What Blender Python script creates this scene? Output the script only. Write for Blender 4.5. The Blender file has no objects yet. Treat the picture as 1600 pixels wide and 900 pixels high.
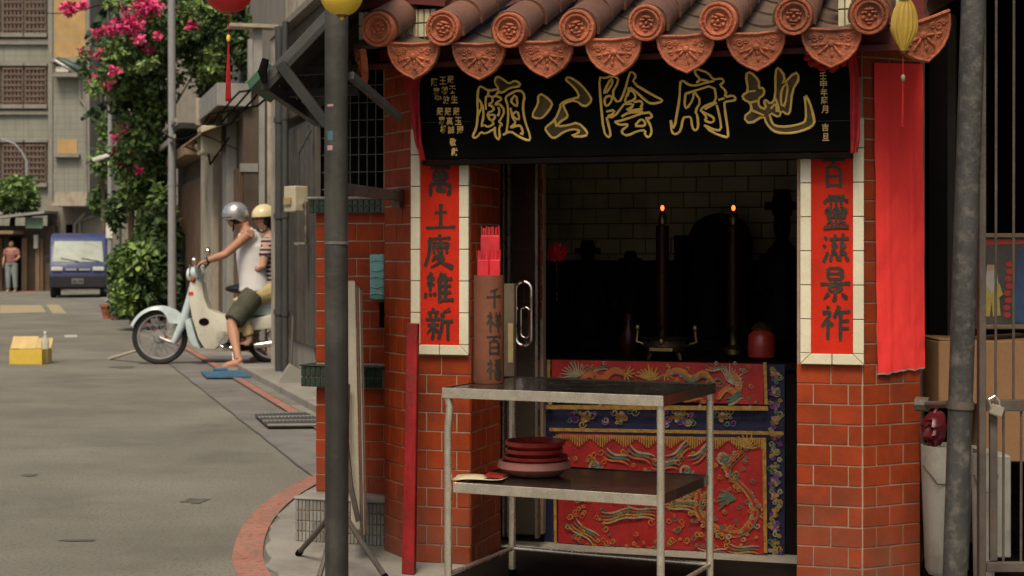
import bpy, bmesh, math, random
from mathutils import Vector, Matrix, noise as mnoise
random.seed(7)
PI = math.pi
R = math.radians
scene = bpy.context.scene
COL = scene.collection

# ------------------------------------------------------------ camera, sky, sun, exposure
EYE = 1.15          # eye height (m)
F = 2500.0          # focal length in photo pixels (1600 wide)
HX, HY = 800.0, 400.0
cam_d = bpy.data.cameras.new('camera')
cam = bpy.data.objects.new('camera', cam_d)
COL.objects.link(cam)
cam.location = (0, 0, EYE)
cam.rotation_euler = (R(90), 0, 0)
cam_d.sensor_width = 36.0
cam_d.lens = 36.0 * F / 1600.0
cam_d.shift_y = -(450 - HY) / 1600.0
cam_d.clip_start = 0.05
cam_d.clip_end = 2000
cam_d.dof.use_dof = True
cam_d.dof.focus_distance = 5.6
cam_d.dof.aperture_fstop = 7.0
scene.camera = cam

SUN_EL, SUN_AZ = 57.0, 192.0       # azimuth measured clockwise from +Y (view direction)
world = bpy.data.worlds.new('World')
scene.world = world
world.use_nodes = True
wn = world.node_tree.nodes; wl = world.node_tree.links
bg = wn['Background']
sky = wn.new('ShaderNodeTexSky')
sky.sky_type = 'NISHITA'
sky.sun_disc = False
sky.sun_elevation = R(SUN_EL)
sky.sun_rotation = R(SUN_AZ)
sky.air_density = 1.0
sky.dust_density = 6.0
sky.ozone_density = 0.6
wl.new(sky.outputs[0], bg.inputs[0])
bg.inputs[1].default_value = 0.066
sun_d = bpy.data.lights.new('sun', 'SUN')
sun_d.energy = 1.5
sun_d.angle = R(20)
sun_d.color = (1.0, 0.87, 0.66)
sun = bpy.data.objects.new('sun', sun_d)
COL.objects.link(sun)
_sd = Vector((math.sin(R(SUN_AZ)) * math.cos(R(SUN_EL)), math.cos(R(SUN_AZ)) * math.cos(R(SUN_EL)), math.sin(R(SUN_EL))))
sun.rotation_euler = (-_sd).to_track_quat('-Z', 'Y').to_euler()
sun.location = _sd * 60
scene.view_settings.view_transform = 'Standard'
scene.view_settings.look = 'None'
scene.view_settings.exposure = 0.84
scene.view_settings.gamma = 1.0
scene.render.engine = 'CYCLES'
scene.cycles.max_bounces = 6
scene.cycles.use_denoising = True

# ------------------------------------------------------------ measuring helpers
def at(px, py, d):
    """world point seen at photo pixel (px, py) at distance d"""
    return Vector(((px - HX) / F * d, d, EYE - (py - HY) / F * d))
def gnd(px, py, z=0.0):
    d = (EYE - z) * F / (py - HY)
    return Vector(((px - HX) / F * d, d, z))
class Frame:
    """a vertical plane frame: origin on the ground, local x along it, local y away from the viewer"""
    def __init__(s, ox, oy, ang):
        s.o = Vector((ox, oy, 0)); s.a = ang
        s.u = Vector((math.cos(ang), math.sin(ang), 0)); s.v = Vector((-math.sin(ang), math.cos(ang), 0))
    def x(s, px, y=0.0):
        k = (px - HX) / F
        return (k * (s.o.y + y * s.v.y) - s.o.x - y * s.v.x) / (s.u.x - k * s.u.y)
    def p(s, px, py, y=0.0):
        x = s.x(px, y)
        d = s.o.y + x * s.u.y + y * s.v.y
        return Vector((x, y, EYE - (py - HY) / F * d))
    def w(s, x, y, z=0.0):
        return s.o + s.u * x + s.v * y + Vector((0, 0, z))

# ------------------------------------------------------------ materials
_M = {}
def lin(c):
    return tuple(((x / 12.92) if x <= 0.04045 else ((x + 0.055) / 1.055) ** 2.4) for x in c)
def mat(name, col, rough=0.7, var=0.2, scale=5.0, bump=0.15, bscale=60.0, metal=0.0, spec=0.4, dirt=None, dscale=2.5,
        damt=0.5, rnd=0.0, coat=0.0, fine=0.12, fscale=120.0, emit=None, estr=0.0, trans=0.0, streak=0.0, sub=0.0, alpha=1.0, grime=None, island=0.0):
    if name in _M: return _M[name]
    m = bpy.data.materials.new(name); m.use_nodes = True
    n = m.node_tree.nodes; l = m.node_tree.links
    b = n['Principled BSDF']
    geo = n.new('ShaderNodeNewGeometry')
    def noise(sc, det=4, ro=0.6, src=None):
        t = n.new('ShaderNodeTexNoise'); t.inputs['Scale'].default_value = sc
        t.inputs['Detail'].default_value = det; t.inputs['Roughness'].default_value = ro
        l.new(src or geo.outputs['Position'], t.inputs['Vector']); return t.outputs['Fac']
    def mix(a, bb, fac, mode='MIX'):
        x = n.new('ShaderNodeMix'); x.data_type = 'RGBA'; x.blend_type = mode
        for s, vv in ((x.inputs[0], fac), (x.inputs[6], a), (x.inputs[7], bb)):
            if isinstance(vv, bpy.types.NodeSocket): l.new(vv, s)
            elif isinstance(vv, (int, float)): s.default_value = vv
            else: s.default_value = (*vv[:3], 1)
        return x.outputs[2]
    def mapr(src, a, bb, c=0.0, d=1.0):
        x = n.new('ShaderNodeMapRange'); x.inputs[1].default_value = a; x.inputs[2].default_value = bb
        x.inputs[3].default_value = c; x.inputs[4].default_value = d; l.new(src, x.inputs[0]); return x.outputs[0]
    lo = tuple(c * (1 - var) for c in col); hi = tuple(min(1, c * (1 + var)) for c in col)
    c = mix(lo, hi, mapr(noise(scale), 0.3, 0.7))
    if fine:
        c = mix(c, tuple(x * 0.45 for x in col), mapr(noise(fscale, 3), 0.5, 0.8, 0, fine * 2))
    if rnd:
        oi = n.new('ShaderNodeObjectInfo')
        hsv = n.new('ShaderNodeHueSaturation')
        l.new(mapr(oi.outputs['Random'], 0, 1, 1 - rnd, 1 + rnd), hsv.inputs['Value'])
        l.new(c, hsv.inputs['Color']); c = hsv.outputs[0]
    if island:
        hs = n.new('ShaderNodeHueSaturation')
        l.new(mapr(geo.outputs['Random Per Island'], 0, 1, 1 - island, 1 + island), hs.inputs['Value'])
        l.new(mapr(geo.outputs['Random Per Island'], 0, 1, 0.52, 0.485), hs.inputs['Hue'])
        l.new(c, hs.inputs['Color']); c = hs.outputs[0]
    if dirt:
        c = mix(c, dirt, mapr(noise(dscale, 6, 0.65), 0.5, 0.72, 0, damt))
    if streak:
        mp = n.new('ShaderNodeMapping'); mp.inputs['Scale'].default_value = (9, 9, 0.5)
        l.new(geo.outputs['Position'], mp.inputs[0])
        c = mix(c, tuple(x * 0.3 for x in col), mapr(noise(1.5, 5, 0.6, mp.outputs[0]), 0.5, 0.75, 0, streak))
    if grime:
        # splash dirt on the lowest part of a wall (z in metres, colour, amount)
        sp = n.new('ShaderNodeSeparateXYZ'); l.new(geo.outputs['Position'], sp.inputs[0])
        g = mapr(sp.outputs[2], grime[0], 0.0, 0, 1)
        mm = n.new('ShaderNodeMath'); mm.operation = 'MULTIPLY'
        l.new(g, mm.inputs[0]); l.new(mapr(noise(7, 5), 0.25, 0.65, 0, grime[2]), mm.inputs[1])
        c = mix(c, grime[1], mm.outputs[0])
    l.new(c, b.inputs['Base Color'])
    b.inputs['Roughness'].default_value = rough
    rr = mapr(noise(scale * 2.3), 0.3, 0.7, max(0.02, rough - 0.12), min(1, rough + 0.12))
    l.new(rr, b.inputs['Roughness'])
    b.inputs['Metallic'].default_value = metal
    b.inputs['Specular IOR Level'].default_value = spec
    if coat: b.inputs['Coat Weight'].default_value = coat; b.inputs['Coat Roughness'].default_value = 0.15
    if trans: b.inputs['Transmission Weight'].default_value = trans
    if sub: b.inputs['Subsurface Weight'].default_value = sub; b.inputs['Subsurface Radius'].default_value = (0.02, 0.01, 0.005)
    if alpha < 1: b.inputs['Alpha'].default_value = alpha
    if emit: b.inputs['Emission Color'].default_value = (*emit, 1); b.inputs['Emission Strength'].default_value = estr
    if bump:
        bp = n.new('ShaderNodeBump'); bp.inputs['Strength'].default_value = bump; bp.inputs['Distance'].default_value = 0.01
        l.new(noise(bscale, 5), bp.inputs['Height']); l.new(bp.outputs[0], b.inputs['Normal'])
    m.diffuse_color = (*col, 1)
    _M[name] = m
    return m
# (palette; linear albedo)
mat('asphalt', (0.186, 0.176, 0.142), 0.92, 0.22, 0.7, 0.7, 110, dirt=(0.090, 0.083, 0.068), dscale=0.9, damt=0.65, fine=0.55, fscale=60, spec=0.2)
mat('concrete', (0.25, 0.235, 0.20), 0.9, 0.25, 1.6, 0.4, 120, dirt=(0.11, 0.10, 0.085), dscale=2.2, damt=0.7, fine=0.2)
mat('gutter', (0.16, 0.15, 0.132), 0.9, 0.25, 1.3, 0.4, 150, dirt=(0.08, 0.075, 0.065), dscale=3, damt=0.7, fine=0.2)
mat('slab', (0.19, 0.18, 0.15), 0.9, 0.2, 2.0, 0.3, 120, dirt=(0.09, 0.085, 0.07), dscale=3, damt=0.6, rnd=0.12)
mat('red_line', (0.34, 0.160, 0.118), 0.92, 0.18, 3.0, 0.5, 100, dirt=(0.19, 0.165, 0.13), dscale=9, damt=1.0, fine=0.6, fscale=45, spec=0.15)
mat('yellow_line', (0.34, 0.28, 0.15), 0.85, 0.2, 3.0, 0.3, 200, dirt=(0.2, 0.18, 0.14), dscale=3, damt=0.7)
mat('white_line', (0.45, 0.43, 0.38), 0.85, 0.2, 3.0, 0.3, 200, dirt=(0.2, 0.18, 0.14), dscale=3, damt=0.7)
mat('patch', (0.095, 0.088, 0.072), 0.95, 0.3, 8, 0.5, 200)
mat('mortar', (0.34, 0.235, 0.16), 0.9, 0.2, 8, 0.3, 200, grime=(0.35, (0.10, 0.085, 0.07), 0.8))
mat('brick', (0.280, 0.041, 0.010), 0.68, 0.2, 9, 0.12, 90, rnd=0.08, dirt=(0.12, 0.032, 0.015), dscale=5, damt=0.75, fine=0.08, spec=0.15, grime=(0.4, (0.13, 0.085, 0.06), 0.75))
mat('white_tile', (0.66, 0.61, 0.44), 0.3, 0.06, 8, 0.05, 40, rnd=0.05, dirt=(0.4, 0.34, 0.22), dscale=9, damt=0.35, fine=0.03, spec=0.5)
mat('tile_joint', (0.12, 0.11, 0.09), 0.9)
mat('couplet_red', (0.52, 0.024, 0.009), 0.75, 0.14, 6, 0.12, 90, dirt=(0.36, 0.022, 0.012), dscale=9, damt=0.7, fine=0.1, fscale=60, spec=0.12, streak=0.12)
mat('ink', (0.028, 0.022, 0.014), 0.55, 0.25, 40, 0.1, 90, dirt=(0.07, 0.05, 0.02), dscale=40, damt=0.5)
mat('board_black', (0.0016, 0.0018, 0.0018), 0.6, 0.25, 4, 0.06, 50, dirt=(0.004, 0.004, 0.0035), dscale=5, damt=0.6, fine=0.05, spec=0.05)
mat('gold', (0.95, 0.60, 0.14), 0.45, 0.2, 30, 0.1, 120, metal=0.0, dirt=(0.35, 0.18, 0.05), dscale=30, damt=0.5)
mat('gold_dull', (0.085, 0.055, 0.015), 0.5, 0.5, 22, 0.15, 120, metal=0.2)
mat('gold_small', (0.62, 0.42, 0.14), 0.5, 0.2, 40, 0.0, metal=0.2)
mat('terracotta', (0.38, 0.120, 0.062), 0.78, 0.3, 14, 0.7, 75, rnd=0.28, dirt=(0.07, 0.042, 0.033), dscale=6, damt=0.95, spec=0.15, streak=0.25, fine=0.25, fscale=90)
mat('tube_tile', (0.150, 0.068, 0.040), 0.85, 0.3, 6, 0.35, 60, rnd=0.2, dirt=(0.060, 0.045, 0.034), dscale=6, damt=0.8)
mat('pan_tile', (0.095, 0.062, 0.042), 0.9, 0.3, 7, 0.3, 60, rnd=0.2, dirt=(0.05, 0.048, 0.035), dscale=6, damt=0.8)
mat('cream_tile', (0.55, 0.50, 0.32), 0.45, 0.1, 9, 0.1, 60, rnd=0.08, dirt=(0.25, 0.2, 0.11), dscale=8, damt=0.6)
mat('back_tile', (0.36, 0.32, 0.20), 0.4, 0.1, 5, 0.1, 60, rnd=0.08, dirt=(0.12, 0.09, 0.055), dscale=3, damt=0.8, spec=0.3)
mat('soot_shade', (0.010, 0.008, 0.007), 0.9, 0.3, 4, spec=0.05)  # near-black soot tone, also deepens the shade inside the doorway
mat('dark_red', (0.09, 0.014, 0.010), 0.6, 0.3, 6)
mat('green_glaze', (0.022, 0.042, 0.024), 0.3, 0.3, 14, 0.15, 70, rnd=0.2, spec=0.5)
mat('grey_mosaic', (0.20, 0.20, 0.18), 0.7, 0.3, 14, 0.2, 120, rnd=0.25, dirt=(0.09, 0.085, 0.075), dscale=7, damt=0.6)
mat('granite_cap', (0.27, 0.26, 0.23), 0.85, 0.2, 10, 0.25, 160)
mat('steel', (0.66, 0.60, 0.49), 0.28, 0.12, 14, 0.05, 90, metal=0.8, dirt=(0.45, 0.40, 0.32), dscale=5, damt=0.4, fine=0.04)
mat('steel_top', (0.08, 0.072, 0.06), 0.17, 0.25, 5, 0.05, 60, metal=0.75, dirt=(0.05, 0.04, 0.03), dscale=5, damt=0.7)
mat('pole_paint', (0.040, 0.038, 0.031), 0.5, 0.3, 5, 0.2, 60, dirt=(0.09, 0.083, 0.068), dscale=5, damt=0.6, streak=0.6, spec=0.4)
mat('grey_pole', (0.046, 0.045, 0.040), 0.6, 0.35, 5, 0.3, 60, dirt=(0.17, 0.15, 0.12), dscale=26, damt=0.7, fine=0.2, streak=0.5)
mat('red_paint', (0.29, 0.016, 0.016), 0.6, 0.25, 6, 0.25, 60, dirt=(0.10, 0.028, 0.022), dscale=8, damt=0.85, fine=0.3, fscale=60, spec=0.2, streak=0.5)
mat('red_paper', (0.92, 0.058, 0.052), 0.85, 0.07, 4, 0.15, 45, fine=0.05, spec=0.1)
mat('red_cloth', (0.33, 0.012, 0.016), 0.8, 0.3, 20, 0.3, 200)
mat('altar_red', (0.25, 0.008, 0.007), 0.55, 0.25, 12, 0.2, 150)
mat('altar_blue', (0.006, 0.007, 0.034), 0.6, 0.3, 14, 0.2, 150)
mat('fringe_gold', (0.26, 0.14, 0.024), 0.55, 0.3, 60, 0.3, 200)
mat('thread_green', (0.05, 0.10, 0.065), 0.6, 0.3, 40)
mat('thread_white', (0.22, 0.18, 0.11), 0.6, 0.3, 40)
mat('thread_orange', (0.30, 0.075, 0.02), 0.6, 0.3, 40)
mat('thread_purple', (0.12, 0.03, 0.16), 0.6, 0.3, 40)
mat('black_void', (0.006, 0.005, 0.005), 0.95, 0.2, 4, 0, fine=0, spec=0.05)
mat('dark_wood', (0.006, 0.004, 0.0035), 0.7, 0.3, 6, 0.1, 60, spec=0.08)
mat('glass_dark', (0.02, 0.018, 0.015), 0.08, 0.1, 3, 0.0, fine=0, spec=0.5, alpha=0.55)
mat('bamboo', (0.17, 0.058, 0.028), 0.6, 0.18, 8, 0.15, 60, dirt=(0.10, 0.04, 0.022), dscale=7, damt=0.6)
mat('incense_pack', (0.52, 0.016, 0.026), 0.35, 0.2, 14, 0.1, 80, spec=0.6)
mat('bowl_red', (0.33, 0.030, 0.020), 0.3, 0.15, 8, 0.05, 50, spec=0.5)
mat('bowl_pink', (0.43, 0.17, 0.13), 0.35, 0.15, 8, 0.05, 50, spec=0.5)
mat('paper', (0.68, 0.60, 0.38), 0.7, 0.1, 20)
mat('cardboard', (0.30, 0.165, 0.075), 0.85, 0.12, 5, 0.2, 60, dirt=(0.2, 0.11, 0.05), dscale=5, damt=0.5)
mat('box_yellow', (0.62, 0.43, 0.06), 0.75, 0.12, 5, 0.2, 60)
mat('white_plastic', (0.33, 0.315, 0.27), 0.6, 0.15, 5, dirt=(0.16, 0.145, 0.115), dscale=6, damt=0.8, streak=0.3)
mat('aqua', (0.20, 0.42, 0.37), 0.6, 0.15, 18, 0.3, 60)
mat('rust_steel', (0.085, 0.07, 0.055), 0.6, 0.3, 10, 0.25, 70, dirt=(0.10, 0.05, 0.028), dscale=9, damt=0.7)
mat('lantern_red', (0.55, 0.02, 0.02), 0.5, 0.12, 8, 0.1, 60, sub=0.2)
mat('lantern_yellow', (0.78, 0.55, 0.05), 0.45, 0.1, 8, 0.1, 60, sub=0.2)
mat('lantern_ochre', (0.34, 0.22, 0.03), 0.55, 0.2, 8, 0.2, 40, sub=0.2)
mat('tassel_red', (0.40, 0.012, 0.014), 0.8, 0.3, 90, 0.4, 200)

# ------------------------------------------------------------ mesh helpers
class MB:
    def __init__(s): s.v = []; s.f = []
    def add(s, vs, fs, M=None):
        o = len(s.v)
        if M is not None: vs = [M @ Vector(p) for p in vs]
        s.v += [tuple(p) for p in vs]; s.f += [tuple(i + o for i in f) for f in fs]
        return s
    def box(s, c, size, M=None, rz=0.0, rot=None):
        x, y, z = (q / 2 for q in size)
        vs = [(-x, -y, -z), (x, -y, -z), (x, y, -z), (-x, y, -z), (-x, -y, z), (x, -y, z), (x, y, z), (-x, y, z)]
        T = Matrix.Translation(c) @ (rot.to_4x4() if rot is not None else Matrix.Rotation(rz, 4, 'Z'))
        if M is not None: T = M @ T
        return s.add(vs, [(0, 3, 2, 1), (4, 5, 6, 7), (0, 1, 5, 4), (1, 2, 6, 5), (2, 3, 7, 6), (3, 0, 4, 7)], T)
    def bb(s, x0, x1, y0, y1, z0, z1, M=None):
        return s.box(((x0 + x1) / 2, (y0 + y1) / 2, (z0 + z1) / 2), (abs(x1 - x0), abs(y1 - y0), abs(z1 - z0)), M)
    def tube(s, pts, r, n=8, M=None, caps=True, flat=1.0):
        pts = [Vector(p) for p in pts]
        rs = r if isinstance(r, (list, tuple)) else [r] * len(pts)
        vs = []; fs = []
        nrm = None
        for i, p in enumerate(pts):
            a = pts[max(0, i - 1)]; b = pts[min(len(pts) - 1, i + 1)]
            t = (b - a).normalized() if (b - a).length > 1e-9 else Vector((0, 0, 1))
            if nrm is None:
                h = Vector((0, 0, 1)) if abs(t.z) < 0.9 else Vector((1, 0, 0))
                nrm = t.cross(h).normalized()
            else:
                nrm = (nrm - t * nrm.dot(t))
                nrm = nrm.normalized() if nrm.length > 1e-6 else t.orthogonal().normalized()
            bi = t.cross(nrm)
            for k in range(n):
                a_ = 2 * PI * k / n
                vs.append(p + nrm * math.cos(a_) * rs[i] + bi * math.sin(a_) * rs[i] * flat)
        for i in range(len(pts) - 1):
            for k in range(n):
                fs.append((i * n + k, i * n + (k + 1) % n, (i + 1) * n + (k + 1) % n, (i + 1) * n + k))
        if caps:
            fs.append(tuple(range(n))[::-1]); fs.append(tuple((len(pts) - 1) * n + k for k in range(n)))
        return s.add(vs, fs, M)
    def lathe(s, prof, n=16, c=(0, 0, 0), M=None, closed=False):
        vs = []; fs = []
        for (r, z) in prof:
            for k in range(n):
                a = 2 * PI * k / n
                vs.append((r * math.cos(a), r * math.sin(a), z))
        m = len(prof)
        for i in range(m - 1 if not closed else m):
            j = (i + 1) % m
            for k in range(n):
                fs.append((i * n + k, i * n + (k + 1) % n, j * n + (k + 1) % n, j * n + k))
        if not closed:
            if prof[0][0] > 1e-5: fs.append(tuple(range(n))[::-1])
            if prof[-1][0] > 1e-5: fs.append(tuple((m - 1) * n + k for k in range(n)))
        T = Matrix.Translation(c)
        if M is not None: T = T @ M
        return s.add(vs, fs, T)
    def ell(s, c, size, n=12, m=8, M=None):
        prof = [(math.sin(PI * i / m), -math.cos(PI * i / m)) for i in range(m + 1)]
        T = Matrix.Translation(c) @ (M if M is not None else Matrix.Identity(4)) @ Matrix.Diagonal((size[0], size[1], size[2], 1))
        vs = []; fs = []
        prof = prof[1:-1]
        for r, z in prof:
            for k in range(n): vs.append((r * math.cos(2 * PI * k / n), r * math.sin(2 * PI * k / n), z))
        q = len(prof)
        for i in range(q - 1):
            for k in range(n): fs.append((i * n + k, i * n + (k + 1) % n, (i + 1) * n + (k + 1) % n, (i + 1) * n + k))
        vs += [(0, 0, -1), (0, 0, 1)]; b = q * n
        for k in range(n):
            fs.append((b, (k + 1) % n, k)); fs.append((b + 1, (q - 1) * n + k, (q - 1) * n + (k + 1) % n))
        return s.add(vs, fs, T)
    def prism(s, poly, d0, d1, M=None, plane='xz'):
        """closed polygon extruded; plane xz: extruded along y; xy: along z; yz: along x"""
        k = len(poly)
        f = {'xz': lambda a, b, d: (a, d, b), 'xy': lambda a, b, d: (a, b, d), 'yz': lambda a, b, d: (d, a, b)}[plane]
        vs = [f(a, b, d0) for a, b in poly] + [f(a, b, d1) for a, b in poly]
        fs = [tuple(range(k)), tuple(range(2 * k - 1, k - 1, -1))]
        fs += [(i, k + i, k + (i + 1) % k, (i + 1) % k) for i in range(k)]
        return s.add(vs, fs, M)
    def grid(s, fn, nu, nv, M=None, thick=None):
        vs = [fn(i / nu, j / nv) for j in range(nv + 1) for i in range(nu + 1)]
        fs = [(j * (nu + 1) + i, j * (nu + 1) + i + 1, (j + 1) * (nu + 1) + i + 1, (j + 1) * (nu + 1) + i) for j in range(nv) for i in range(nu)]
        return s.add(vs, fs, M)
    def mesh(s, name, m, smooth=False, bevel=0.0, solid=0.0):
        me = bpy.data.meshes.new(name)
        me.from_pydata(s.v, [], s.f); me.validate()
        bm = bmesh.new(); bm.from_mesh(me)
        if solid:
            bmesh.ops.solidify(bm, geom=bm.faces[:], thickness=solid)
        bmesh.ops.recalc_face_normals(bm, faces=bm.faces[:])
        if bevel:
            es = [e for e in bm.edges if len(e.link_faces) == 2 and e.calc_face_angle(0) > R(35)]
            bmesh.ops.bevel(bm, geom=es, offset=bevel, segments=2 if bevel > 0.004 else 1, profile=0.6, affect='EDGES', clamp_overlap=True)
        if smooth:
            for f in bm.faces: f.smooth = True
            ang = R(38) if smooth is True else R(smooth)
            for e in bm.edges:
                if len(e.link_faces) == 2 and e.calc_face_angle(0) > ang: e.smooth = False
        bm.to_mesh(me); bm.free()
        if m is not None: me.materials.append(_M[m] if isinstance(m, str) else m)
        return me
    def build(s, name, m, parent=None, smooth=False, bevel=0.0, loc=None, rz=0.0, solid=0.0, rot=None):
        return link(name, s.mesh(name, m, smooth, bevel, solid), parent, loc, rz, rot)
def link(name, me, parent=None, loc=None, rz=0.0, rot=None):
    o = bpy.data.objects.new(name, me); COL.objects.link(o)
    if parent is not None: o.parent = parent
    if loc is not None: o.location = loc
    if rot is not None: o.rotation_euler = rot
    elif rz: o.rotation_euler = (0, 0, rz)
    return o
def tag(o, label=None, cat=None, group=None, kind=None):
    if label: o['label'] = label
    if cat: o['category'] = cat
    if group: o['group'] = group
    if kind: o['kind'] = kind
    return o
def thing(name, label, cat, loc=(0, 0, 0), rz=0.0, group=None):
    o = link(name, None, None, loc, rz)
    o.empty_display_size = 0.1
    return tag(o, label, cat, group)
def struct(o): return tag(o, kind='structure')
def sheet(poly, z, name, m, parent=None, thick=0.0):
    b = MB()
    if thick: b.prism(poly, z - thick, z, plane='xy')
    else: b.add([(x, y, z) for x, y in poly], [tuple(range(len(poly)))])
    return b.build(name, m, parent)
def rmesh(mb, name, m, voxel=0.012, smooth_it=6):
    """one continuous skin out of overlapping closed shapes"""
    me = mb.mesh(name, m)
    o = bpy.data.objects.new(name, me); COL.objects.link(o)
    md = o.modifiers.new('r', 'REMESH'); md.mode = 'VOXEL'; md.voxel_size = voxel; md.use_smooth_shade = True
    if smooth_it:
        sm = o.modifiers.new('s', 'SMOOTH'); sm.iterations = smooth_it; sm.factor = 0.5
    dg = bpy.context.evaluated_depsgraph_get(); dg.update()
    me2 = bpy.data.meshes.new_from_object(o.evaluated_get(dg))
    me2.name = name
    bpy.data.objects.remove(o); bpy.data.meshes.remove(me)
    if not me2.materials: me2.materials.append(_M[m] if isinstance(m, str) else m)
    return me2
def ribbon(pts, w, close=False):
    """flat stroke outline polygon strip: list of (x,z) points -> quads in xz plane, widths per point"""
    vs = []; fs = []
    n = len(pts); ws = w if isinstance(w, (list, tuple)) else [w] * n
    for i in range(n):
        if close: a = Vector(pts[(i - 1) % n]); b = Vector(pts[(i + 1) % n])
        else: a = Vector(pts[max(0, i - 1)]); b = Vector(pts[min(n - 1, i + 1)])
        t = b - a
        t = t.normalized() if t.length > 1e-9 else Vector((1, 0))
        nn = Vector((-t.y, t.x)); p = Vector(pts[i])
        vs += [p + nn * ws[i] / 2, p - nn * ws[i] / 2]
    m = n if close else n - 1
    for i in range(m):
        j = (i + 1) % n
        fs.append((2 * i, 2 * i + 1, 2 * j + 1, 2 * j))
    return vs, fs
def resample(pts, step, close=False):
    pts = [Vector(p) for p in pts]
    if close: pts = pts + [pts[0]]
    out = []
    for a, b in zip(pts, pts[1:]):
        k = max(1, int((b - a).length / step + 0.5))
        for i in range(k): out.append(a.lerp(b, i / k))
    if not close: out.append(pts[-1])
    return out
def chaikin(pts, it=1, close=False):
    pts = [Vector(p) for p in pts]
    for _ in range(it):
        out = [] if close else [pts[0]]
        n = len(pts)
        for i in range(n if close else n - 1):
            a, b = pts[i], pts[(i + 1) % n]
            out += [a.lerp(b, 0.25), a.lerp(b, 0.75)]
        if not close: out.append(pts[-1])
        pts = out
    return pts

# ------------------------------------------------------------ ground
G = lambda px, py: tuple(gnd(px, py)[:2])
LD = Vector((-0.2873, 0.9578))            # direction of the lane, away from the camera
def lane(d, off=0.0):
    """point on the red kerb line at distance d, off metres to the right of it"""
    return (-1.53 - 0.3 * (d - 11.3) + off, d)
o = sheet([(-120, -30), (60, -30), (60, 160), (-120, 160)], 0.0, 'road', 'asphalt'); struct(o)
def strip(dl, o0, o1): return [lane(d, o0) for d in dl] + [lane(d, o1) for d in reversed(dl)]
ds = [7.6, 10, 13, 17, 22, 28, 34, 42]
struct(sheet(strip(ds, -0.40, 0.0), 0.004, 'gutter', 'gutter'))
# pavement slabs beside the buildings
pav = struct(sheet(strip([8.0, 13, 18, 24, 30, 38, 46], 0.0, 3.2), 0.006, 'pavement', 'slab'))
dd = 8.3
while dd < 26:
    L = 0.98
    poly = strip([dd + 0.012, dd + L], 0.10, 0.70)
    b = MB(); b.prism(poly, 0.004, 0.016, plane='xy')
    b.build('paving_slab', 'slab', pav)
    dd += L + 0.012
rl = struct(sheet(strip([10.2, 14, 20, 27, 36], 0.0, 0.085), 0.020, 'kerb_line', 'red_line'))
# shrine apron: a raised concrete pad with a rounded corner and the red no-parking line around it
edge_px = [(492, 741), (470, 752), (440, 768), (412, 787), (388, 810), (372, 835), (364, 860), (362, 880), (372, 905), (400, 935)]
edge = [gnd(*p) for p in edge_px]
e2 = [Vector(p[:2]) for p in edge]
e2 = chaikin(e2, 2)
inner = []
for i, p in enumerate(e2):
    t = (e2[min(i + 1, len(e2) - 1)] - e2[max(i - 1, 0)]).normalized()
    inner.append(p + Vector((-t.y, t.x)) * 0.115)
b = MB(); vs = [(p.x, p.y, 0.005) for p in e2] + [(p.x, p.y, 0.008) for p in inner]
k = len(e2); b.add(vs, [(i, i + 1, k + i + 1, k + i) for i in range(k - 1)])
struct(b.build('apron_line', 'red_line'))
pad = [Vector((p.x, p.y)) + Vector((0.015, 0.0)) for p in inner]
poly = [(p.x, p.y) for p in pad] + [(-0.2, 4.2), (2.6, 3.6), (3.2, 9.0), (0.6, 9.2), (-0.55, 8.8)]
jit = []
for i, (x, y) in enumerate(poly):
    q = mnoise.noise(Vector((x * 6, y * 6, 0))) * 0.03 if i < len(pad) else 0
    jit.append((x + q, y + q))
b = MB(); b.prism(jit, -0.1, 0.012, plane='xy')
struct(b.build('apron', 'concrete', bevel=0.006))
# road markings and patches far off
def quadpx(pts, z, name, m): return struct(sheet([tuple(gnd(*p)[:2]) for p in pts], z, name, m))
quadpx([(72, 476), (92, 476), (104, 490), (82, 490)], 0.004, 'road_marking', 'yellow_line')
quadpx([(0, 477), (64, 477), (72, 488), (0, 490)], 0.004, 'road_marking', 'yellow_line')
quadpx([(30, 455), (55, 455), (60, 457), (32, 457.5)], 0.004, 'road_marking', 'red_line')
quadpx([(100, 524), (120, 523.5), (121, 527), (102, 527.5)], 0.004, 'road_marking', 'white_line')
def blot(px, py, rx, ry, z=0.003):
    c = gnd(px, py); pts = []
    for i in range(26):
        a = 2 * PI * i / 26
        q = 0.75 + 0.5 * mnoise.noise(Vector((math.cos(a) * 1.7 + px, math.sin(a) * 1.7, py)))
        pts.append((c.x + math.cos(a) * rx * q, c.y + math.sin(a) * ry * q))
    return struct(sheet(pts, z, 'road_patch_or_shadow', 'patch'))
blot(305, 783, 0.075, 0.09); blot(46, 743, 0.06, 0.06); blot(193, 574, 0.17, 0.22); blot(120, 845, 0.10, 0.03)  # the blot beside the wooden slat is its shadow, painted on the asphalt
# worn dark seam where the asphalt meets the gutter
pts = []
for i in range(90):
    d_ = 8.3 + i * 0.12; pts.append((d_, -0.40 + 0.010 * mnoise.noise(Vector((d_ * 2.1, 0, 0)))))
b = MB(); vs = []
for d_, o_ in pts:
    w_ = 0.004 + 0.014 * max(0, mnoise.noise(Vector((d_ * 1.3, 4, 0))) + 0.25)
    vs += [(*lane(d_, o_ - w_), 0.007), (*lane(d_, o_ + w_ * 0.4), 0.007)]
b.add(vs, [(2 * i, 2 * i + 1, 2 * i + 3, 2 * i + 2) for i in range(len(pts) - 1)]); struct(b.build('road_seam', 'patch'))
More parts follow.
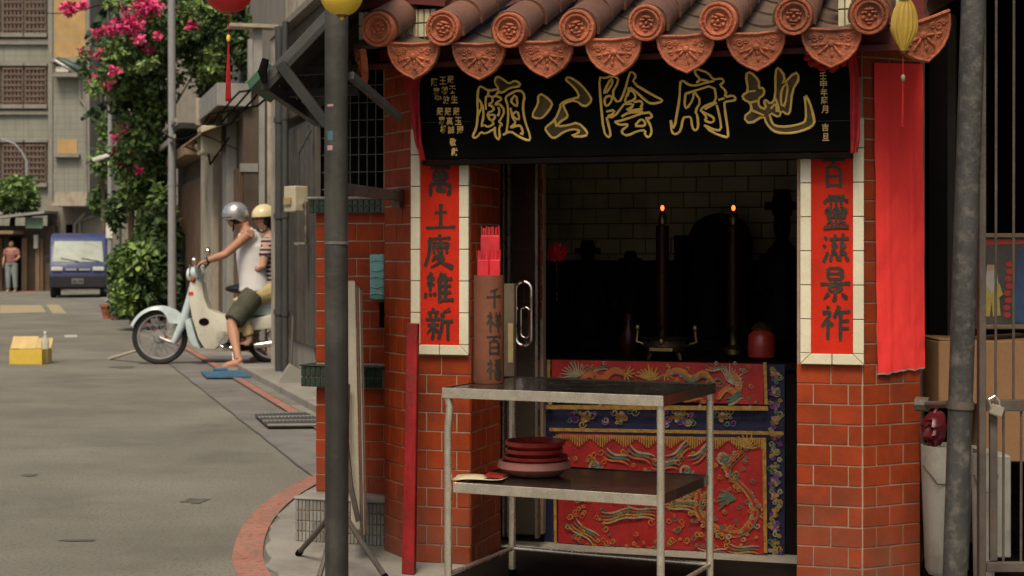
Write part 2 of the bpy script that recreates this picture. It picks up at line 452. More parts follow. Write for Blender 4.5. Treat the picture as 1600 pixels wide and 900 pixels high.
# drain grate in the pavement
g = thing('drain_grate', 'dark steel drain grate let into the grey paving slabs', 'grate', (0, 0, 0))
c0, c1, c2, c3 = gnd(398, 654), gnd(478, 652), gnd(520, 671), gnd(418, 672)
mat('grate_steel', (0.05, 0.047, 0.042), 0.6, 0.3, 12)
b = MB(); b.add([(p.x, p.y, 0.019) for p in (c0, c1, c2, c3)], [(0, 1, 2, 3)]); b.build('pit', 'patch', g)
for i in range(15):
    f = (i + 0.5) / 15
    a = c0.lerp(c1, f); e = c3.lerp(c2, f)
    b = MB(); b.tube([(a.x, a.y, 0.027), (e.x, e.y, 0.027)], 0.014, 4); b.build('bar', 'grate_steel', g)
for f in (0, 0.33, 0.66, 1):
    a = c0.lerp(c3, f); e = c1.lerp(c2, f)
    b = MB(); b.tube([(a.x, a.y, 0.030), (e.x, e.y, 0.030)], 0.012, 4); b.build('cross_bar', 'slab', g)

# ------------------------------------------------------------ the corner shrine
S = Frame(1.09, 5.5, R(-17.5))
BP, BH, CP, CH = 0.118, 0.070, 0.108, 0.060       # brick pitch and course
shrine = thing('shrine', 'small red tiled corner shrine with clay tile eaves and open altar doorway', 'shrine', S.o, S.a)
def brick_mesh(w, m='brick', h=CH, t=0.02, bev=0.0025):
    b = MB(); b.box((0, 0, 0), (w, t, h)); return b.mesh('brick', m, bevel=bev)
_bm = {}
def piece(name, w, h, t, m, bev=0.0025):
    k = (name, round(w, 3), round(h, 3), m)
    if k not in _bm:
        b = MB(); b.box((0, 0, 0), (w, t, h)); _bm[k] = b.mesh(name, m, bevel=min(bev, 0.0013))
    return _bm[k]
rb = random.Random(3)
def lay(parent, x, y, ang, width, z0, z1, skip=None, name='brick', m='brick', pitch=BP, ch=BH, start=0, t=0.02, proud=0.0):
    """rows of tiles on a face that starts at local (x, y) and runs along ang; the outer side is local -y of that run"""
    cx, sx = math.cos(ang), math.sin(ang)
    row = 0
    z = z0 + ch / 2
    j = 0.0055 if pitch > 0.1 else 0.006
    while z < z1:
        edges = [0.0]
        q = pitch / 2 if (row + start) % 2 else pitch
        while q < width - 0.02:
            edges.append(q); q += pitch
        edges.append(width)
        for a, e in zip(edges, edges[1:]):
            w = e - a - j
            if w < 0.015: continue
            cxm = (a + e) / 2
            if skip and skip(cxm, z): continue
            w = round(w / 0.006) * 0.006
            px = x + cx * cxm - sx * (t / 2 - proud); py = y + sx * cxm + cx * (t / 2 - proud)
            o = link(name, piece(name, w, ch - j, t, m), parent, (px + rb.uniform(-1, 1) * 0.0006, py + rb.uniform(-1, 1) * 0.0009, z + rb.uniform(-1, 1) * 0.0006))
            o.rotation_euler = (rb.uniform(-1, 1) * 0.003, rb.uniform(-1, 1) * 0.004, ang + rb.uniform(-1, 1) * 0.004)
        z += ch; row += 1

XL0, XL1 = S.x(643), S.x(735)        # left pillar, front face
XR0, XR1 = S.x(1244), S.x(1347)      # right pillar, front face
CHW = 0.255                          # width of the splayed faces
c45 = math.cos(R(45)) * CHW
ZT = 1.95
MI = 0.003                           # mortar is recessed by this
# right pillar
pr = [(XR0 + MI, MI), (XR1 + 0.0028, MI), (XR1 + c45 - 0.0002, c45), (XR1 + c45 - 0.0002, 0.52), (XR0 + MI, 0.52)]
b = MB(); b.prism(pr, 0.0, ZT, plane='xy'); rp = b.build('pillar', 'mortar', shrine)
lay(rp, XR0, 0, 0, XR1 - XR0, 0.01, ZT, skip=lambda x, z: 0.80 < z < 1.75)
lay(rp, XR1 + 0.004, 0, R(45), CHW, 0.01, ZT, start=1)
# left pillar with its inner reveal
pl = [(XL0 - 0.0018, MI), (XL1 - MI, MI), (XL1 - MI, 0.36), (XL0 - c45 + 0.0012, 0.36), (XL0 - c45 + 0.0012, c45)]
b = MB(); b.prism(pl, 0.0, ZT, plane='xy'); lp = b.build('pillar', 'mortar', shrine)
lay(lp, XL0, 0, 0, XL1 - XL0, 0.01, ZT, skip=lambda x, z: 0.80 < z < 1.75)
lay(lp, XL0 - c45 - 0.003, c45, R(-45), CHW, 0.01, ZT, start=1)
lay(lp, XL1, 0.006, R(90), 0.36, 0.01, ZT, start=1)
# wing wall set back on the left, with glazed ledge bands and a mosaic plinth
WY = 0.35
WX0, WX1 = S.x(493, WY), S.x(607, WY)
b = MB(); b.bb(WX0 + MI, WX1, WY + MI, WY + 0.22, 0.0, 1.335); ww = b.build('wing_wall', 'mortar', shrine)
lay(ww, WX0, WY, 0, WX1 - WX0, 0.20, 0.62)
lay(ww, WX0, WY, 0, WX1 - WX0, 0.72, 1.32)
def band(x0, x1, yf, z0, z1, m, cap, rows, colw, capm):
    b = MB(); b.bb(x0 + 0.004, x1, yf + 0.004, yf + 0.10, z0, z1); o = b.build('ledge', 'tile_joint' if m != 'grey_mosaic' else 'mortar', ww)
    h = (z1 - z0) / rows
    n = int((x1 - x0) / colw)
    for r_ in range(rows):
        for i in range(n):
            link('ledge_tile', piece('ledge_tile', colw - 0.004, h - 0.005, 0.012, m, 0.001), ww, (x0 + (i + 0.5) * colw, yf + 0.004, z0 + (r_ + 0.5) * h))
    if cap:
        b = MB(); b.bb(x0 - 0.006, x1 + 0.002, yf - 0.006, yf + 0.12, z1, z1 + cap); b.build('ledge_cap', capm, ww, bevel=0.004)
band(S.x(470, WY - 0.05), WX1, WY - 0.05, 0.626, 0.708, 'green_glaze', 0.006, 2, 0.022, 'green_glaze')
band(S.x(482, WY - 0.04), WX1, WY - 0.04, 1.322, 1.376, 'green_glaze', 0.012, 2, 0.024, 'granite_cap')
band(S.x(461, WY - 0.09), WX1 + 0.02, WY - 0.09, 0.012, 0.178, 'grey_mosaic', 0.012, 4, 0.016, 'granite_cap')
# grille window above the wing wall
wz0, wz1 = 1.39, 1.95
win = MB(); win.bb(WX0, WX1, WY + 0.16, WY + 0.19, wz0, wz1); wo = win.build('window', 'black_void', shrine)
mat('bar_white', (0.16, 0.15, 0.125), 0.5, 0.2, 20)
for i in range(9):
    x = WX0 + 0.015 + i * (WX1 - WX0 - 0.02) / 8
    b = MB(); b.tube([(x, WY + 0.06, wz0), (x, WY + 0.06, wz1)], 0.0022, 6); b.build('bar', 'bar_white', wo)
for i in range(8):
    z = wz0 + 0.03 + i * 0.07
    b = MB(); b.tube([(WX0, WY + 0.064, z), (WX1, WY + 0.064, z)], 0.0022, 6); b.build('bar', 'bar_white', wo)
b = MB(); b.bb(WX1 - 0.03, WX1 + 0.10, WY + 0.02, WY + 0.12, wz0 - 0.3, ZT + 0.1); b.build('post', 'mortar', shrine)

# couplets: red painted panels, white tile frames, brush characters
GL = {
 '萬': "15,12 85,10;35,3 38,20;65,2 60,20;28,24 28,50;28,24 72,24 72,48;28,37 70,36;28,49 72,48;50,24 50,75;18,60 17,97;18,60 84,58 84,90 74,86;50,62 36,80 62,78;60,70 68,84",
 '土': "30,38 70,36;50,8 50,86;3,89 97,86",
 '慶': "50,2 53,12;15,16 88,13;20,16 18,60 4,96;35,22 36,40;28,28 80,26 78,40;55,20 55,40;26,40 82,39;36,48 31,58;46,46 50,58 64,57;56,44 60,50;72,46 78,56;42,62 26,80;40,68 70,66 50,84 22,98;46,72 62,84 96,98",
 '維': "28,4 12,24 30,24;34,18 10,42 36,40;22,42 22,62;10,66 5,84;22,66 24,78;34,64 39,76;60,4 44,32;52,24 52,97;66,6 71,18;52,24 92,22;52,44 88,43;52,64 88,63;52,88 97,86;70,24 70,88",
 '新': "28,2 31,12;10,16 50,14;18,20 22,32;42,20 36,32;4,38 54,36;10,54 50,52;30,38 30,96 23,90;28,58 8,80;32,60 47,75;88,5 62,16;62,16 60,60 48,96;62,42 98,40;80,42 80,99",
 '百': "5,10 95,7;52,10 38,28;24,30 24,94;24,30 78,28 78,94;24,58 78,58;24,86 78,86",
 '靈': "20,6 82,5;10,16 7,28;10,16 92,15 86,26;50,6 50,36;26,24 36,26;26,33 36,35;62,24 74,25;62,33 74,34;14,42 14,54 30,54 30,42 14,42;42,42 42,54 58,54 58,42 42,42;70,42 70,54 86,54 86,42 70,42;16,64 86,63;50,64 50,92;30,70 16,86;28,76 38,84;70,70 58,86;70,76 84,85;4,95 97,92",
 '滋': "8,12 20,21;3,38 15,45;6,94 22,60;44,4 51,14;78,2 70,14;28,20 97,18;48,24 36,42 50,42;54,36 33,66 56,64;50,72 60,86;76,24 66,42 80,42;84,36 63,66 90,64;82,70 95,88;34,70 32,90;66,70 64,88",
 '景': "28,4 28,36;28,4 72,4 72,36;28,20 72,20;28,36 72,36;50,40 51,47;3,51 97,48;32,56 32,70;32,56 68,56 68,70;32,70 68,70;50,72 50,99 41,93;30,78 14,95;70,78 88,93",
 '祚': "22,4 29,14;8,24 40,22 6,62;26,42 26,97;30,48 42,59;62,4 45,38;56,22 97,20;66,22 66,99;66,46 93,44;66,66 93,64",
 '千': "72,8 26,19;4,47 96,42;50,16 50,98",
 '祥': "22,4 29,14;8,24 40,22 6,62;26,42 26,97;30,48 42,59;58,6 65,18;86,4 78,18;52,26 94,24;56,44 90,42;48,64 98,62;73,26 73,98",
 '福': "22,4 29,14;8,24 40,22 6,62;26,42 26,97;30,48 42,59;52,8 94,7;58,20 58,38 88,38 88,20 58,20;56,50 56,94 92,94 92,50 56,50;56,72 92,72;74,50 74,94",
}
def brush(ch, w=10.5):
    """strokes of a character as (points, widths) in a 0..100 box, y down"""
    out = []
    for st in GL[ch].split(';'):
        p = [tuple(float(q) for q in a.split(',')) for a in st.split()]
        pts = resample(chaikin(p, 1) if len(p) > 2 else p, 3.5)
        n = len(pts); ln = sum((b - a).length for a, b in zip(pts, pts[1:]))
        horiz = abs(pts[-1].x - pts[0].x) > 3 * abs(pts[-1].y - pts[0].y)
        diag = not horiz and abs(pts[-1].x - pts[0].x) > 0.5 * abs(pts[-1].y - pts[0].y)
        ws = []
        for i in range(n):
            t = i / max(1, n - 1)
            k = (0.80 if horiz else 1.0)
            k *= 1.0 + 0.35 * math.exp(-((t - 0.04) / 0.10) ** 2)
            if diag: k *= (1.15 - 0.75 * t) if pts[-1].x < pts[0].x else (0.6 + 0.7 * t)
            elif horiz: k *= 0.9 + 0.45 * math.exp(-((t - 0.93) / 0.09) ** 2)
            if i == 0: k *= 0.55
            if i == n - 1: k *= 0.5
            ws.append(w * k * (0.93 + 0.14 * random.random()))
        out.append((pts, ws))
    return out
def char_mesh(ch, fn, w=10.5):
    """fn maps (x, y in 0..1, layer) to a point"""
    b = MB()
    for i, (pts, ws) in enumerate(brush(ch, w)):
        vs, fs = ribbon([tuple(p) for p in pts], ws)
        b.add([fn(v.x / 100, v.y / 100, i) for v in vs], fs)
    return b
def couplet(x0, x1, z0, z1, chars, boxes, yb):
    b = MB(); b.bb(x0 + 0.03, x1 - 0.03, yb, 0.02, z0 + 0.03, z1); o = b.build('couplet_panel', 'couplet_red', shrine, bevel=0.001)
    b = MB(); b.bb(x0 + 0.002, x1 - 0.002, yb + 0.004, 0.018, z0 + 0.002, z0 + 0.034); b.bb(x0 + 0.002, x0 + 0.034, yb + 0.004, 0.018, z0 + 0.035, z1); b.bb(x1 - 0.034, x1 - 0.002, yb + 0.004, 0.018, z0 + 0.035, z1)
    b.build('tile_bed', 'tile_joint', o)
    fw, th = 0.036, 0.114
    z = z0 + fw + 0.004
    while z < z1:
        for xx in (x0 + fw / 2, x1 - fw / 2):
            link('white_tile', piece('white_tile', fw, min(th, z1 - z), 0.014, 'white_tile', 0.002), o, (xx, yb - 0.002, z + min(th, z1 - z) / 2))
        z += th + 0.003
    xm = (x0 + x1) / 2
    for sgn in (-1, 1):      # mitred bottom tiles
        xa = x0 if sgn < 0 else x1
        poly = [(xa, z0), (xm + sgn * 0.0015, z0), (xm + sgn * 0.0015, z0 + fw), (xa - sgn * fw, z0 + fw)]
        b = MB(); b.prism(poly, yb - 0.009, yb + 0.005); b.build('white_tile', 'white_tile', o, bevel=0.002)
        poly = [(xa, z0 + 0.003), (xa, z0 + fw + 0.002), (xa - sgn * fw, z0 + fw + 0.002)]
        b = MB(); b.prism(poly, yb - 0.009, yb + 0.005); b.build('white_tile', 'white_tile', o, bevel=0.001)
    for ch, bx in zip(chars, boxes):
        a = S.p(bx[0], bx[1], yb - 0.003); e = S.p(bx[2], bx[3], yb - 0.003)
        f = lambda x, y, i, a=a, e=e: (a.x + (e.x - a.x) * x, yb - 0.0015 - 0.0002 * i, a.z + (e.z - a.z) * y)
        char_mesh(ch, f, 11.5).build('character', 'ink', o)
PY = -0.012
couplet(S.x(643, PY), S.x(733, PY), 0.785, 1.62, '萬土慶維新', [(665, 257, 710, 308), (664, 315, 713, 361), (662, 365, 710, 419), (661, 424, 711, 475), (663, 480, 709, 532)], PY)
couplet(S.x(1251, PY), S.x(1350, PY), 0.778, 1.62, '百靈滋景祚', [(1283, 246, 1322, 296), (1285, 304, 1328, 358), (1284, 364, 1328, 413), (1280, 417, 1330, 470), (1281, 475, 1330, 533)], PY)

# rooms behind the doorway
IX0, IX1, IY = -1.62, 0.06, 1.62
def wall(x0, x1, y0, y1, z0, z1, name, m):
    b = MB(); b.bb(x0, x1, y0, y1, z0, z1); return b.build(name, m, shrine)
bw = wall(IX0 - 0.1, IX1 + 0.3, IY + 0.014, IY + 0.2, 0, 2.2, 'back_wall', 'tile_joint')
b = MB(); b.bb(IX0 + 0.01, IX1 - 0.01, IY - 0.10, IY - 0.06, 0.05, 1.13); b.build('altar_shade_panel', 'dark_wood', shrine)  # added black board standing in for the shade below the tile rows
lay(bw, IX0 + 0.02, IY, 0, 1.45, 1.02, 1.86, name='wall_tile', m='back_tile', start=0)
wall(IX0 - 0.12, IX0, 0.37, IY + 0.01, 0, 2.2, 'side_wall', 'soot_shade')
wall(IX1, IX1 + 0.12, 0.53, IY + 0.01, 0, 2.2, 'side_wall', 'soot_shade')
wall(IX0 - 0.1, IX1 + 0.1, -0.02, IY + 0.01, 1.90, 1.94, 'ceiling', 'soot_shade')
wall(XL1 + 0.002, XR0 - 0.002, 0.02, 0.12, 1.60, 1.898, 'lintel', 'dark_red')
wall(IX0, IX1, 0.365, IY + 0.01, -0.05, 0.006, 'floor', 'soot_shade'); wall(XL1 + 0.004, XR0 - 0.004, -0.34, 0.364, -0.05, 0.0155, 'threshold', 'soot_shade')  # the threshold slab is added to turn the pale doorway floor black

# sliding door of dark glass pushed to the left
DY = 0.40
dx0, dx1 = S.x(760, DY), S.x(841, DY)
b = MB(); b.bb(dx0 + 0.02, dx1 - 0.012, DY + 0.01, DY + 0.016, 0.06, 1.6); dr = b.build('sliding_door', 'glass_dark', shrine)
mat('door_steel', (0.20, 0.17, 0.14), 0.3, 0.2, 12, 0.05, metal=0.8)
for xa, xb in ((dx1 - 0.013, dx1), (S.x(797, DY) - 0.011, S.x(797, DY)), (S.x(788, DY) - 0.008, S.x(788, DY))):
    b = MB(); b.bb(xa, xb, DY - 0.006, DY + 0.03, 0.05, 1.62); b.build('door_stile', 'door_steel', dr, bevel=0.002)
mat('chrome', (0.62, 0.58, 0.52), 0.12, 0.1, 10, 0.0, metal=1.0, fine=0)
h0, h1 = S.p(806, 440, DY - 0.03), S.p(830, 540, DY - 0.03)
def stadium(x0, x1, z0, z1, y, n=8):
    r = (x1 - x0) / 2; xc = (x0 + x1) / 2
    pts = [(xc + r * math.cos(a), y, z1 - r + r * math.sin(a)) for a in [PI * i / n for i in range(n + 1)]]
    pts += [(xc + r * math.cos(a), y, z0 + r + r * math.sin(a)) for a in [PI + PI * i / n for i in range(n + 1)]]
    return pts + [pts[0], pts[1]]
b = MB(); b.tube(stadium(h0.x, h1.x, h1.z, h0.z, DY - 0.03), 0.008, 8); hd = b.build('handle', 'chrome', dr, smooth=True)
b = MB(); b.tube(stadium(h0.x + 0.018, h1.x - 0.010, h1.z + 0.03, h0.z - 0.10, DY - 0.02), 0.005, 8); b.build('handle_insert', 'chrome', dr, smooth=True)
# inner brick jamb seen through the glass
b = MB(); b.bb(IX0 + 0.005, IX0 + 0.03, 0.45, 1.2, 0.05, 1.85); jb = b.build('inner_jamb', 'mortar', shrine)
lay(jb, dx0 + 0.01, DY + 0.09, 0, dx1 - dx0 - 0.02, 0.9, 1.6, start=1)
b = MB(); b.bb(dx0 + 0.0, dx1 - 0.01, DY + 0.10, DY + 0.14, 0.05, 1.85); b.build('inner_jamb', 'mortar', shrine)

# ------------------------------------------------------------ tiled eaves
EY, TZ, AL = -0.30, 1.93, R(20)
ca, sa = math.cos(AL), math.sin(AL)
NT, TX0, TP = 8, -1.536, 0.2425
roof_n = 5; TL = 0.20
rf = MB()
rx0, rx1 = TX0 - 0.12, TX0 + TP * (NT - 1) + 0.16
rf.add([(rx0, EY + 0.10, TZ - 0.086), (rx1, EY + 0.10, TZ - 0.086), (rx1, EY + 1.2, TZ - 0.115 + 1.2 * sa / ca), (rx0, EY + 1.2, TZ - 0.115 + 1.2 * sa / ca),
        (rx0, EY + 0.10, TZ - 0.106), (rx1, EY + 0.10, TZ - 0.106), (rx1, EY + 1.2, TZ - 0.135 + 1.2 * sa / ca), (rx0, EY + 1.2, TZ - 0.135 + 1.2 * sa / ca)],
       [(0, 1, 2, 3), (7, 6, 5, 4), (0, 4, 5, 1), (1, 5, 6, 2), (2, 6, 7, 3), (3, 7, 4, 0)])
roof = rf.build('roof', 'dark_red', shrine)
RA = Matrix.Rotation(AL, 4, 'X')
# cover tiles: half-round barrels laid end to end, each a little flared at its lower end
bt = MB()
n = 14
def barrel(L, r0, r1, th=0.012):
    vs = []; fs = []
    for (y, r) in ((0, r0), (0.02, r0 * 1.01), (0.024, r0 * 0.97), (L, r1)):
        for k in range(n + 1):
            a = -0.35 + (PI + 0.7) * k / n
            vs.append((r * math.cos(a), y, r * math.sin(a)))
    for i in range(3):
        for k in range(n): fs.append((i * (n + 1) + k, i * (n + 1) + k + 1, (i + 1) * (n + 1) + k + 1, (i + 1) * (n + 1) + k))
    return vs, fs
vs, fs = barrel(TL + 0.012, 0.062, 0.056)
bt.add(vs, fs); tube_me = bt.mesh('cover_tile', 'tube_tile', smooth=True, solid=0.010)
# round end caps with a raised rim and a moulded face
def cap_mesh(seed):
    b = MB()
    MX = Matrix.Rotation(R(90), 4, 'X')
    b.lathe([(0.0, 0.012), (0.040, 0.012), (0.046, 0.014), (0.048, 0.024), (0.054, 0.026), (0.058, 0.020), (0.062, 0.020), (0.066, 0.026), (0.073, 0.026), (0.076, 0.020), (0.076, -0.02), (0.0, -0.02)], 40, M=MX)
    r_ = random.Random(seed)
    for (x, z, sx, sz, d) in [(-0.013, 0.012, 0.010, 0.006, 0.010), (0.013, 0.012, 0.010, 0.006, 0.010), (0, -0.002, 0.008, 0.010, 0.014), (0, -0.018, 0.020, 0.007, 0.009), (-0.022, -0.008, 0.009, 0.010, 0.009), (0.022, -0.008, 0.009, 0.010, 0.009), (0, 0.024, 0.024, 0.008, 0.010), (-0.026, 0.010, 0.006, 0.008, 0.008), (0.026, 0.010, 0.006, 0.008, 0.008), (0, -0.031, 0.012, 0.005, 0.007)]:
        b.ell((x + r_.uniform(-1, 1) * 0.001, -0.012, z), (sx, d, sz), 10, 6)
    for k in range(20):
        a = 2 * PI * k / 20
        b.ell((0.0595 * math.cos(a), -0.020, 0.0595 * math.sin(a)), (0.0035, 0.004, 0.0035), 6, 4)
    return b.mesh('tile_cap', 'terracotta', smooth=True)
cap_me = [cap_mesh(i) for i in range(3)]
# drip tiles: shield-shaped aprons with a rolled rim and lotus relief
def drip_mesh(seed):
    w, h = 0.098, 0.134
    half = [(0.0, -h), (0.014, -h + 0.007), (0.036, -h + 0.017), (0.060, -h + 0.033), (0.081, -h + 0.058), (0.094, -h + 0.090), (w, -h + 0.122)]
    pol = [(x, z) for x, z in half] + [(w * 0.98, 0.0)] + [(w * 0.5, -0.004), (0, -0.006), (-w * 0.5, -0.004)] + [(-w * 0.98, 0.0)] + [(-x, z) for x, z in reversed(half)][:-1]
    b = MB(); b.prism(pol, -0.008, 0.008)
    rim = [(-x * 0.965, -0.0115, z * 0.97 + 0.001) for x, z in reversed(half)] + [(x * 0.965, -0.0115, z * 0.97 + 0.001) for x, z in half[1:]]
    b.tube(rim, 0.0045, 6)
    b.tube([(-w, -0.008, -0.003), (0, -0.009, -0.009), (w, -0.008, -0.003)], 0.006, 6)
    r_ = random.Random(seed)
    for k in range(5):                       # lotus petals
        a = R(-90 + (k - 2) * 38)
        a += r_.uniform(-0.14, 0.14)
        for rr, ln in ((0.022 * r_.uniform(0.85, 1.15), 0.015), (0.043 * r_.uniform(0.9, 1.1), 0.011)):
            c = (rr * 1.25 * math.cos(a), -0.008, -0.052 + rr * math.sin(a) * 0.9)
            b.ell(c, (ln, 0.006, 0.0055), 8, 5, Matrix.Rotation(-a, 4, 'Y'))
    b.ell((0, -0.009, -0.052), (0.012, 0.008, 0.012), 10, 6)
    for sgn in (-1, 1):                      # scrolls at the shoulders
        for (cx_, cz_, rr) in ((0.055, -0.036, 0.014), (0.034, -0.030, 0.010), (0.072, -0.030, 0.008), (0.050, -0.062, 0.009)):
            pts = [(sgn * (cx_ + rr * (1 - t * 0.7) * math.cos(t * 9)), -0.009, cz_ + rr * (1 - t * 0.7) * math.sin(t * 9)) for t in [i / 10 for i in range(11)]]
            b.tube(pts, 0.0028, 5)
    return b.mesh('drip_tile', 'terracotta', smooth=True)
drip_me = [drip_mesh(i) for i in range(5)]
pan = MB()
def panf(u, v):
    a = (u - 0.5) * 2
    return (a * 0.082, v * (TL + 0.02), -0.03 + 0.028 * a * a)
pan.grid(panf, 8, 1); pan_me = pan.mesh('pan_tile', 'pan_tile', smooth=True, solid=0.010)
rt = random.Random(11)
for i in range(NT):
    x = TX0 + TP * i
    up = 0.028 if i == 0 else (0.014 if i == 1 else 0.0)
    for j in range(roof_n):
        o = link('cover_tile', tube_me, roof, (x + rt.uniform(-1, 1) * 0.003, EY + j * TL * ca, TZ + up + j * TL * sa + rt.uniform(-1, 1) * 0.002 - 0.002))
        o.rotation_euler = (AL + rt.uniform(-1, 1) * 0.01, 0, rt.uniform(-1, 1) * 0.012)
    o = link('tile_cap', cap_me[i % 3], roof, (x + rt.uniform(-1, 1) * 0.004, EY - 0.006, TZ + up + rt.uniform(-1, 1) * 0.004)); q_ = 0.82 + rt.uniform(-1, 1) * 0.025; o.scale = (q_, 1, q_)
    o.rotation_euler = (R(8), rt.uniform(-0.3, 0.3), rt.uniform(-1, 1) * 0.05)
for i in range(NT - 1):
    x = TX0 + TP * (i + 0.5)
    up = 0.012 if i == 0 else 0
    o = link('drip_tile', drip_me[i % 5], roof, (x + rt.uniform(-1, 1) * 0.004, EY + 0.004, TZ - 0.036 + up + rt.uniform(-1, 1) * 0.003))
    o.rotation_euler = (R(9) + rt.uniform(-1, 1) * 0.03, rt.uniform(-1, 1) * 0.03, rt.uniform(-1, 1) * 0.04)
    for j in range(roof_n):
        o = link('pan_tile', pan_me, roof, (x, EY + 0.01 + j * TL * ca, TZ - 0.045 + up + j * TL * sa + 0.014))
        o.rotation_euler = (AL - R(2.5), 0, rt.uniform(-1, 1) * 0.015)
# corner drip tile at the right end, turned out
o = link('drip_tile', drip_me[1], roof, (TX0 + TP * (NT - 1) + 0.155, EY + 0.03, TZ - 0.015)); o.rotation_euler = (R(9), R(-17), R(38)); o.scale = (1.15, 1, 1.1)
o = link('drip_tile', drip_me[0], roof, (TX0 - 0.12, EY + 0.10, TZ - 0.02)); o.rotation_euler = (R(9), R(12), R(-60))
o = link('cover_tile', tube_me, roof, (TX0 + TP * (NT - 1) + 0.23, EY + 0.12, TZ + 0.03)); o.rotation_euler = (AL, 0, R(-20))
# cream tiled parapet ends with a curved dark coping
def parapet(px0, px1, y, z0, z1):
    x0, x1 = S.x(px0, y), S.x(px1, y)
    b = MB(); b.bb(x0, x1, y + 0.006, y + 0.12, z0 - 0.02, z1 - 0.01); o = b.build('parapet', 'tile_joint', shrine)
    w = 0.0235; k = int((x1 - x0) / w)
    for r_ in range(2):
        for i in range(k):
            hh = (z1 - z0) / 2
            link('parapet_tile', piece('parapet_tile', w - 0.004, hh - 0.005, 0.012, 'cream_tile', 0.001), o, (x0 + (i + 0.5) * w, y + 0.004, z0 + hh * (r_ + 0.5)))
    b = MB(); m = 10
    for (dz, dy, t) in ((0.0, 0.0, 0.022), (0.022, 0.012, 0.016)):
        pts = [(x0 - 0.02 + (x1 - x0 + 0.04) * i / m, z1 + dz + 0.016 * math.sin(PI * i / m)) for i in range(m + 1)]
        poly = pts + [(x, z + t) for x, z in reversed(pts)]
        b.prism(poly, y - 0.022 + dy, y + 0.13 - dy)
    b.build('coping', 'dark_red', o)
parapet(560, 690, -0.12, 1.945, 2.05)
parapet(1309, 1415, -0.12, 1.915, 2.04)
# timber eave beams
for (xa, xb, yy, zz, s) in ((rx0 + 0.06, rx1 - 0.05, -0.14, 1.875, 0.05), (rx0 + 0.1, rx1 - 0.1, 0.0, 1.885, 0.06)):
    b = MB(); b.bb(xa, xb, yy - s / 2, yy + s / 2, zz - s / 2, zz + s / 2); b.build('eave_beam', 'dark_red', shrine)

# ------------------------------------------------------------ things hung on and standing in the shrine
def sth(name, label, cat, x, y, z=0.0, group=None):
    """a thing whose parts are given in shrine coordinates; its empty stands at (x, y, z) there"""
    t = thing(name, label, cat, S.w(x, y, z), S.a, group)
    OFF[t.name] = Vector((-x, -y, -z))
    return t
OFF = {}
def sp(b, name, m, t, **kw):
    return b.build(name, m, t, loc=OFF[t.name], **kw)
# name board
QY = -0.085
q0, q1 = S.p(655, 247, QY), S.p(1336, 238, QY)
plaque = sth('name_board', 'black lacquered name board with five large gold outlined characters under the eaves', 'sign', (q0.x + q1.x) / 2, QY, 1.50)
b = MB(); b.bb(q0.x, q1.x, QY, QY + 0.03, 1.503, 1.875); board = sp(b, 'board', 'board_black', plaque, bevel=0.003)
mat('crack', (0.035, 0.032, 0.026), 0.7)
for (a, c) in (((657, 192), (735, 190)), ((1255, 190), (1335, 188))):
    p, q = S.p(*a, QY - 0.0006), S.p(*c, QY - 0.0006)
    b = MB(); b.box(((p.x + q.x) / 2, QY - 0.0005, (p.z + q.z) / 2), (q.x - p.x, 0.001, 0.0015)); sp(b, 'crack', 'crack', plaque)
b = MB(); b.bb(q0.x + 0.01, q1.x - 0.01, QY + 0.005, QY + 0.05, 1.482, 1.500); sp(b, 'bottom_rail', 'dark_wood', plaque)
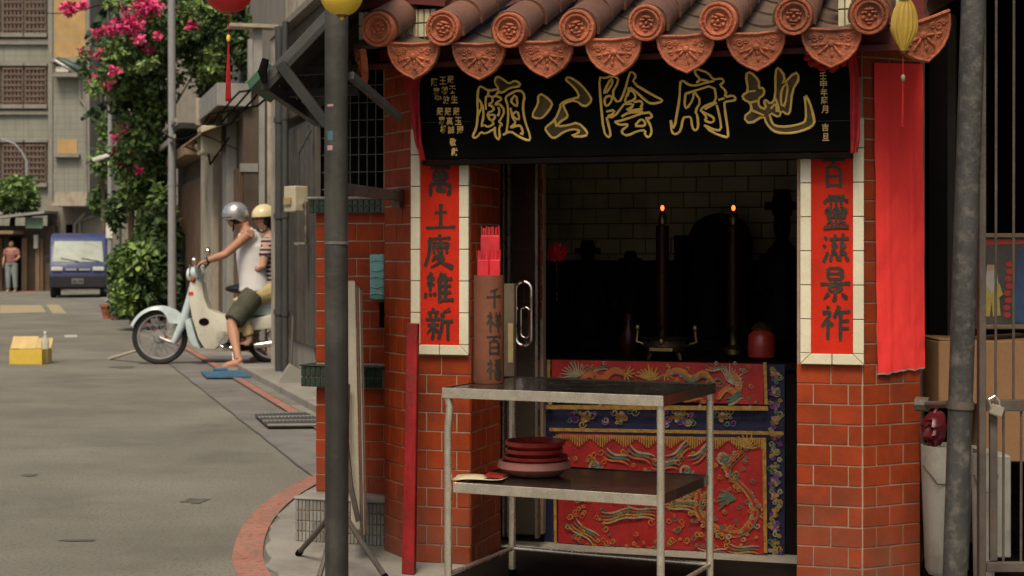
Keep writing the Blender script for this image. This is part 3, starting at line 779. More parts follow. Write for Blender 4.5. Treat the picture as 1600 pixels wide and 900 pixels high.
CH5 = {
 'a': (735, 110, 7.826, [
  "340,260 345,215 295,150 310,85 345,75 400,105 470,165 545,120 610,160 600,195 480,210 390,275 340,260", "340,225 225,250 130,190 100,215 85,330 92,560 72,715 28,800 45,828 85,815 130,752 180,778 295,715",
  "150,420 165,560 130,690 165,665 215,695 290,655 270,630", "190,480 185,330 215,305 270,325 275,385 215,420 275,440 290,490 200,520 245,620 300,590 300,540 215,545",
  "310,310 375,335 380,360 320,390 300,430 350,400 425,490 370,600 345,625 400,670 350,680 362,825 340,850 300,795 300,690", "340,450 360,500 335,560",
  "440,760 465,590 460,430 430,350 440,310 600,230 670,300 640,430 660,600 740,820 715,865 590,810 490,740 400,790", "490,370 560,285 580,440 530,420 490,370",
  "510,540 575,490 605,600 550,590 510,540", "490,700 560,640 520,590 490,460", "500,700 590,670 625,690 650,790 610,770", "85,330 150,420 92,560", "215,305 225,250", "270,325 310,310 340,260"]),
 'b': (825, 110, 7.826, ["150,285 120,330 130,400 40,560 120,590 190,575 300,425 280,375 205,310 150,285",
  "455,105 490,80 540,95 650,170 775,330 770,390 690,450 580,360 440,400 430,440 490,545 470,585 400,620 350,690 500,670 610,635 730,750 710,810 510,810 620,765 630,735 550,715 430,755 340,825 290,825 215,730 215,695 330,610 400,450 390,420 440,380 560,345 630,325 600,250 540,180 455,105", "330,610 350,690"]),
 'c': (930, 105, 7.5, ["380,250 430,240 600,400 660,430 770,410 795,385 680,330 430,180 485,100 430,50 400,70 345,290 275,430 190,320 280,155 240,105 180,105 110,130 45,110 65,400 100,760 155,830 185,790 150,650 130,580 220,590 340,430",
  "190,330 200,390 140,460 110,430 115,350 190,330", "110,310 110,270 190,120 210,180 130,300", "130,520 235,500 200,560 150,570", "350,400 365,330 420,260 470,320 470,380 345,420",
  "345,430 450,430 430,470 350,510 480,500 560,485", "450,410 540,390 555,440 530,470", "230,640 330,620 620,515 675,575 640,600 590,600", "310,580 380,535 560,520",
  "230,640 290,680 380,665 380,690 310,740 320,780 380,805 500,745 590,740 580,790 625,830 665,770 650,680 600,600", "470,680 540,600 590,650 580,690 470,690", "395,260 380,340"]),
 'd': (1040, 100, 7.5, ["360,220 410,180 345,110 345,65 375,60 500,100 560,185 650,165 685,195 670,225 630,245 715,320 690,390 790,365 825,405 800,430 690,440 690,500 740,840 715,865 540,800 455,715",
  "570,195 450,225 370,250 280,250 200,190 170,215 165,400 130,600 110,720 85,760 60,660", "60,660 70,800 120,830 180,780 205,630 250,620 300,620 310,740 345,785 385,750 375,600 345,560 415,430 340,330",
  "230,350 320,320 570,240 600,440 480,480 410,530 430,560 560,620 570,670 530,690 450,660 490,630 410,540", "235,350 220,480 245,530 320,420 330,340", "600,480 640,640 655,780 560,770 470,725", "600,450 460,530", "620,420 690,400", "410,180 460,190 500,200"]),
 'e': (1155, 95, 7.5, ["125,120 75,165 110,360 35,405 55,455 130,490 150,580 50,660 120,745 290,640 320,740 400,825 500,850 650,845 800,800 885,740 870,640 830,490 765,385 780,530 785,700 730,740 560,775 420,765 380,720 350,600 470,670 490,580 570,635 600,590 620,350 710,200 660,120 500,290 540,185 460,75 425,110 425,440 370,510 310,455 290,470 320,570 230,540 225,440 290,400 295,340 270,315 230,320 235,230 125,120",
  "495,320 485,510 535,545 580,250 495,320", "370,560 435,490 440,600", "150,580 290,640", "110,360 190,350", "130,490 210,470", "425,440 455,520 470,600"]),
}
rg = random.Random(4)
def onboard(px, py, k): 
    p = S.p(px, py, QY - k); return (p.x, QY - k, p.z)
for key, (ox, oy, sc, polys) in CH5.items():
    bg_ = MB(); fill = MB()
    for i, st in enumerate(polys):
        p = [tuple(float(q) for q in a.split(',')) for a in st.split()]
        closed = p[0] == p[-1]
        pp = chaikin(p[:-1] if closed else p, 1, closed)
        pts = [onboard(ox + q.x / sc, oy + q.y / sc, 0.004 + 0.0004 * (i % 4)) for q in pp]
        if closed: pts.append(pts[0])
        bg_.tube(pts, [0.0045 + rg.uniform(-1, 1) * 0.0007 for _ in pts], 6)
        if closed and len(p) > 8:
            fill.add([onboard(ox + q[0] / sc, oy + q[1] / sc, 0.0012) for q in p[:-1]], [tuple(range(len(p) - 1))])
    sp(bg_, 'character', 'gold', plaque, smooth=True)
    if fill.v: sp(fill, 'character_ground', 'gold_dull', plaque)
# small dedication columns
def glyph(ch):
    c = bpy.data.curves.new('g', 'FONT'); c.body = ch; c.offset = 0.022; o = bpy.data.objects.new('g', c); COL.objects.link(o)
    dg = bpy.context.evaluated_depsgraph_get(); me = bpy.data.meshes.new_from_object(o.evaluated_get(dg))
    vs = [v.co.copy() for v in me.vertices]; fs = [tuple(p.vertices) for p in me.polygons]
    bpy.data.objects.remove(o); bpy.data.curves.remove(c); bpy.data.meshes.remove(me)
    return vs, fs
def tiny(ch, px, py, w, h):
    vs, fs = glyph(ch)
    x0, x1 = min(v.x for v in vs), max(v.x for v in vs); y0, y1 = min(v.y for v in vs), max(v.y for v in vs)
    b = MB(); b.add([onboard(px + ((v.x - x0) / max(0.3, x1 - x0) - 0.5) * w, py - ((v.y - y0) / max(0.3, y1 - y0) - 0.5) * h, 0.0014) for v in vs], fs)
    me = bpy.data.meshes.new('small_character'); me.from_pydata(b.v, [], b.f); me.materials.append(_M['gold_small']); link('small_character', me, plaque, OFF[plaque.name])
for (x0, y0, dx, ys, tx) in ((704, 124, 3.0, (0, 16, 31, 50, 65, 79), '蘇天生蘇玉盟'), (692, 126, 2.6, (0, 15, 30, 48, 63, 77, 96, 111), '王錦波蘇真誠敬獻'), (679, 128, 2.8, (0, 15, 28, 46, 60, 74), '陳慶堂蘇慶雄')):
    for i, dy in enumerate(ys): tiny(tx[i], x0 + dx * i, y0 + dy, 10.5, 12.5)
for i, dy in enumerate((118, 131, 144, 157, 171, 199, 214)): tiny('壬申年臘月吉旦'[i], 1286 + i * 0.7, dy, 10.5, 12)
# red cloth draped round the board
cl = sth('red_cloth', 'red cloth draped over the ends of the black name board with a ruffled rosette', 'cloth', q0.x, QY, 1.50)
def drape(pts_l, pts_r, y, name, nv=24, amp=0.010, fr=5):
    b = MB()
    def f(u, v):
        i = v * (len(pts_l) - 1); a = min(int(i), len(pts_l) - 2); t = i - a
        l_ = Vector(pts_l[a]).lerp(Vector(pts_l[a + 1]), t); r_ = Vector(pts_r[a]).lerp(Vector(pts_r[a + 1]), t)
        q = l_.lerp(r_, u); p = S.p(q.x, q.y, y)
        return (p.x, y - 0.006 + amp * math.sin(u * fr * 2 + v * 3) * (0.3 + v), p.z)
    b.grid(f, 12, nv); return sp(b, name, 'red_cloth', cl, smooth=80, solid=0.003)
drape([(628, 95), (634, 135), (642, 180), (649, 220), (661, 250)], [(668, 95), (656, 135), (658, 180), (659, 220), (664, 250)], QY - 0.012, 'side_drop')
drape([(1322, 75), (1328, 120), (1329, 170), (1330, 215), (1330, 240)], [(1338, 75), (1343, 120), (1344, 170), (1343, 215), (1339, 238)], QY - 0.012, 'side_drop', amp=0.006)
b = MB(); b.bb(q0.x, q1.x, QY - 0.014, QY + 0.04, 1.846, 1.872); sp(b, 'top_band', 'red_cloth', cl)
b = MB(); r0 = S.p(1292, 92, QY - 0.03)
for k in range(70):
    a = rg.uniform(0, 2 * PI); rr = rg.uniform(0.02, 0.075)
    c = Vector((r0.x + rr * math.cos(a), QY - 0.03 + rg.uniform(-1, 1) * 0.015, r0.z + 0.03 + rr * math.sin(a) * 0.9))
    b.ell(c, (0.014, 0.006, 0.012), 6, 4, Matrix.Rotation(rg.uniform(0, 3), 4, 'Y'))
sp(b, 'rosette', 'red_cloth', cl, smooth=True)
# red paper banner on the splayed face of the right pillar
C = Frame(*S.w(XR1 + 0.004, 0).to_2d(), S.a + R(45))
bn = thing('paper_banner', 'long blank red paper banner with a torn lower edge on the right pillar', 'banner', C.w(0, 0, 0.73), C.a)
b = MB(); by = -0.008
t0, t1 = C.p(1366, 98, by), C.p(1441, 100, by); l0, l1 = C.p(1370, 585, by), C.p(1445, 574, by)
def banner(u, v):
    zt = t0.z + (t1.z - t0.z) * u; zb = l0.z + (l1.z - l0.z) * u + 0.008 * mnoise.noise(Vector((u * 7, 3, 0)))
    x0 = t0.x + (l0.x - t0.x) * v + 0.006 * mnoise.noise(Vector((1, v * 6, 0))); x1 = t1.x + (l1.x - t1.x) * v + 0.003 * mnoise.noise(Vector((5, v * 6, 0)))
    y = by - 0.006 * abs(mnoise.noise(Vector((u * 2.5, v * 7, 8)))) - 0.010 * max(0, v - 0.8) * 5 * abs(mnoise.noise(Vector((u * 3, v * 14, 1)))) - 0.0025 * math.exp(-((u - 0.28) / 0.02) ** 2) - 0.0025 * math.exp(-((u - 0.78) / 0.02) ** 2)
    return (x0 + (x1 - x0) * u, y, zt + (zb - zt) * v - 0.73)
b.grid(banner, 26, 90); b.build('paper', 'red_paper', bn, smooth=80)
b = MB()
for i in range(26):
    p0, p1 = Vector(banner(i / 26, 1)), Vector(banner((i + 1) / 26, 1)); dn = Vector((0, -0.001, -0.0045 * (0.5 + abs(mnoise.noise(Vector((i * 0.9, 0, 0)))))))
    up = Vector((0, -0.0015, 0.002)); b.add([p0 + up, p1 + up, p1 + dn, p0 + dn], [(0, 1, 2, 3)])
b.build('torn_edge', 'white_plastic', bn)

# ------------------------------------------------------------ stainless serving table in front
FL, FRr, RR = Vector((-0.224, 5.193)), Vector((0.461, 4.886)), Vector((0.684, 5.375))
ta = math.atan2(FRr.y - FL.y, FRr.x - FL.x); TW = (FRr - FL).length; TD = (RR - FRr).length
tb = thing('serving_table', 'two shelf stainless steel table on thin tube legs before the altar', 'table', (FL.x, FL.y, 0.012), ta)
ZB = -0.012
def tray(z, x0, x1, y0, y1, name, rim=0.030):
    b = MB(); b.bb(x0, x1, y0, y1, z - 0.012 + ZB, z + ZB)
    o = b.build(name, 'steel_top', tb, bevel=0.002)
    b = MB(); b.bb(x0 - 0.002, x1 + 0.002, y0 - 0.004, y0 - 0.0005, z - rim + ZB, z + 0.003 + ZB); b.build('rim', 'steel', o, bevel=0.0012)
    b = MB(); b.bb(x1 + 0.0005, x1 + 0.004, y0, y1, z - rim + ZB, z + 0.003 + ZB); b.bb(x0 - 0.004, x0 - 0.0005, y0, y1, z - rim + ZB, z + 0.003 + ZB); b.bb(x0, x1, y1 + 0.0005, y1 + 0.004, z - rim + ZB, z + 0.003 + ZB)
    b.build('rim', 'steel_top', o)
tray(0.720, 0, TW, 0, TD, 'table_top')
tray(0.412, 0.03, TW - 0.02, 0.02, TD - 0.01, 'shelf')
for i, (x, y) in enumerate(((0.012, 0.014), (TW - 0.012, 0.014), (TW - 0.012, TD - 0.014), (0.012, TD - 0.014))):
    b = MB()
    if i == 0: pts = [(x, y, 0.70), (x, y, 0.675), (x + 0.006, y, 0.65), (x + 0.004, y, 0.62), (x - 0.001, y, 0.58), (x, y, 0.4), (x, y, 0.0)]
    else: pts = [(x, y, 0.70), (x, y, 0.35), (x, y, 0.0)]
    b.tube([(p[0], p[1], p[2]) for p in pts], 0.0125, 12); lg = b.build('leg', 'steel', tb, smooth=True)
    b = MB(); b.tube([(x, y, 0.03), (x, y, -0.0)], 0.015, 12); b.build('foot', 'black_void', lg)
for p, q in (((0.012, TD - 0.014), (TW - 0.012, TD - 0.014)), ((0.012, 0.014), (0.012, TD - 0.014)), ((TW - 0.012, 0.014), (TW - 0.012, TD - 0.014))):
    b = MB(); b.tube([(*p, 0.103), (*q, 0.103)], 0.008, 10); b.build('stretcher', 'steel', tb, smooth=True)
def ontable(px, py, z):
    d = (EYE - z) * F / (py - HY); return Vector(((px - HX) / F * d, d, z))
# bamboo incense holder with packs of red incense
ip = ontable(764, 598, 0.721)
scl = ip.y / F
ih = thing('incense_holder', 'brown bamboo incense holder with dark brush characters on the steel table', 'incense holder', ip)
rI = 24 * scl; hI = 168 * scl
b = MB(); b.lathe([(rI * 0.98, 0), (rI * 1.0, 0.003), (rI * 0.985, hI * 0.45), (rI * 0.99, hI * 0.9), (rI, hI), (rI * 0.86, hI), (rI * 0.84, 0.02), (0, 0.02)], 28); ho = b.build('tube', 'bamboo', ih, smooth=True)
for i, ch in enumerate('千祥百福'):
    z1 = hI - (18 + i * 37) * scl; hh = 33 * scl; wI = 27 * scl; xo = 9 * scl
    def f(x, y, k, z1=z1, hh=hh):
        a = (xo + (x - 0.5) * wI) / rI
        return ((rI + 0.0008 + 0.0002 * k) * math.sin(a), -(rI + 0.0008 + 0.0002 * k) * math.cos(a), z1 - hh * y)
    char_mesh(ch, f, 11).build('character', 'ink', ih)
packs = ((-6, 0.0, 22, 72, 0.004), (10, -3, 18, 66, -0.01), (-2, 6, 19, 100, 0.02), (8, 5, 14, 102, 0.0))
for i, (dx, dy, w, h, lean) in enumerate(((-9, -4, 20, 38, -0.02), (9, -3, 19, 38, 0.03), (2, 8, 33, 76, 0.0))):
    p = thing('incense_pack', ('red incense pack at the left front of the bamboo holder', 'red incense pack at the right front of the bamboo holder', 'tall red incense pack standing at the back of the bamboo holder')[i], 'incense', ip + Vector((dx * scl, dy * scl, 0.022)), lean, 'red incense packs in the bamboo holder')
    H = hI + h * scl - 0.022
    b = MB(); n_ = 7
    b.box((0, 0, H / 2 - 0.015), (w * scl * 0.92, 9 * scl, H - 0.03)); b.build('wrapper', 'incense_pack', p, bevel=0.003)
    b = MB()
    for k in range(n_ * 2):
        xx = (k / (n_ * 2 - 1) - 0.5) * w * scl * 0.86; b.tube([(xx, rg.uniform(-1, 1) * 3 * scl, H - 0.04), (xx + rg.uniform(-1, 1) * 0.002, 0, H + rg.uniform(-0.006, 0.004))], 0.0016, 5)
    b.build('incense_sticks', 'incense_pack', p)
# narrow wooden blocks behind the holder
wp = ontable(797, 588, 0.721)
wbk = thing('fortune_block', 'narrow grey wooden case standing behind the bamboo incense holder', 'case', wp, R(-15))
mat('old_wood', (0.10, 0.075, 0.045), 0.7, 0.25, 12)
b = MB(); b.box((0, 0, 0.165), (0.038, 0.03, 0.33)); b.build('case', 'old_wood', wbk, bevel=0.002)
mat('pale_label', (0.33, 0.25, 0.11), 0.7, 0.15, 12)
b = MB(); b.box((0.006, -0.0165, 0.12), (0.018, 0.002, 0.14)); b.build('label_strip', 'pale_label', wbk)
# red dishes stacked on the lower shelf
sp0 = ontable(835, 742, 0.413)
k2 = sp0.y / F
zz = 0.413
dishes = [(58, 24, 0.55, 'bowl_pink', 'widest pinkish rounded dish at the bottom of the stack'), (52, 11, 0.9, 'bowl_red', 'thin red dish second from the bottom of the stack'), (46, 13, 0.85, 'bowl_red', 'red dish just under the top one of the stack'), (48, 15, 0.92, 'bowl_red', 'red dish on top of the stack on the lower shelf')]
for i, (r_, h_, q_, m_, lb) in enumerate(dishes):
    rr, hh = r_ * k2, h_ * k2
    b = MB()
    b.lathe([(0, 0), (rr * q_ * 0.8, 0), (rr * q_ * 0.82 if i else rr * 0.7, 0.002), (rr * (0.97 if i else 1.0), hh * 0.55), (rr * (1 if i else 0.97), hh * 0.92), (rr * (0.985 if i else 0.93), hh), (rr * 0.93 if i else rr * 0.88, hh * 0.95), (rr * 0.86 if i else rr * 0.8, hh * 0.5), (0, hh * 0.45)], 40)
    o = b.build('dish', m_, None, smooth=True, loc=(sp0.x + (i % 2) * 0.004, sp0.y, zz))
    tag(o, lb, 'dish', 'red dishes stacked on the lower shelf')
    zz += hh * (0.80 if i else 0.84)
lf = ontable(750, 748, 0.415)
o = thing('leaflet', 'yellow and red printed leaflet lying at the left of the lower shelf', 'leaflet', lf, R(-8))
b = MB(); b.grid(lambda u, v: ((u - 0.5) * 0.17, (v - 0.5) * 0.13, 0.003 + 0.01 * u * u * (1 - v) + 0.004 * math.sin(u * 5)), 10, 6); b.build('paper', 'paper', o, solid=0.0015)
b = MB(); b.grid(lambda u, v: (0.02 + u * 0.062, (v - 0.5) * 0.12, 0.0085 + 0.004 + 0.004 * math.sin((u + 1) * 2)), 6, 4); b.build('printed_patch', 'bowl_red', o)

# ------------------------------------------------------------ altar
AY = 0.52
a0, a1 = S.p(853, 560, AY), S.p(1226, 567, AY)
AX0, AX1, AZ = a0.x, a1.x, 0.742
alt = sth('altar', 'dark wooden altar table behind embroidered cloths in the shrine doorway', 'altar', (AX0 + AX1) / 2, AY, 0.006)
b = MB(); b.bb(AX0 - 0.04, AX1 + 0.06, AY + 0.02, 1.25, AZ - 0.03, AZ); sp(b, 'top', 'dark_wood', alt, bevel=0.004)
for x in (AX0, AX1 + 0.02):
    for y in (AY + 0.06, 1.2):
        b = MB(); b.bb(x - 0.025, x + 0.025, y - 0.025, y + 0.025, 0.006, AZ - 0.03); sp(b, 'leg', 'dark_wood', alt)
b = MB(); b.bb(AX0 - 0.02, AX1 + 0.04, AY + 0.06, AY + 0.08, 0.05, AZ - 0.03); sp(b, 'front_panel', 'dark_wood', alt)
def cloth(t, pA, pB, y, m, name, amp=0.004, fr=9, nu=40, nv=16):
    A, Bq = S.p(*pA, y), S.p(*pB, y)
    b = MB(); b.grid(lambda u, v: (A.x + (Bq.x - A.x) * u, y + amp * math.sin(u * fr * 2 + 1.3 * math.sin(v * 2)) * (0.2 + v), A.z + (Bq.z - A.z) * v), nu, nv)
    return sp(b, name, m, t, smooth=80, solid=0.002)
up = sth('altar_cloth', 'upper red altar cloth embroidered with dragons and edged in yellow', 'cloth', (AX0 + AX1) / 2, AY, AZ, 'embroidered altar cloths')
lo = sth('altar_cloth', 'lower red altar cloth with yellow scalloped fringe and a large dragon', 'cloth', (AX0 + AX1) / 2, AY, 0.05, 'embroidered altar cloths')
bl = sth('altar_cloth', 'dark blue flowered altar cloth showing round the red ones', 'cloth', (AX0 + AX1) / 2, AY, 0.05, 'embroidered altar cloths')
cloth(bl, (850, 562), (1226, 905), AY + 0.022, 'altar_blue', 'blue_field', amp=0.002)
cloth(up, (862, 562), (1193, 632), AY - 0.012, 'altar_red', 'red_field')
cloth(lo, (872, 676), (1192, 866), AY - 0.002, 'altar_red', 'red_field')
def strip_px(t, p, q, w, y, m, name):
    a, e = S.p(*p, y), S.p(*q, y); dirv = (e - a).normalized()
    b = MB(); L = (e - a).length
    n_ = max(2, int(L / 0.02)); pts = [(a.x + (e.x - a.x) * i / n_, a.z + (e.z - a.z) * i / n_) for i in range(n_ + 1)]
    vs, fs = ribbon(pts, w); b.add([(v.x, y + 0.0015 * math.sin(i), v.y) for i, v in enumerate(vs)], fs); return sp(b, name, m, t, solid=0.0015)
YU, YLo = AY - 0.020, AY - 0.010
strip_px(up, (853, 636), (1200, 638), 0.017, YU, 'fringe_gold', 'border'); strip_px(up, (857, 562), (857, 630), 0.014, YU, 'fringe_gold', 'border'); strip_px(up, (1195, 566), (1197, 632), 0.012, YU, 'fringe_gold', 'border')
strip_px(lo, (858, 671), (1224, 677), 0.013, YLo, 'fringe_gold', 'border'); strip_px(lo, (1194, 684), (1196, 864), 0.014, YLo, 'fringe_gold', 'border'); strip_px(lo, (870, 866), (1200, 872), 0.013, YLo, 'fringe_gold', 'border'); strip_px(lo, (866, 682), (868, 862), 0.012, YLo, 'fringe_gold', 'border')
b = MB()
for i in range(9):
    x0_, x1_ = 868 + i * 36, 868 + (i + 1) * 36
    for k in range(10):
        x = x0_ + (x1_ - x0_) * (k + 0.5) / 10; ln = 5 + 13 * abs(k - 4.5) / 4.5
        p, q = S.p(x, 679 + i * 0.6, YLo), S.p(x, 679 + i * 0.6 + ln, YLo)
        b.add([(p.x - 0.004, YLo - 0.002, p.z), (p.x + 0.004, YLo - 0.002, p.z), (q.x + 0.002, YLo - 0.003, q.z), (q.x - 0.002, YLo - 0.003, q.z)], [(0, 1, 2, 3)])
sp(b, 'scalloped_fringe', 'fringe_gold', lo)
re_ = random.Random(21)
class Emb:
    def __init__(s, t, y): s.t = t; s.y = y; s.b = {}; s.n = 0
    def rib(s, pts, m, w=2.2):
        s.n += 1
        pp = chaikin([Vector(p) for p in pts], 2)
        vs, fs = ribbon([tuple(p) for p in pp], [w * (0.35 + 0.9 * math.sin(PI * min(1, max(0.08, i / (len(pp) - 1))))) for i in range(len(pp))])
        out = []
        for v in vs:
            p = S.p(v.x, v.y, s.y); out.append((p.x, s.y - 0.0004 * (s.n % 8), p.z))
        s.b.setdefault(m, MB()).add(out, fs)
    def dot(s, px, py, r, m):
        s.n += 1
        pts = [(px + r * math.cos(a), py + r * math.sin(a)) for a in [2 * PI * i / 7 for i in range(7)]]
        out = [(S.p(x, y, s.y).x, s.y - 0.0004 * (s.n % 8), S.p(x, y, s.y).z) for x, y in pts]
        s.b.setdefault(m, MB()).add(out, [tuple(range(7))])
    def waves(s, x, y, a, L, n, gap, mats, amp=5, w=2.2):
        for i in range(n):
            ox, oy = -math.sin(a) * gap * i, math.cos(a) * gap * i
            pts = []
            for k in range(7):
                t = k / 6; q = amp * math.sin(t * 5 + i * 0.3)
                pts.append((x + ox + math.cos(a) * L * t - math.sin(a) * q, y + oy + math.sin(a) * L * t + math.cos(a) * q))
            s.rib(pts, mats[i % len(mats)], w)
    def fan(s, x, y, r, a0, a1, n, m, w=1.8):
        for i in range(n):
            a = a0 + (a1 - a0) * i / (n - 1); rr = r * re_.uniform(0.8, 1.1)
            s.rib([(x, y), (x + rr * 0.5 * math.cos(a + 0.2), y + rr * 0.5 * math.sin(a + 0.2)), (x + rr * math.cos(a), y + rr * math.sin(a))], m, w)
    def flower(s, x, y, r, cols):
        for i in range(6):
            a = 2 * PI * i / 6 + re_.random(); s.dot(x + r * 0.6 * math.cos(a), y + r * 0.6 * math.sin(a), r * 0.36, cols[i % len(cols)])
        s.dot(x, y, r * 0.33, 'fringe_gold')
    def scroll(s, x, y, r, m, w=2.4, turns=1.4, d=1):
        s.rib([(x + d * r * (1 - t * 0.75) * math.cos(t * turns * 6.28), y + r * (1 - t * 0.75) * math.sin(t * turns * 6.28)) for t in [i / 14 for i in range(15)]], m, w)
    def done(s, name='embroidery'):
        for m, b in s.b.items(): tag(sp(b, name, m, s.t), kind='stuff')
E = Emb(up, AY - 0.020)
for (x, y, f) in ((900, 590, 1), (1135, 594, -1)):
    E.fan(x, y, 26, R(180 if f > 0 else 240), R(320 if f > 0 else 380), 11, 'thread_white')
for cx_, d in ((945, 1), (1075, -1)):                           # two dragons facing the flaming pearl
    body = [(cx_ - d * 45, 604), (cx_ - d * 25, 580), (cx_ - d * 5, 596), (cx_ + d * 12, 577), (cx_ + d * 32, 584)]
    E.rib(body, 'thread_orange', 9); E.rib([(x, y - 4) for x, y in body], 'fringe_gold', 3); E.rib([(x, y + 4) for x, y in body], 'thread_green', 3)
    E.fan(cx_ + d * 34, 582, 15, R(-60), R(100), 6, 'fringe_gold', 2); E.waves(cx_ - d * 28, 571, R(8), 34, 2, 4, ('thread_green', 'thread_white'), 3)
    E.scroll(cx_ - d * 48, 596, 9, 'thread_green'); E.scroll(cx_ + d * 4, 606, 7, 'thread_white')
E.fan(1013, 594, 24, R(200), R(340), 9, 'fringe_gold', 3); E.dot(1018, 586, 5, 'thread_orange'); E.dot(1018, 586, 3, 'thread_white')
body = [(1120, 624), (1135, 604), (1152, 616), (1156, 594), (1142, 580)]
E.rib(body, 'thread_orange', 9); E.rib([(x + 4, y) for x, y in body], 'fringe_gold', 3); E.waves(1134, 622, R(-20), 26, 3, 5, ('thread_green', 'thread_green', 'thread_white'), 2, 4)
E.waves(1060, 618, R(4), 40, 2, 5, ('thread_green', 'thread_orange'), 3, 4); E.waves(880, 612, R(4), 50, 2, 5, ('thread_green', 'fringe_gold'), 3, 3)
for k in range(90): E.scroll(re_.uniform(868, 1186), re_.uniform(566, 628), re_.uniform(2, 4.5), re_.choice(('thread_white', 'thread_green', 'thread_orange', 'fringe_gold')), 1.3, 1.1, re_.choice((-1, 1)))
for x in range(860, 1196, 78): E.dot(x, 630 + (x - 860) * 0.02, 3, 'thread_white')
E.done()
E = Emb(bl, AY + 0.014)
for cx_ in (915, 970, 1055, 1065, 1130):
    E.flower(cx_, 652, 9, ('thread_orange', 'thread_white', 'fringe_gold'))
    for k in range(9): E.scroll(cx_ + re_.uniform(-26, 26), 652 + re_.uniform(-10, 12), re_.uniform(3, 7), re_.choice(('thread_purple', 'thread_green', 'fringe_gold', 'thread_white', 'thread_purple')), 2, 1.2, re_.choice((-1, 1)))
for y in range(585, 880, 24):
    E.flower(1211, y, 8, re_.choice((('thread_orange', 'thread_white'), ('thread_green', 'fringe_gold'), ('thread_purple', 'thread_white'))))
    for k in range(6): E.scroll(1211 + re_.uniform(-9, 9), y + re_.uniform(-14, 14), re_.uniform(3, 6), re_.choice(('thread_purple', 'thread_green', 'fringe_gold', 'thread_white')), 1.8)
for k in range(16): E.scroll(880 + k * 20, 888 + re_.uniform(-5, 5), 7, re_.choice(('thread_green', 'thread_orange', 'fringe_gold')), 2)
E.done()
E = Emb(lo, AY - 0.011)
for (x, y, a) in ((948, 700, 25), (985, 695, 30), (1075, 712, -28), (1040, 712, -30), (1020, 716, 10)):
    E.waves(x, y, R(a), 42, 3, 6, ('thread_white', 'thread_green', 'thread_orange'), 4, 3)
for (x, y) in ((930, 728), (1072, 735), (965, 742), (1130, 715)): E.scroll(x, y, 12, 'thread_white', 3); E.scroll(x + 4, y + 3, 8, 'thread_green', 3)
# coiled dragon on the right
body = [(1160, 705), (1128, 735), (1165, 762), (1185, 800), (1160, 838), (1118, 828), (1085, 800), (1095, 765), (1070, 770), (1030, 795)]
E.rib(body, 'thread_orange', 10)
for o_, m_ in ((-5, 'fringe_gold'), (5, 'thread_green'), (0, 'altar_red'), (2, 'altar_red')): E.rib([(x + o_, y + o_ * 0.5) for x, y in body], m_, 2)
for k in range(130):
    t = re_.random() * (len(body) - 1); i = min(int(t), len(body) - 2); q = Vector(body[i]).lerp(Vector(body[i + 1]), t - i)
    E.scroll(q.x + re_.uniform(-14, 14), q.y + re_.uniform(-12, 12), re_.uniform(2.5, 5), re_.choice(('thread_white', 'fringe_gold', 'thread_green', 'thread_orange', 'fringe_gold')), 1.8, 1.1, re_.choice((-1, 1)))
E.fan(1165, 700, 26, R(-160), R(-10), 9, 'fringe_gold', 2); E.fan(1150, 780, 30, R(150), R(210), 6, 'thread_green', 2.5); E.fan(1062, 765, 24, R(30), R(120), 6, 'thread_white', 2)
for (x, y, a) in ((1045, 775, 15), (980, 790, 10), (940, 800, -5), (1140, 850, 8), (1090, 856, 6), (900, 810, 40)):
    E.waves(x, y, R(a), 46, 4, 5, ('thread_white', 'thread_green', 'fringe_gold'), 3, 2.4)
for k in range(190):
    E.scroll(re_.uniform(882, 1184), re_.uniform(705, 858), re_.uniform(2, 6), re_.choice(('fringe_gold', 'thread_green', 'thread_orange', 'fringe_gold', 'thread_orange')), 1.5, 1.2, re_.choice((-1, 1)))
E.done()

# offerings and lamps on the altar
def onalt(px, y): return S.x(px, y)
mat('brass', (0.22, 0.16, 0.07), 0.35, 0.2, 20, 0.05, metal=0.9)
mat('lamp_glow', (1.0, 0.35, 0.12), 0.5, 0, 1, 0, fine=0, emit=(1.0, 0.16, 0.04), estr=1.6)
mat('red_glass', (0.030, 0.003, 0.003), 0.35, 0.2, 8, 0.0, fine=0, spec=0.2)
for px, nm in ((1035, 'left'), (1146, 'right')):
    y = 1.05; x = onalt(px, y); p = S.p(px, 325, y)
    t = sth('candle_lamp', 'lit red electric candle lamp at the %s of the altar' % nm, 'lamp', x, y, AZ, 'lit candle lamps on the altar')
    b = MB(); b.lathe([(0.045, AZ), (0.045, AZ + 0.02), (0.02, AZ + 0.04), (0.018, AZ + 0.10), (0.03, AZ + 0.12), (0.0, AZ + 0.12)], 16, (x, y, 0)); sp(b, 'base', 'brass', t, smooth=True)
    b = MB(); b.lathe([(0.027, AZ + 0.12), (0.028, p.z - 0.075), (0.0, p.z - 0.07)], 16, (x, y, 0)); sp(b, 'candle', 'red_glass', t, smooth=True)
    b = MB(); b.lathe([(0.014, p.z - 0.07), (0.02, p.z - 0.045), (0.010, p.z - 0.018), (0, p.z - 0.018)], 12, (x, y, 0)); sp(b, 'holder', 'brass', t, smooth=True)
    b = MB(); b.ell((x, y, p.z), (0.008, 0.008, 0.012), 10, 8); sp(b, 'flame_bulb', 'lamp_glow', t, smooth=True)
y = 0.75; x = onalt(1190, y); sc_ = S.w(x, y).y / F
t = sth('red_jar', 'red glass candle jar with brass lid at the right of the altar', 'jar', x, y, AZ)
b = MB(); b.lathe([(0.04, AZ), (0.053, AZ + 0.01), (0.056, AZ + 0.05), (0.052, AZ + 0.095), (0.035, AZ + 0.115), (0, AZ + 0.115)], 20, (x, y, 0)); sp(b, 'body', 'bowl_red', t, smooth=True)
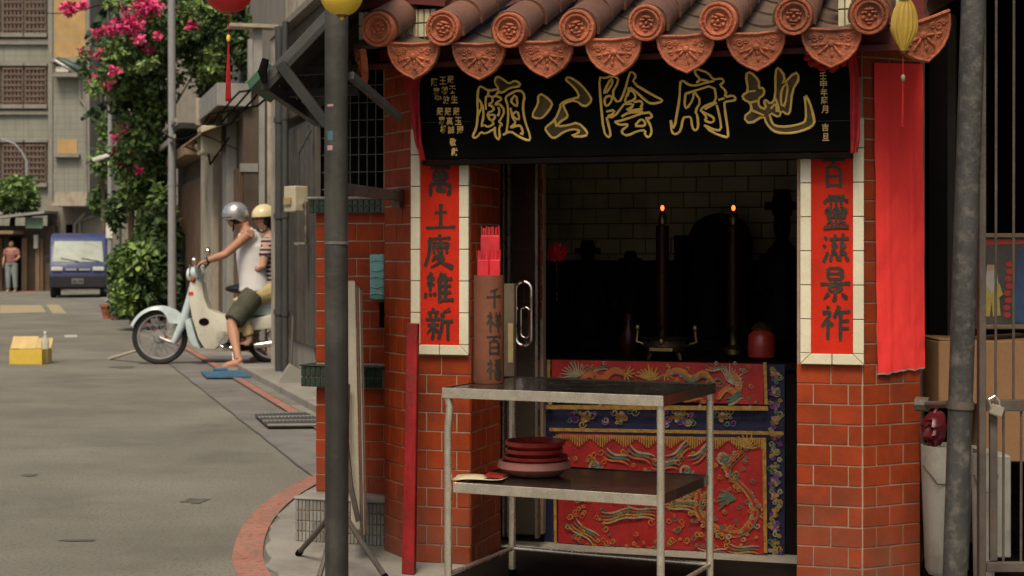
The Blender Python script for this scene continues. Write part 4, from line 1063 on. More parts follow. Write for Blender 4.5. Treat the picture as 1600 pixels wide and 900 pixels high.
b = MB(); b.lathe([(0.037, AZ + 0.115), (0.046, AZ + 0.122), (0.03, AZ + 0.14), (0.010, AZ + 0.15), (0, AZ + 0.155)], 16, (x, y, 0)); sp(b, 'lid', 'brass', t, smooth=True)
y = 0.80; x = onalt(982, y)
t = sth('vase', 'slim dark red vase at the left of the censer', 'vase', x, y, AZ)
b = MB(); b.lathe([(0.02, AZ), (0.035, AZ + 0.03), (0.03, AZ + 0.09), (0.014, AZ + 0.13), (0.02, AZ + 0.17), (0.012, AZ + 0.168), (0, AZ + 0.12)], 16, (x, y, 0)); sp(b, 'body', 'red_glass', t, smooth=True)
y = 0.62; x = onalt(1041, y)
t = sth('censer', 'small dark bronze censer with brass knobs in the middle of the altar', 'censer', x, y, AZ)
mat('bronze', (0.06, 0.045, 0.03), 0.35, 0.3, 20, 0.1, metal=0.8)
b = MB(); b.lathe([(0.05, AZ + 0.025), (0.09, AZ + 0.035), (0.098, AZ + 0.055), (0.085, AZ + 0.075), (0.095, AZ + 0.085), (0.08, AZ + 0.085), (0.06, AZ + 0.06), (0, AZ + 0.06)], 24, (x, y, 0)); sp(b, 'bowl', 'bronze', t, smooth=True)
for k in range(3):
    a = R(90 + 120 * k); b = MB(); b.tube([(x + 0.06 * math.cos(a), y + 0.06 * math.sin(a), AZ + 0.035), (x + 0.075 * math.cos(a), y + 0.075 * math.sin(a), AZ)], [0.014, 0.008], 8); sp(b, 'leg', 'bronze', t, smooth=True)
for s_ in (-1, 1):
    b = MB(); b.tube([(x + s_ * 0.09, y, AZ + 0.06), (x + s_ * 0.12, y, AZ + 0.07), (x + s_ * 0.115, y, AZ + 0.115)], 0.006, 8); b.ell((x + s_ * 0.115, y, AZ + 0.125), (0.011, 0.011, 0.014), 10, 8); sp(b, 'handle', 'brass', t, smooth=True)
b = MB(); b.ell((x, y - 0.09, AZ + 0.075), (0.011, 0.011, 0.014), 10, 8); b.box((x, y - 0.098, AZ + 0.045), (0.09, 0.006, 0.012)); sp(b, 'knob', 'brass', t, smooth=True)
# dark deity figures and their niche
def deity(px, y, top, w, lb, hat=True):
    x = onalt(px, y); zt = S.p(px, top, y).z; H = zt - AZ
    t = sth('deity_statue', lb, 'statue', x, y, AZ, 'dark deity statues on the altar')
    b = MB(); b.lathe([(w, AZ), (w, AZ + 0.05), (w * 0.8, AZ + 0.06), (w * 0.85, AZ + H * 0.25), (w * 0.7, AZ + H * 0.5), (w * 0.62, AZ + H * 0.62), (w * 0.2, AZ + H * 0.70), (0, AZ + H * 0.7)], 18, (x, y, 0))
    for s_ in (-1, 1): b.tube([(x + s_ * w * 0.6, y, AZ + H * 0.6), (x + s_ * w * 0.85, y - w * 0.3, AZ + H * 0.4), (x + s_ * w * 0.25, y - w * 0.8, AZ + H * 0.36)], [w * 0.25, w * 0.22, w * 0.15], 8)
    sp(b, 'robe', 'dark_wood', t, smooth=True)
    b = MB(); b.ell((x, y, AZ + H * 0.78), (w * 0.33, w * 0.35, H * 0.11), 12, 8); sp(b, 'head', 'dark_wood', t, smooth=True)
    if hat:
        b = MB(); b.lathe([(w * 0.36, AZ + H * 0.84), (w * 0.4, AZ + H * 0.9), (w * 0.3, AZ + H), (0, AZ + H)], 12, (x, y, 0)); b.box((x, y, AZ + H * 0.9), (w * 1.3, w * 0.1, H * 0.05)); sp(b, 'hat', 'dark_wood', t)
deity(1110, 1.35, 372, 0.12, 'large dark seated deity statue in the middle niche')
deity(985, 1.3, 392, 0.08, 'dark deity statue left of the middle niche')
deity(918, 1.3, 375, 0.09, 'dark deity statue farthest left on the altar')
deity(1222, 1.1, 296, 0.11, 'tall dark deity statue by the right wall of the altar')
y = 1.42; xa, xb = onalt(1075, y), onalt(1172, y); zt = S.p(1120, 333, y).z
t = sth('altar_niche', 'dark arched wooden niche behind the middle statue', 'niche', (xa + xb) / 2, y, AZ)
arc = [(xa, AZ), (xb, AZ)] + [((xa + xb) / 2 + (xb - xa) / 2 * math.cos(a), zt - 0.12 + 0.12 * math.sin(a)) for a in [PI * i / 12 for i in range(13)]]
b = MB(); b.prism(arc, y, y + 0.05); sp(b, 'back', 'dark_wood', t)
for x in (xa, xb): b = MB(); b.bb(x - 0.03, x + 0.01, y - 0.16, y - 0.002, AZ, zt - 0.1); sp(b, 'side', 'dark_wood', t)
x = onalt(870, 0.62); p = S.p(870, 395, 0.62)
t = sth('red_pompom', 'red pompom ornament hanging on a beaded string at the left of the doorway', 'ornament', p.x, p.y, p.z)
b = MB()
for k in range(160):
    d_ = Vector((re_.gauss(0, 1), re_.gauss(0, 1), re_.gauss(0, 1))).normalized()
    b.tube([p + d_ * 0.01, p + d_ * re_.uniform(0.034, 0.044)], [0.004, 0.0025], 4)
sp(b, 'ball', 'incense_pack', t)
b = MB(); b.tube([p + Vector((0, 0, 0.55)), p + Vector((0, 0, -0.2))], 0.001, 4)
for dz in (-0.05, -0.065, -0.11, -0.165, -0.185): b.ell(p + Vector((0, 0, dz)), (0.004, 0.004, 0.005), 6, 5)
sp(b, 'string', 'brass', t)

# ------------------------------------------------------------ posts, awning and clutter round the shrine
AP = 0.0125            # top of the apron
pd = 5.3; px_ = at(526, 400, pd).x
pole = thing('steel_post', 'dark steel post standing left of the shrine with worn stickers', 'post', (px_, pd, AP))
b = MB(); b.tube([(0, 0, 0), (0.001, 0, 0.6), (-0.0015, 0, 1.2), (0, 0, 2.25)], 0.039, 24); b.build('shaft', 'pole_paint', pole, smooth=True)
mat('weld', (0.13, 0.12, 0.10), 0.6, 0.3, 30)
zc = at(0, 380, pd).z - AP
b = MB(); b.tube([(0, 0, zc - 0.004), (0, 0, zc + 0.006)], 0.0415, 24); b.build('weld_ring', 'weld', pole, smooth=True)
mat('sticker_pink', (0.42, 0.23, 0.22), 0.6); mat('sticker_blue', (0.05, 0.12, 0.15), 0.6)
for (yy, hh, m, a0) in ((232, 0.016, 'sticker_pink', -50), (213, 0.03, 'sticker_blue', -48), (166, 0.008, 'sticker_pink', -46)):
    z = at(0, yy, pd).z - AP
    b = MB(); b.grid(lambda u, v: (0.0396 * math.sin(R(a0 + u * 36)), -0.0396 * math.cos(R(a0 + u * 36)), z - hh / 2 + v * hh), 5, 1); b.build('sticker', m, pole)
e = S.w(*S.p(622, 294, 0.05)[:2]); e = Vector((e.x - px_, e.y - pd, at(0, 294, pd).z - AP))
b = MB(); b.box((e.x / 2 + 0.01, e.y / 2, e.z), (e.to_2d().length, 0.03, 0.036), rz=math.atan2(e.y, e.x)); b.build('tie_bar', 'rust_steel', pole, bevel=0.002)
b = MB(); b.box((e.x - 0.0, e.y - 0.02, e.z - 0.01), (0.03, 0.04, 0.07), rz=S.a); b.build('bracket', 'rust_steel', pole)
# low lean-to awning fixed to the post
aw = thing('lean_to_awning', 'dark corrugated lean-to awning on angle braces left of the steel post', 'awning', (px_ - 0.1, 5.42, AP))
mat('awning_edge', (0.066, 0.066, 0.062), 0.55, 0.25, 8, dirt=(0.05, 0.045, 0.04), damt=0.6)
mat('awning_dark', (0.022, 0.021, 0.018), 0.6, 0.3, 8)
mat('awning_green', (0.03, 0.11, 0.055), 0.5, 0.2, 6)
off = Vector((-(px_ - 0.1), -5.42, -AP))
d0, d1 = 5.42, 6.9
A = at(414, 128, d0); Bp = at(520, 16, d0); Cp = at(575, -45, d0)
sl = (Bp - A)
def awp(t, d): return A + sl * t + Vector((0, d - d0, 0))
b = MB()
nn = 36
def corr(u, v):
    q = awp(-0.02 + u * 1.75, d0 + (d1 - d0) * v); return q + off + Vector((0, 0, 0.010 * math.sin(v * 60) + 0.026))
b.grid(corr, 2, 90); b.build('roof_sheet', 'awning_dark', aw, solid=0.003)
def beam(p, q, w, h, m, name):
    p = Vector(p) + off; q = Vector(q) + off; dv = q - p
    rot = dv.to_track_quat('X', 'Z').to_matrix()
    b = MB(); b.box((p + q) / 2, (dv.length, w, h), rot=rot); return b.build(name, m, aw, bevel=0.002)
beam(awp(0, d0), awp(1.7, d0), 0.02, 0.034, 'awning_edge', 'edge_beam')
beam(awp(0.02, d0 - 0.006) + Vector((0, 0, -0.03)), awp(1.7, d0 - 0.006) + Vector((0, 0, -0.03)), 0.02, 0.02, 'awning_dark', 'edge_beam')
beam(awp(0, d0) + Vector((0, 0, -0.01)), awp(0, d1) + Vector((0, 0, -0.01)), 0.03, 0.04, 'awning_dark', 'eave_beam')
beam(awp(0, d1 - 0.02), awp(1.7, d1 - 0.02), 0.03, 0.04, 'awning_dark', 'edge_beam')
beam(at(438, 100, 5.40), at(512, 196, 5.36), 0.028, 0.034, 'awning_dark', 'brace')
beam(at(548, 118, 5.34), at(624, 184, 5.75), 0.022, 0.028, 'awning_edge', 'brace')
for yy in (112, 146): beam(at(430, yy, 5.9), at(560, yy - 4, 5.9), 0.03, 0.032, 'awning_dark', 'rail')
beam(at(425, 118, 6.4), at(560, 110, 6.4), 0.03, 0.012, 'bar_white', 'light_tube')
p0, p1, p2, p3 = at(386, 128, 6.9), at(416, 96, 6.9), at(420, 108, 6.9), at(390, 140, 6.9)
b = MB(); b.add([q + off for q in (p0, p1, p2, p3)] + [q + off + Vector((0, 0.6, 0)) for q in (p0, p1, p2, p3)], [(0, 1, 2, 3), (0, 4, 5, 1), (1, 5, 6, 2), (2, 6, 7, 3), (3, 7, 4, 0), (7, 6, 5, 4)]); b.build('green_sheet', 'awning_green', aw)
b = MB(); b.tube([at(415, 92, 5.38) + off, at(410, 112, 5.38) + off, at(414, 130, 5.38) + off], [0.012, 0.016, 0.010], 8); b.build('end_clip', 'black_void', aw)
# leaning boards of a folded table behind the post
mat('board_cream', (0.42, 0.37, 0.27), 0.6, 0.15, 8); mat('board_edge', (0.12, 0.07, 0.045), 0.7, 0.2, 12)
ft = thing('folded_table', 'folded table with cream boards and brown edges leaning behind the steel post', 'folding table', (at(555, 400, 6.0).x, 6.0, AP))
o0 = Vector((-at(555, 400, 6.0).x, -6.0, -AP))
def plank(pxt, pyt, pxb, pyb, w_px, d, m, me, dep=0.42):
    t_, b_ = at(pxt, pyt, d), at(pxb, pyb, d - 0.04); b_.z = max(b_.z, AP)
    w = w_px * d / F
    vdir = Vector((t_.x, t_.y, 0)).normalized()
    b = MB()
    for (p) in ((b_, t_),):
        a, c = p
        vs = [a, a + Vector((w, 0, 0)), a + Vector((w, 0, 0)) + vdir * dep, a + vdir * dep, c, c + Vector((w, 0, 0)), c + Vector((w, 0, 0)) + vdir * dep, c + vdir * dep]
        b.add([v + o0 for v in vs], [(0, 3, 2, 1), (4, 5, 6, 7), (0, 1, 5, 4), (1, 2, 6, 5), (2, 3, 7, 6), (3, 0, 4, 7)])
    return b.build(me, m, ft, bevel=0.002)
plank(541, 440, 549, 828, 14, 6.00, 'board_cream', 'table_board', 0.3)
plank(556, 446, 564, 838, 4, 5.99, 'board_edge', 'board_edge', 0.3)
plank(560.5, 450, 568, 836, 2, 5.99, 'white_plastic', 'board_edge', 0.3)
plank(563, 452, 571, 834, 3, 5.985, 'board_edge', 'board_edge', 0.3)
b = MB(); b.tube([at(543, 600, 5.95) + o0, at(541, 690, 5.93) + o0, at(548, 760, 5.9) + o0, at(560, 815, 5.88) + o0], 0.010, 8); b.build('leg', 'rust_steel', ft, smooth=True)
# small tripod stand, feet on the apron
ap = at(529, 790, 5.72)
tp = thing('tripod_stand', 'rusty little tripod stand behind the foot of the steel post', 'tripod', (ap.x, ap.y, AP))
def fpt(px, py): 
    q = gnd(px, py, AP); return q
for f in ((466, 868), (497, 912), (604, 908)):
    q = fpt(*f) - Vector((ap.x, ap.y, AP)); b = MB()
    b.tube([(0, 0, ap.z - AP), q * 0.5 + Vector((0, 0, (ap.z - AP) * 0.5)), q + Vector((0, 0, 0.008))], 0.010, 8); lg = b.build('leg', 'rust_steel', tp, smooth=True)
    b = MB(); b.tube([q * 0.94 + Vector((0, 0, 0.02)), q + Vector((0, 0, 0.006))], 0.013, 8); b.build('rubber_foot', 'black_void', lg)
b = MB(); b.tube([(0, 0, ap.z - AP - 0.03), (0, 0, ap.z - AP + 0.22)], 0.012, 10); b.lathe([(0.02, -0.03), (0.02, 0.03), (0, 0.03)], 10, (0, 0, ap.z - AP)); b.build('stem', 'rust_steel', tp, smooth=True)
# red painted plank against the left pillar
q0_ = at(636, 505, 5.84); q1_ = at(657, 505, 5.84); zb = AP
rp_ = thing('red_plank', 'worn red painted plank leaning on the edge of the left pillar', 'plank', (q0_.x, 5.74, AP))
b = MB(); zt = q0_.z - AP; b.add([(-0.012, -0.02, 0), (0.034, -0.04, 0), (0.040, 0, 0), (-0.006, 0.02, 0), (0, 0.08, zt), (0.040, 0.06, zt), (0.046, 0.1, zt), (0.006, 0.12, zt)], [(0, 3, 2, 1), (4, 5, 6, 7), (0, 1, 5, 4), (1, 2, 6, 5), (2, 3, 7, 6), (3, 0, 4, 7)])
b.build('plank', 'red_paint', rp_, bevel=0.003)
# tissue pack on a wire holder
tq = S.p(595, 432, WY - 0.03)
ts = sth('tissue_pack', 'pale aqua pack of tissue paper hanging on the brick wing wall', 'tissue pack', tq.x, tq.y, tq.z - 0.1)
a, e = S.p(583, 397, WY - 0.02), S.p(606, 468, WY - 0.02)
b = MB(); b.box(((a.x + e.x) / 2, WY - 0.035, (a.z + e.z) / 2), (e.x - a.x, 0.05, a.z - e.z)); sp(b, 'pack', 'aqua', ts, bevel=0.010)
for k in range(5):
    z = e.z + (a.z - e.z) * (k + 0.6) / 5.5; b = MB(); b.tube([(a.x + 0.004, WY - 0.061, z), ((a.x + e.x) / 2, WY - 0.064, z + 0.006 * (-1) ** k), (e.x - 0.004, WY - 0.061, z)], 0.003, 5); sp(b, 'fold', 'aqua', ts, smooth=True)
b = MB(); b.tube([(a.x - 0.03, WY - 0.04, e.z - 0.006), (e.x + 0.01, WY - 0.04, e.z - 0.006)], 0.003, 6); b.tube([(e.x, WY - 0.04, e.z - 0.006), (e.x, WY - 0.04, e.z + 0.33)], 0.0012, 5); sp(b, 'wire_holder', 'bar_white', ts)
b = MB(); b.box((e.x - 0.014, WY - 0.02, e.z - 0.06), (0.035, 0.03, 0.10)); sp(b, 'lower_clip', 'black_void', ts, bevel=0.006)

# ------------------------------------------------------------ right side: post, gate, stored things in the dark shed
rp0 = at(1492, 900, 5.0); rp1 = at(1521, 0, 5.0)
k_ = (rp1 - rp0) / (rp1.z - rp0.z)
base = rp0 + k_ * (AP - rp0.z)
rpo = thing('leaning_post', 'weathered grey steel post leaning slightly right of the brick pillar', 'post', base)
b = MB(); b.tube([k_ * h for h in (0, 0.5, 1.1, 1.7, 2.3)], 0.0375, 24); b.build('shaft', 'grey_pole', rpo, smooth=True)
q = at(1447, 632, 5.3) - base; q2 = at(1495, 632, 5.02) - base
b = MB(); b.tube([q, q2], 0.012, 10); b.build('clamp_bar', 'rust_steel', rpo, smooth=True)
b = MB(); b.tube([q + Vector((-0.03, 0.02, 0)), q + Vector((0.01, 0, 0))], 0.024, 8); b.build('bolt', 'rust_steel', rpo)
b = MB(); zc = q2.z; b.tube([k_ * (zc - 0.012), k_ * (zc + 0.012)], 0.042, 20); b.build('clamp_ring', 'rust_steel', rpo)
# shed around the stored things, walled near-black under a large unseen roof for darkness
shed = thing('storage_shed', 'dark open storage shed to the right of the shrine', 'shed', (2.2, 6.0, 0))
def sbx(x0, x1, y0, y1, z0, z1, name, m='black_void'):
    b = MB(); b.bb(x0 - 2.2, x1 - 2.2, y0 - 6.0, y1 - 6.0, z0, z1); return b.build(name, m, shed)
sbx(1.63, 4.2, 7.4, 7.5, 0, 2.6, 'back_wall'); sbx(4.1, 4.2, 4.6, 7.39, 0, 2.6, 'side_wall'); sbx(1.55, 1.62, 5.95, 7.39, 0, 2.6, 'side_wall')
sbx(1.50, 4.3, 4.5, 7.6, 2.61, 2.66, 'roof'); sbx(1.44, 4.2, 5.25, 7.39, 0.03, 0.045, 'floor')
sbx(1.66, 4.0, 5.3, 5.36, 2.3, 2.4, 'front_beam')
# barred gate
gx0, gx1, gd = at(1528, 0, 5.06).x, at(1760, 0, 5.06).x, 5.06
gt = thing('barred_gate', 'rusty barred steel gate with a padlock at the right edge', 'gate', (gx0, gd, AP))
def gb(x0, x1, z0, z1, name, m='rust_steel', t=0.02, bev=0.002):
    b = MB(); b.bb(x0, x1, -t / 2, t / 2, z0, z1); return b.build(name, m, gt, bevel=bev)
zz_ = lambda py: at(0, py, gd).z - AP
gb(0, 0.022, 0.02, 2.1, 'stile', t=0.03); gb(gx1 - gx0 - 0.02, gx1 - gx0, 0.02, 2.1, 'stile', t=0.03)
gb(0.024, gx1 - gx0 - 0.024, zz_(642), zz_(624), 'rail', t=0.024); gb(0.024, gx1 - gx0 - 0.024, zz_(893), zz_(878), 'rail', t=0.024)
gb(0.036, 0.060, zz_(876), zz_(643), 'lower_stile', t=0.016)
for i in range(9):
    x = 0.056 + i * 0.056
    b = MB(); b.tube([(x, 0, zz_(624) + 0.001), (x + 0.002, 0, 2.1)], 0.0042, 6); b.build('bar', 'rust_steel', gt)
    b = MB(); b.tube([(x + 0.024, 0, zz_(878)), (x + 0.025, 0, zz_(643))], 0.0042, 6); b.build('bar', 'rust_steel', gt)
pk = thing('padlock', 'small brass padlock hanging on the gate rail', 'padlock', (gx0 + 0.05, gd - 0.03, zz_(640) + AP))
b = MB(); b.box((0, 0, 0), (0.045, 0.014, 0.034), rot=Matrix.Rotation(R(20), 3, 'Y')); b.build('body', 'steel', pk, bevel=0.004)
b = MB(); b.tube([(-0.018, 0, 0.012), (-0.024, 0, 0.036), (-0.006, 0, 0.046), (0.008, 0, 0.03), (0.010, 0, 0.012)], 0.003, 6); b.build('shackle', 'steel', pk)
def box_thing(name, label, cat, p0, p1, d, dep, m, group=None, flaps=True, rz=0.0):
    a, c = at(*p0, d), at(*p1, d)
    w, h = c.x - a.x, a.z - c.z
    t = thing(name, label, cat, ((a.x + c.x) / 2, d + dep / 2, c.z), rz, group)
    b = MB(); b.box((0, 0, h / 2), (w, dep, h)); b.build('carton', m, t, bevel=0.004)
    if flaps:
        b = MB(); b.box((-w * 0.25 - 0.001, 0, h + 0.002), (w * 0.49, dep * 0.98, 0.004), rot=Matrix.Rotation(R(2), 3, 'Y')); b.build('flap', m, t)
        b = MB(); b.box((w * 0.25 + 0.001, 0, h + 0.004), (w * 0.49, dep * 0.98, 0.004), rot=Matrix.Rotation(R(-4), 3, 'Y')); b.build('flap', m, t)
    return t
box_thing('cardboard_box', 'wide brown cardboard box under the framed picture behind the gate', 'box', (1467, 533), (1640, 632), 5.62, 0.35, 'cardboard', 'cardboard boxes in the shed')
box_thing('cardboard_box', 'lower brown cardboard box resting on the white plastic tubs', 'box', (1535, 634), (1660, 722), 5.60, 0.35, 'cardboard', 'cardboard boxes in the shed')
def tub(px0, px1, py0, d, label, m='white_plastic'):
    a, c = at(px0, py0, d), at(px1, py0, d); w = (c.x - a.x); h = a.z - 0.05
    t = thing('plastic_tub', label, 'tub', ((a.x + c.x) / 2, d + w / 2, 0.05), 0, 'white plastic tubs in the shed')
    b = MB(); b.lathe([(w * 0.36, 0), (w * 0.42, 0.02), (w * 0.5, h * 0.9), (w * 0.5, h), (w * 0.46, h), (w * 0.38, 0.03), (0, 0.03)], 24); b.build('body', m, t, smooth=True)
    b = MB(); b.tube([(-w * 0.5, -0.02, h * 0.85), (-w * 0.3, -w * 0.46, h * 0.72), (w * 0.3, -w * 0.46, h * 0.72), (w * 0.5, -0.02, h * 0.85)], 0.003, 6); b.build('bail_handle', 'rust_steel', t)
tub(1450, 1530, 700, 5.45, 'off white plastic tub nearest the brick pillar')
tub(1524, 1562, 712, 5.3, 'narrow white plastic tub behind the gate stile')
box_thing('foam_box', 'grey white foam box standing on end beside the plastic tubs', 'box', (1553, 712), (1580, 872), 5.40, 0.3, 'white_plastic', None, False)
pb = at(1469, 668, 5.45)
t = thing('red_bag', 'crumpled dark red plastic bag on the white tub beside the pillar', 'bag', (pb.x, pb.y + 0.08, 0.497))
mat('red_bag', (0.10, 0.008, 0.014), 0.35, 0.3, 20, 0.3, 30)
b = MB(); b.ell((0, 0, 0.055), (0.042, 0.05, 0.060), 26, 18)
b.v = [tuple(Vector(v) + Vector((1, 1, 1)) * 0.016 * mnoise.noise(Vector(v) * 45)) for v in b.v]; b.build('bag', 'red_bag', t, smooth=True)
b = MB(); b.tube([(0, 0, 0.105), (0.008, 0, 0.125), (-0.006, 0, 0.135)], [0.012, 0.007, 0.012], 8); b.build('knot', 'red_bag', t, smooth=True)
# framed print of a bearded old man in a yellow robe
a, c = at(1530, 372, 5.66), at(1640, 520, 5.66)
pf = thing('framed_picture', 'framed print of a white bearded figure in a yellow robe behind the gate', 'picture', ((a.x + c.x) / 2, 5.66, c.z + 0.025))
w, h = c.x - a.x, a.z - c.z - 0.02
mat('print_ground', (0.055, 0.05, 0.042), 0.4, 0.3, 8); mat('print_blue', (0.03, 0.06, 0.13), 0.4, 0.3, 8); mat('print_yellow', (0.33, 0.25, 0.06), 0.5, 0.2, 20); mat('print_skin', (0.38, 0.22, 0.14), 0.5); mat('print_red', (0.30, 0.03, 0.02), 0.5, 0.2, 15); mat('frame_gilt', (0.17, 0.12, 0.07), 0.5, 0.2, 15)
b = MB(); b.bb(-w / 2, w / 2, 0, 0.01, 0, h); b.build('print', 'print_ground', pf)
for (x0, x1, z0, z1) in ((-w / 2 - 0.012, w / 2 + 0.012, -0.012, 0.004), (-w / 2 - 0.012, w / 2 + 0.012, h - 0.004, h + 0.012), (-w / 2 - 0.012, -w / 2 + 0.004, 0.005, h - 0.005), (w / 2 - 0.004, w / 2 + 0.012, 0.005, h - 0.005)):
    b = MB(); b.bb(x0, x1, -0.014, 0.006, z0, z1); b.build('frame', 'frame_gilt', pf, bevel=0.003)
X = lambda px: (px - 1530) / 110 * w - w / 2
Z = lambda py: h - (py - 372) / 148 * h
def pp(pts, m, k, name='figure'):
    b = MB(); b.add([(X(x), -0.001 - 0.0006 * k, Z(y)) for x, y in pts], [tuple(range(len(pts)))]); b.build(name, m, pf)

circ = lambda x, y, rx, ry: [(x + rx * math.cos(2 * PI * i / 14), y + ry * math.sin(2 * PI * i / 14)) for i in range(14)]
pp([(1532, 376), (1600, 376), (1600, 384), (1532, 386)], 'print_red', 1, 'heading'); pp([(1592, 390), (1638, 400), (1638, 515), (1580, 515)], 'print_blue', 1, 'blue_field'); [pp(circ(1577 + (k % 2) * 2 - k * 0.8, 418 + k * 12, 6, 5), 'print_red', 2, 'red_blossom') for k in range(8)]

pp([(1538, 450), (1543, 441), (1556, 441), (1562, 452), (1567, 468), (1561, 473), (1563, 503), (1551, 505), (1549, 480), (1546, 505), (1535, 503), (1538, 470), (1533, 466)], 'print_yellow', 3); pp(circ(1549, 424, 8, 10), 'print_skin', 4, 'face'); pp([(1541, 428), (1557, 428), (1559, 448), (1549, 468), (1539, 448)], 'white_plastic', 5, 'beard'); pp([(1539, 418), (1559, 418), (1555, 408), (1543, 408)], 'print_ground', 6, 'cap')

# ------------------------------------------------------------ festival lanterns on a cord before the eaves
def lantern(px, py_bot, r_px, d, m, label, tassel, ell=(1, 1), pinch=False):
    k = d / F; r = r_px * k
    bot = at(px, py_bot, d)
    t = thing('paper_lantern', label, 'lantern', bot, 0, 'paper lanterns strung before the eaves')
    H = r * 2 * ell[1]
    b = MB(); prof = []
    for i in range(17):
        a = PI * i / 16; q = math.sin(a)
        if pinch: q = q * (0.75 + 0.25 * math.sin(a)) * (0.4 + 0.6 * min(1, i / 7))
        prof.append((max(0.008, r * q), H * (0.5 - 0.5 * math.cos(a))))
    n_ = 32
    vs = []
    for (rr, z) in prof:
        for s_ in range(n_):
            a = 2 * PI * s_ / n_; rib = 1 - (0.035 if s_ % 2 else 0) * (1 if not pinch else 3)
            vs.append((rr * rib * math.cos(a), rr * rib * math.sin(a), z))
    b.add(vs, [(i * n_ + s_, i * n_ + (s_ + 1) % n_, (i + 1) * n_ + (s_ + 1) % n_, (i + 1) * n_ + s_) for i in range(16) for s_ in range(n_)])
    sd = b.build('shade', m, t, smooth=True)
    if pinch: sd.scale = (1.0, 0.45, 1.0); sd.rotation_euler = (0, R(3), R(12))
    for pr_ in ([(0.012, -0.004), (0.02, 0.004), (0.0, 0.006)], [(0.02, H - 0.004), (0.012, H + 0.006), (0, H + 0.006)]):
        b = MB(); b.lathe(pr_, 12); b.build('cap', 'brass', t, smooth=True)
    b = MB(); b.tube([(0, 0, H), (0, 0, H + 0.12)], 0.0012, 5); b.build('cord', 'tassel_red', t)
    t0, t1 = (py_bot - tassel[0]) * k, (py_bot - tassel[1]) * k
    b = MB(); b.tube([(0, 0, 0), (0, 0, t0)], 0.0012, 5); b.build('string', 'tassel_red', t)
    b = MB(); b.ell((0, 0, t0 + 0.004), (0.007, 0.007, 0.012), 10, 8); b.build('bead', tassel[3], t, smooth=True)
    b = MB()
    for s_ in range(int(tassel[4])):
        a = rg.uniform(0, 2 * PI); rr = rg.uniform(0, 1)
        b.tube([(0, 0, t0), (rr * tassel[2] * 0.6 * math.cos(a), rr * tassel[2] * 0.6 * math.sin(a), (t0 + t1) / 2), (rr * tassel[2] * math.cos(a), rr * tassel[2] * math.sin(a), t1 + rg.uniform(-0.006, 0.006))], 0.0012, 4)
    b.build('tassel', 'tassel_red', t)
lantern(357, 21, 39, 4.9, 'lantern_red', 'round red paper lantern with a long red tassel hanging over the lane', (62, 156, 0.010, 'lantern_yellow', 70))
lantern(534, 25, 34, 4.9, 'lantern_yellow', 'round bright yellow paper lantern hanging in front of the steel post', (28, 30, 0.002, 'lantern_yellow', 3))
lantern(1411, 82, 23, 4.95, 'lantern_ochre', 'wilted ochre paper lantern with a thin string tassel at the right eave corner', (124, 196, 0.006, 'thread_white', 6), (1, 1.9), True)
cd = thing('lantern_cord', 'thin dark cord carrying the paper lanterns above the shrine front', 'cord', at(357, -60, 4.9))
b = MB(); o_ = -at(357, -60, 4.9); b.tube([at(120, -90, 4.9) + o_, at(357, -58, 4.9) + o_, at(534, -46, 4.9) + o_, at(950, -20 - 60, 4.92) + o_, at(1411, -30, 4.95) + o_, at(1700, -60, 4.95) + o_], 0.0015, 5); b.build('cord', 'black_void', cd)

# ------------------------------------------------------------ the row of old shop houses along the lane
mat('cream_wall', (0.40, 0.35, 0.26), 0.85, 0.15, 2, 0.3, 40, dirt=(0.16, 0.13, 0.10), dscale=3, damt=0.7, streak=0.5)
mat('grey_wall', (0.22, 0.20, 0.165), 0.9, 0.2, 1.2, 0.3, 30, dirt=(0.10, 0.09, 0.075), dscale=1.2, damt=0.7, streak=0.5)
mat('brown_wall', (0.085, 0.062, 0.042), 0.85, 0.2, 2, 0.2, 30, dirt=(0.045, 0.033, 0.025), dscale=3, damt=0.7, streak=0.4)
mat('wood_door', (0.13, 0.075, 0.040), 0.7, 0.2, 3, 0.2, 40, streak=0.4, rnd=0.15)
mat('metal_door', (0.098, 0.088, 0.072), 0.5, 0.2, 3, 0.15, 40, dirt=(0.08, 0.055, 0.04), dscale=4, damt=0.7, metal=0.2, streak=0.4)
mat('pvc_grey', (0.045, 0.045, 0.042), 0.5, 0.2, 5)
mat('sheet_light', (0.27, 0.26, 0.23), 0.55, 0.15, 3, 0.1, 30, dirt=(0.17, 0.14, 0.11), dscale=4, damt=0.6)
mat('ply', (0.22, 0.15, 0.085), 0.8, 0.15, 4)
mat('beige_box', (0.44, 0.40, 0.28), 0.55, 0.1, 6, dirt=(0.25, 0.2, 0.13), dscale=8, damt=0.5)
LA = math.atan2(-0.9578, 0.2873)
L = Frame(-2.43, 16.4, LA)
def lth(name, label, cat, x, y, z=0.0, group=None):
    t = thing(name, label, cat, L.w(x, y, z), L.a, group); OFF[t.name] = Vector((-x, -y, -z)); return t
nb = lth('shop_house', 'near shop house with grey metal door and cream corner pilaster beyond the shrine', 'building', 1.5, 0.2)
def lb(t, x0, x1, y0, y1, z0, z1, name, m, bev=0.0):
    b = MB(); b.bb(x0, x1, y0, y1, z0, z1); return sp(b, name, m, t, bevel=bev)
lb(nb, 0.46, 5.2, 0.02, 2.4, 0, 3.3, 'wall', 'brown_wall')
lb(nb, 0.42, 0.68, -0.10, 0.3, 0, 3.3, 'pilaster', 'cream_wall', 0.01)
lb(nb, 0.3, 5.4, -0.42, 0.0, 0.0, 0.07, 'step', 'concrete', 0.01)
lb(nb, 0.95, 2.6, -0.04, 0.018, 0.07, 0.36, 'threshold', 'concrete', 0.008)
x0, x1 = L.x(452, -0.05), L.x(496, -0.05)
dz0 = L.p(478, 545, -0.05).z
md = lb(nb, x0, x1, -0.06, -0.02, 0.36, 2.35, 'door', 'metal_door', 0.004)
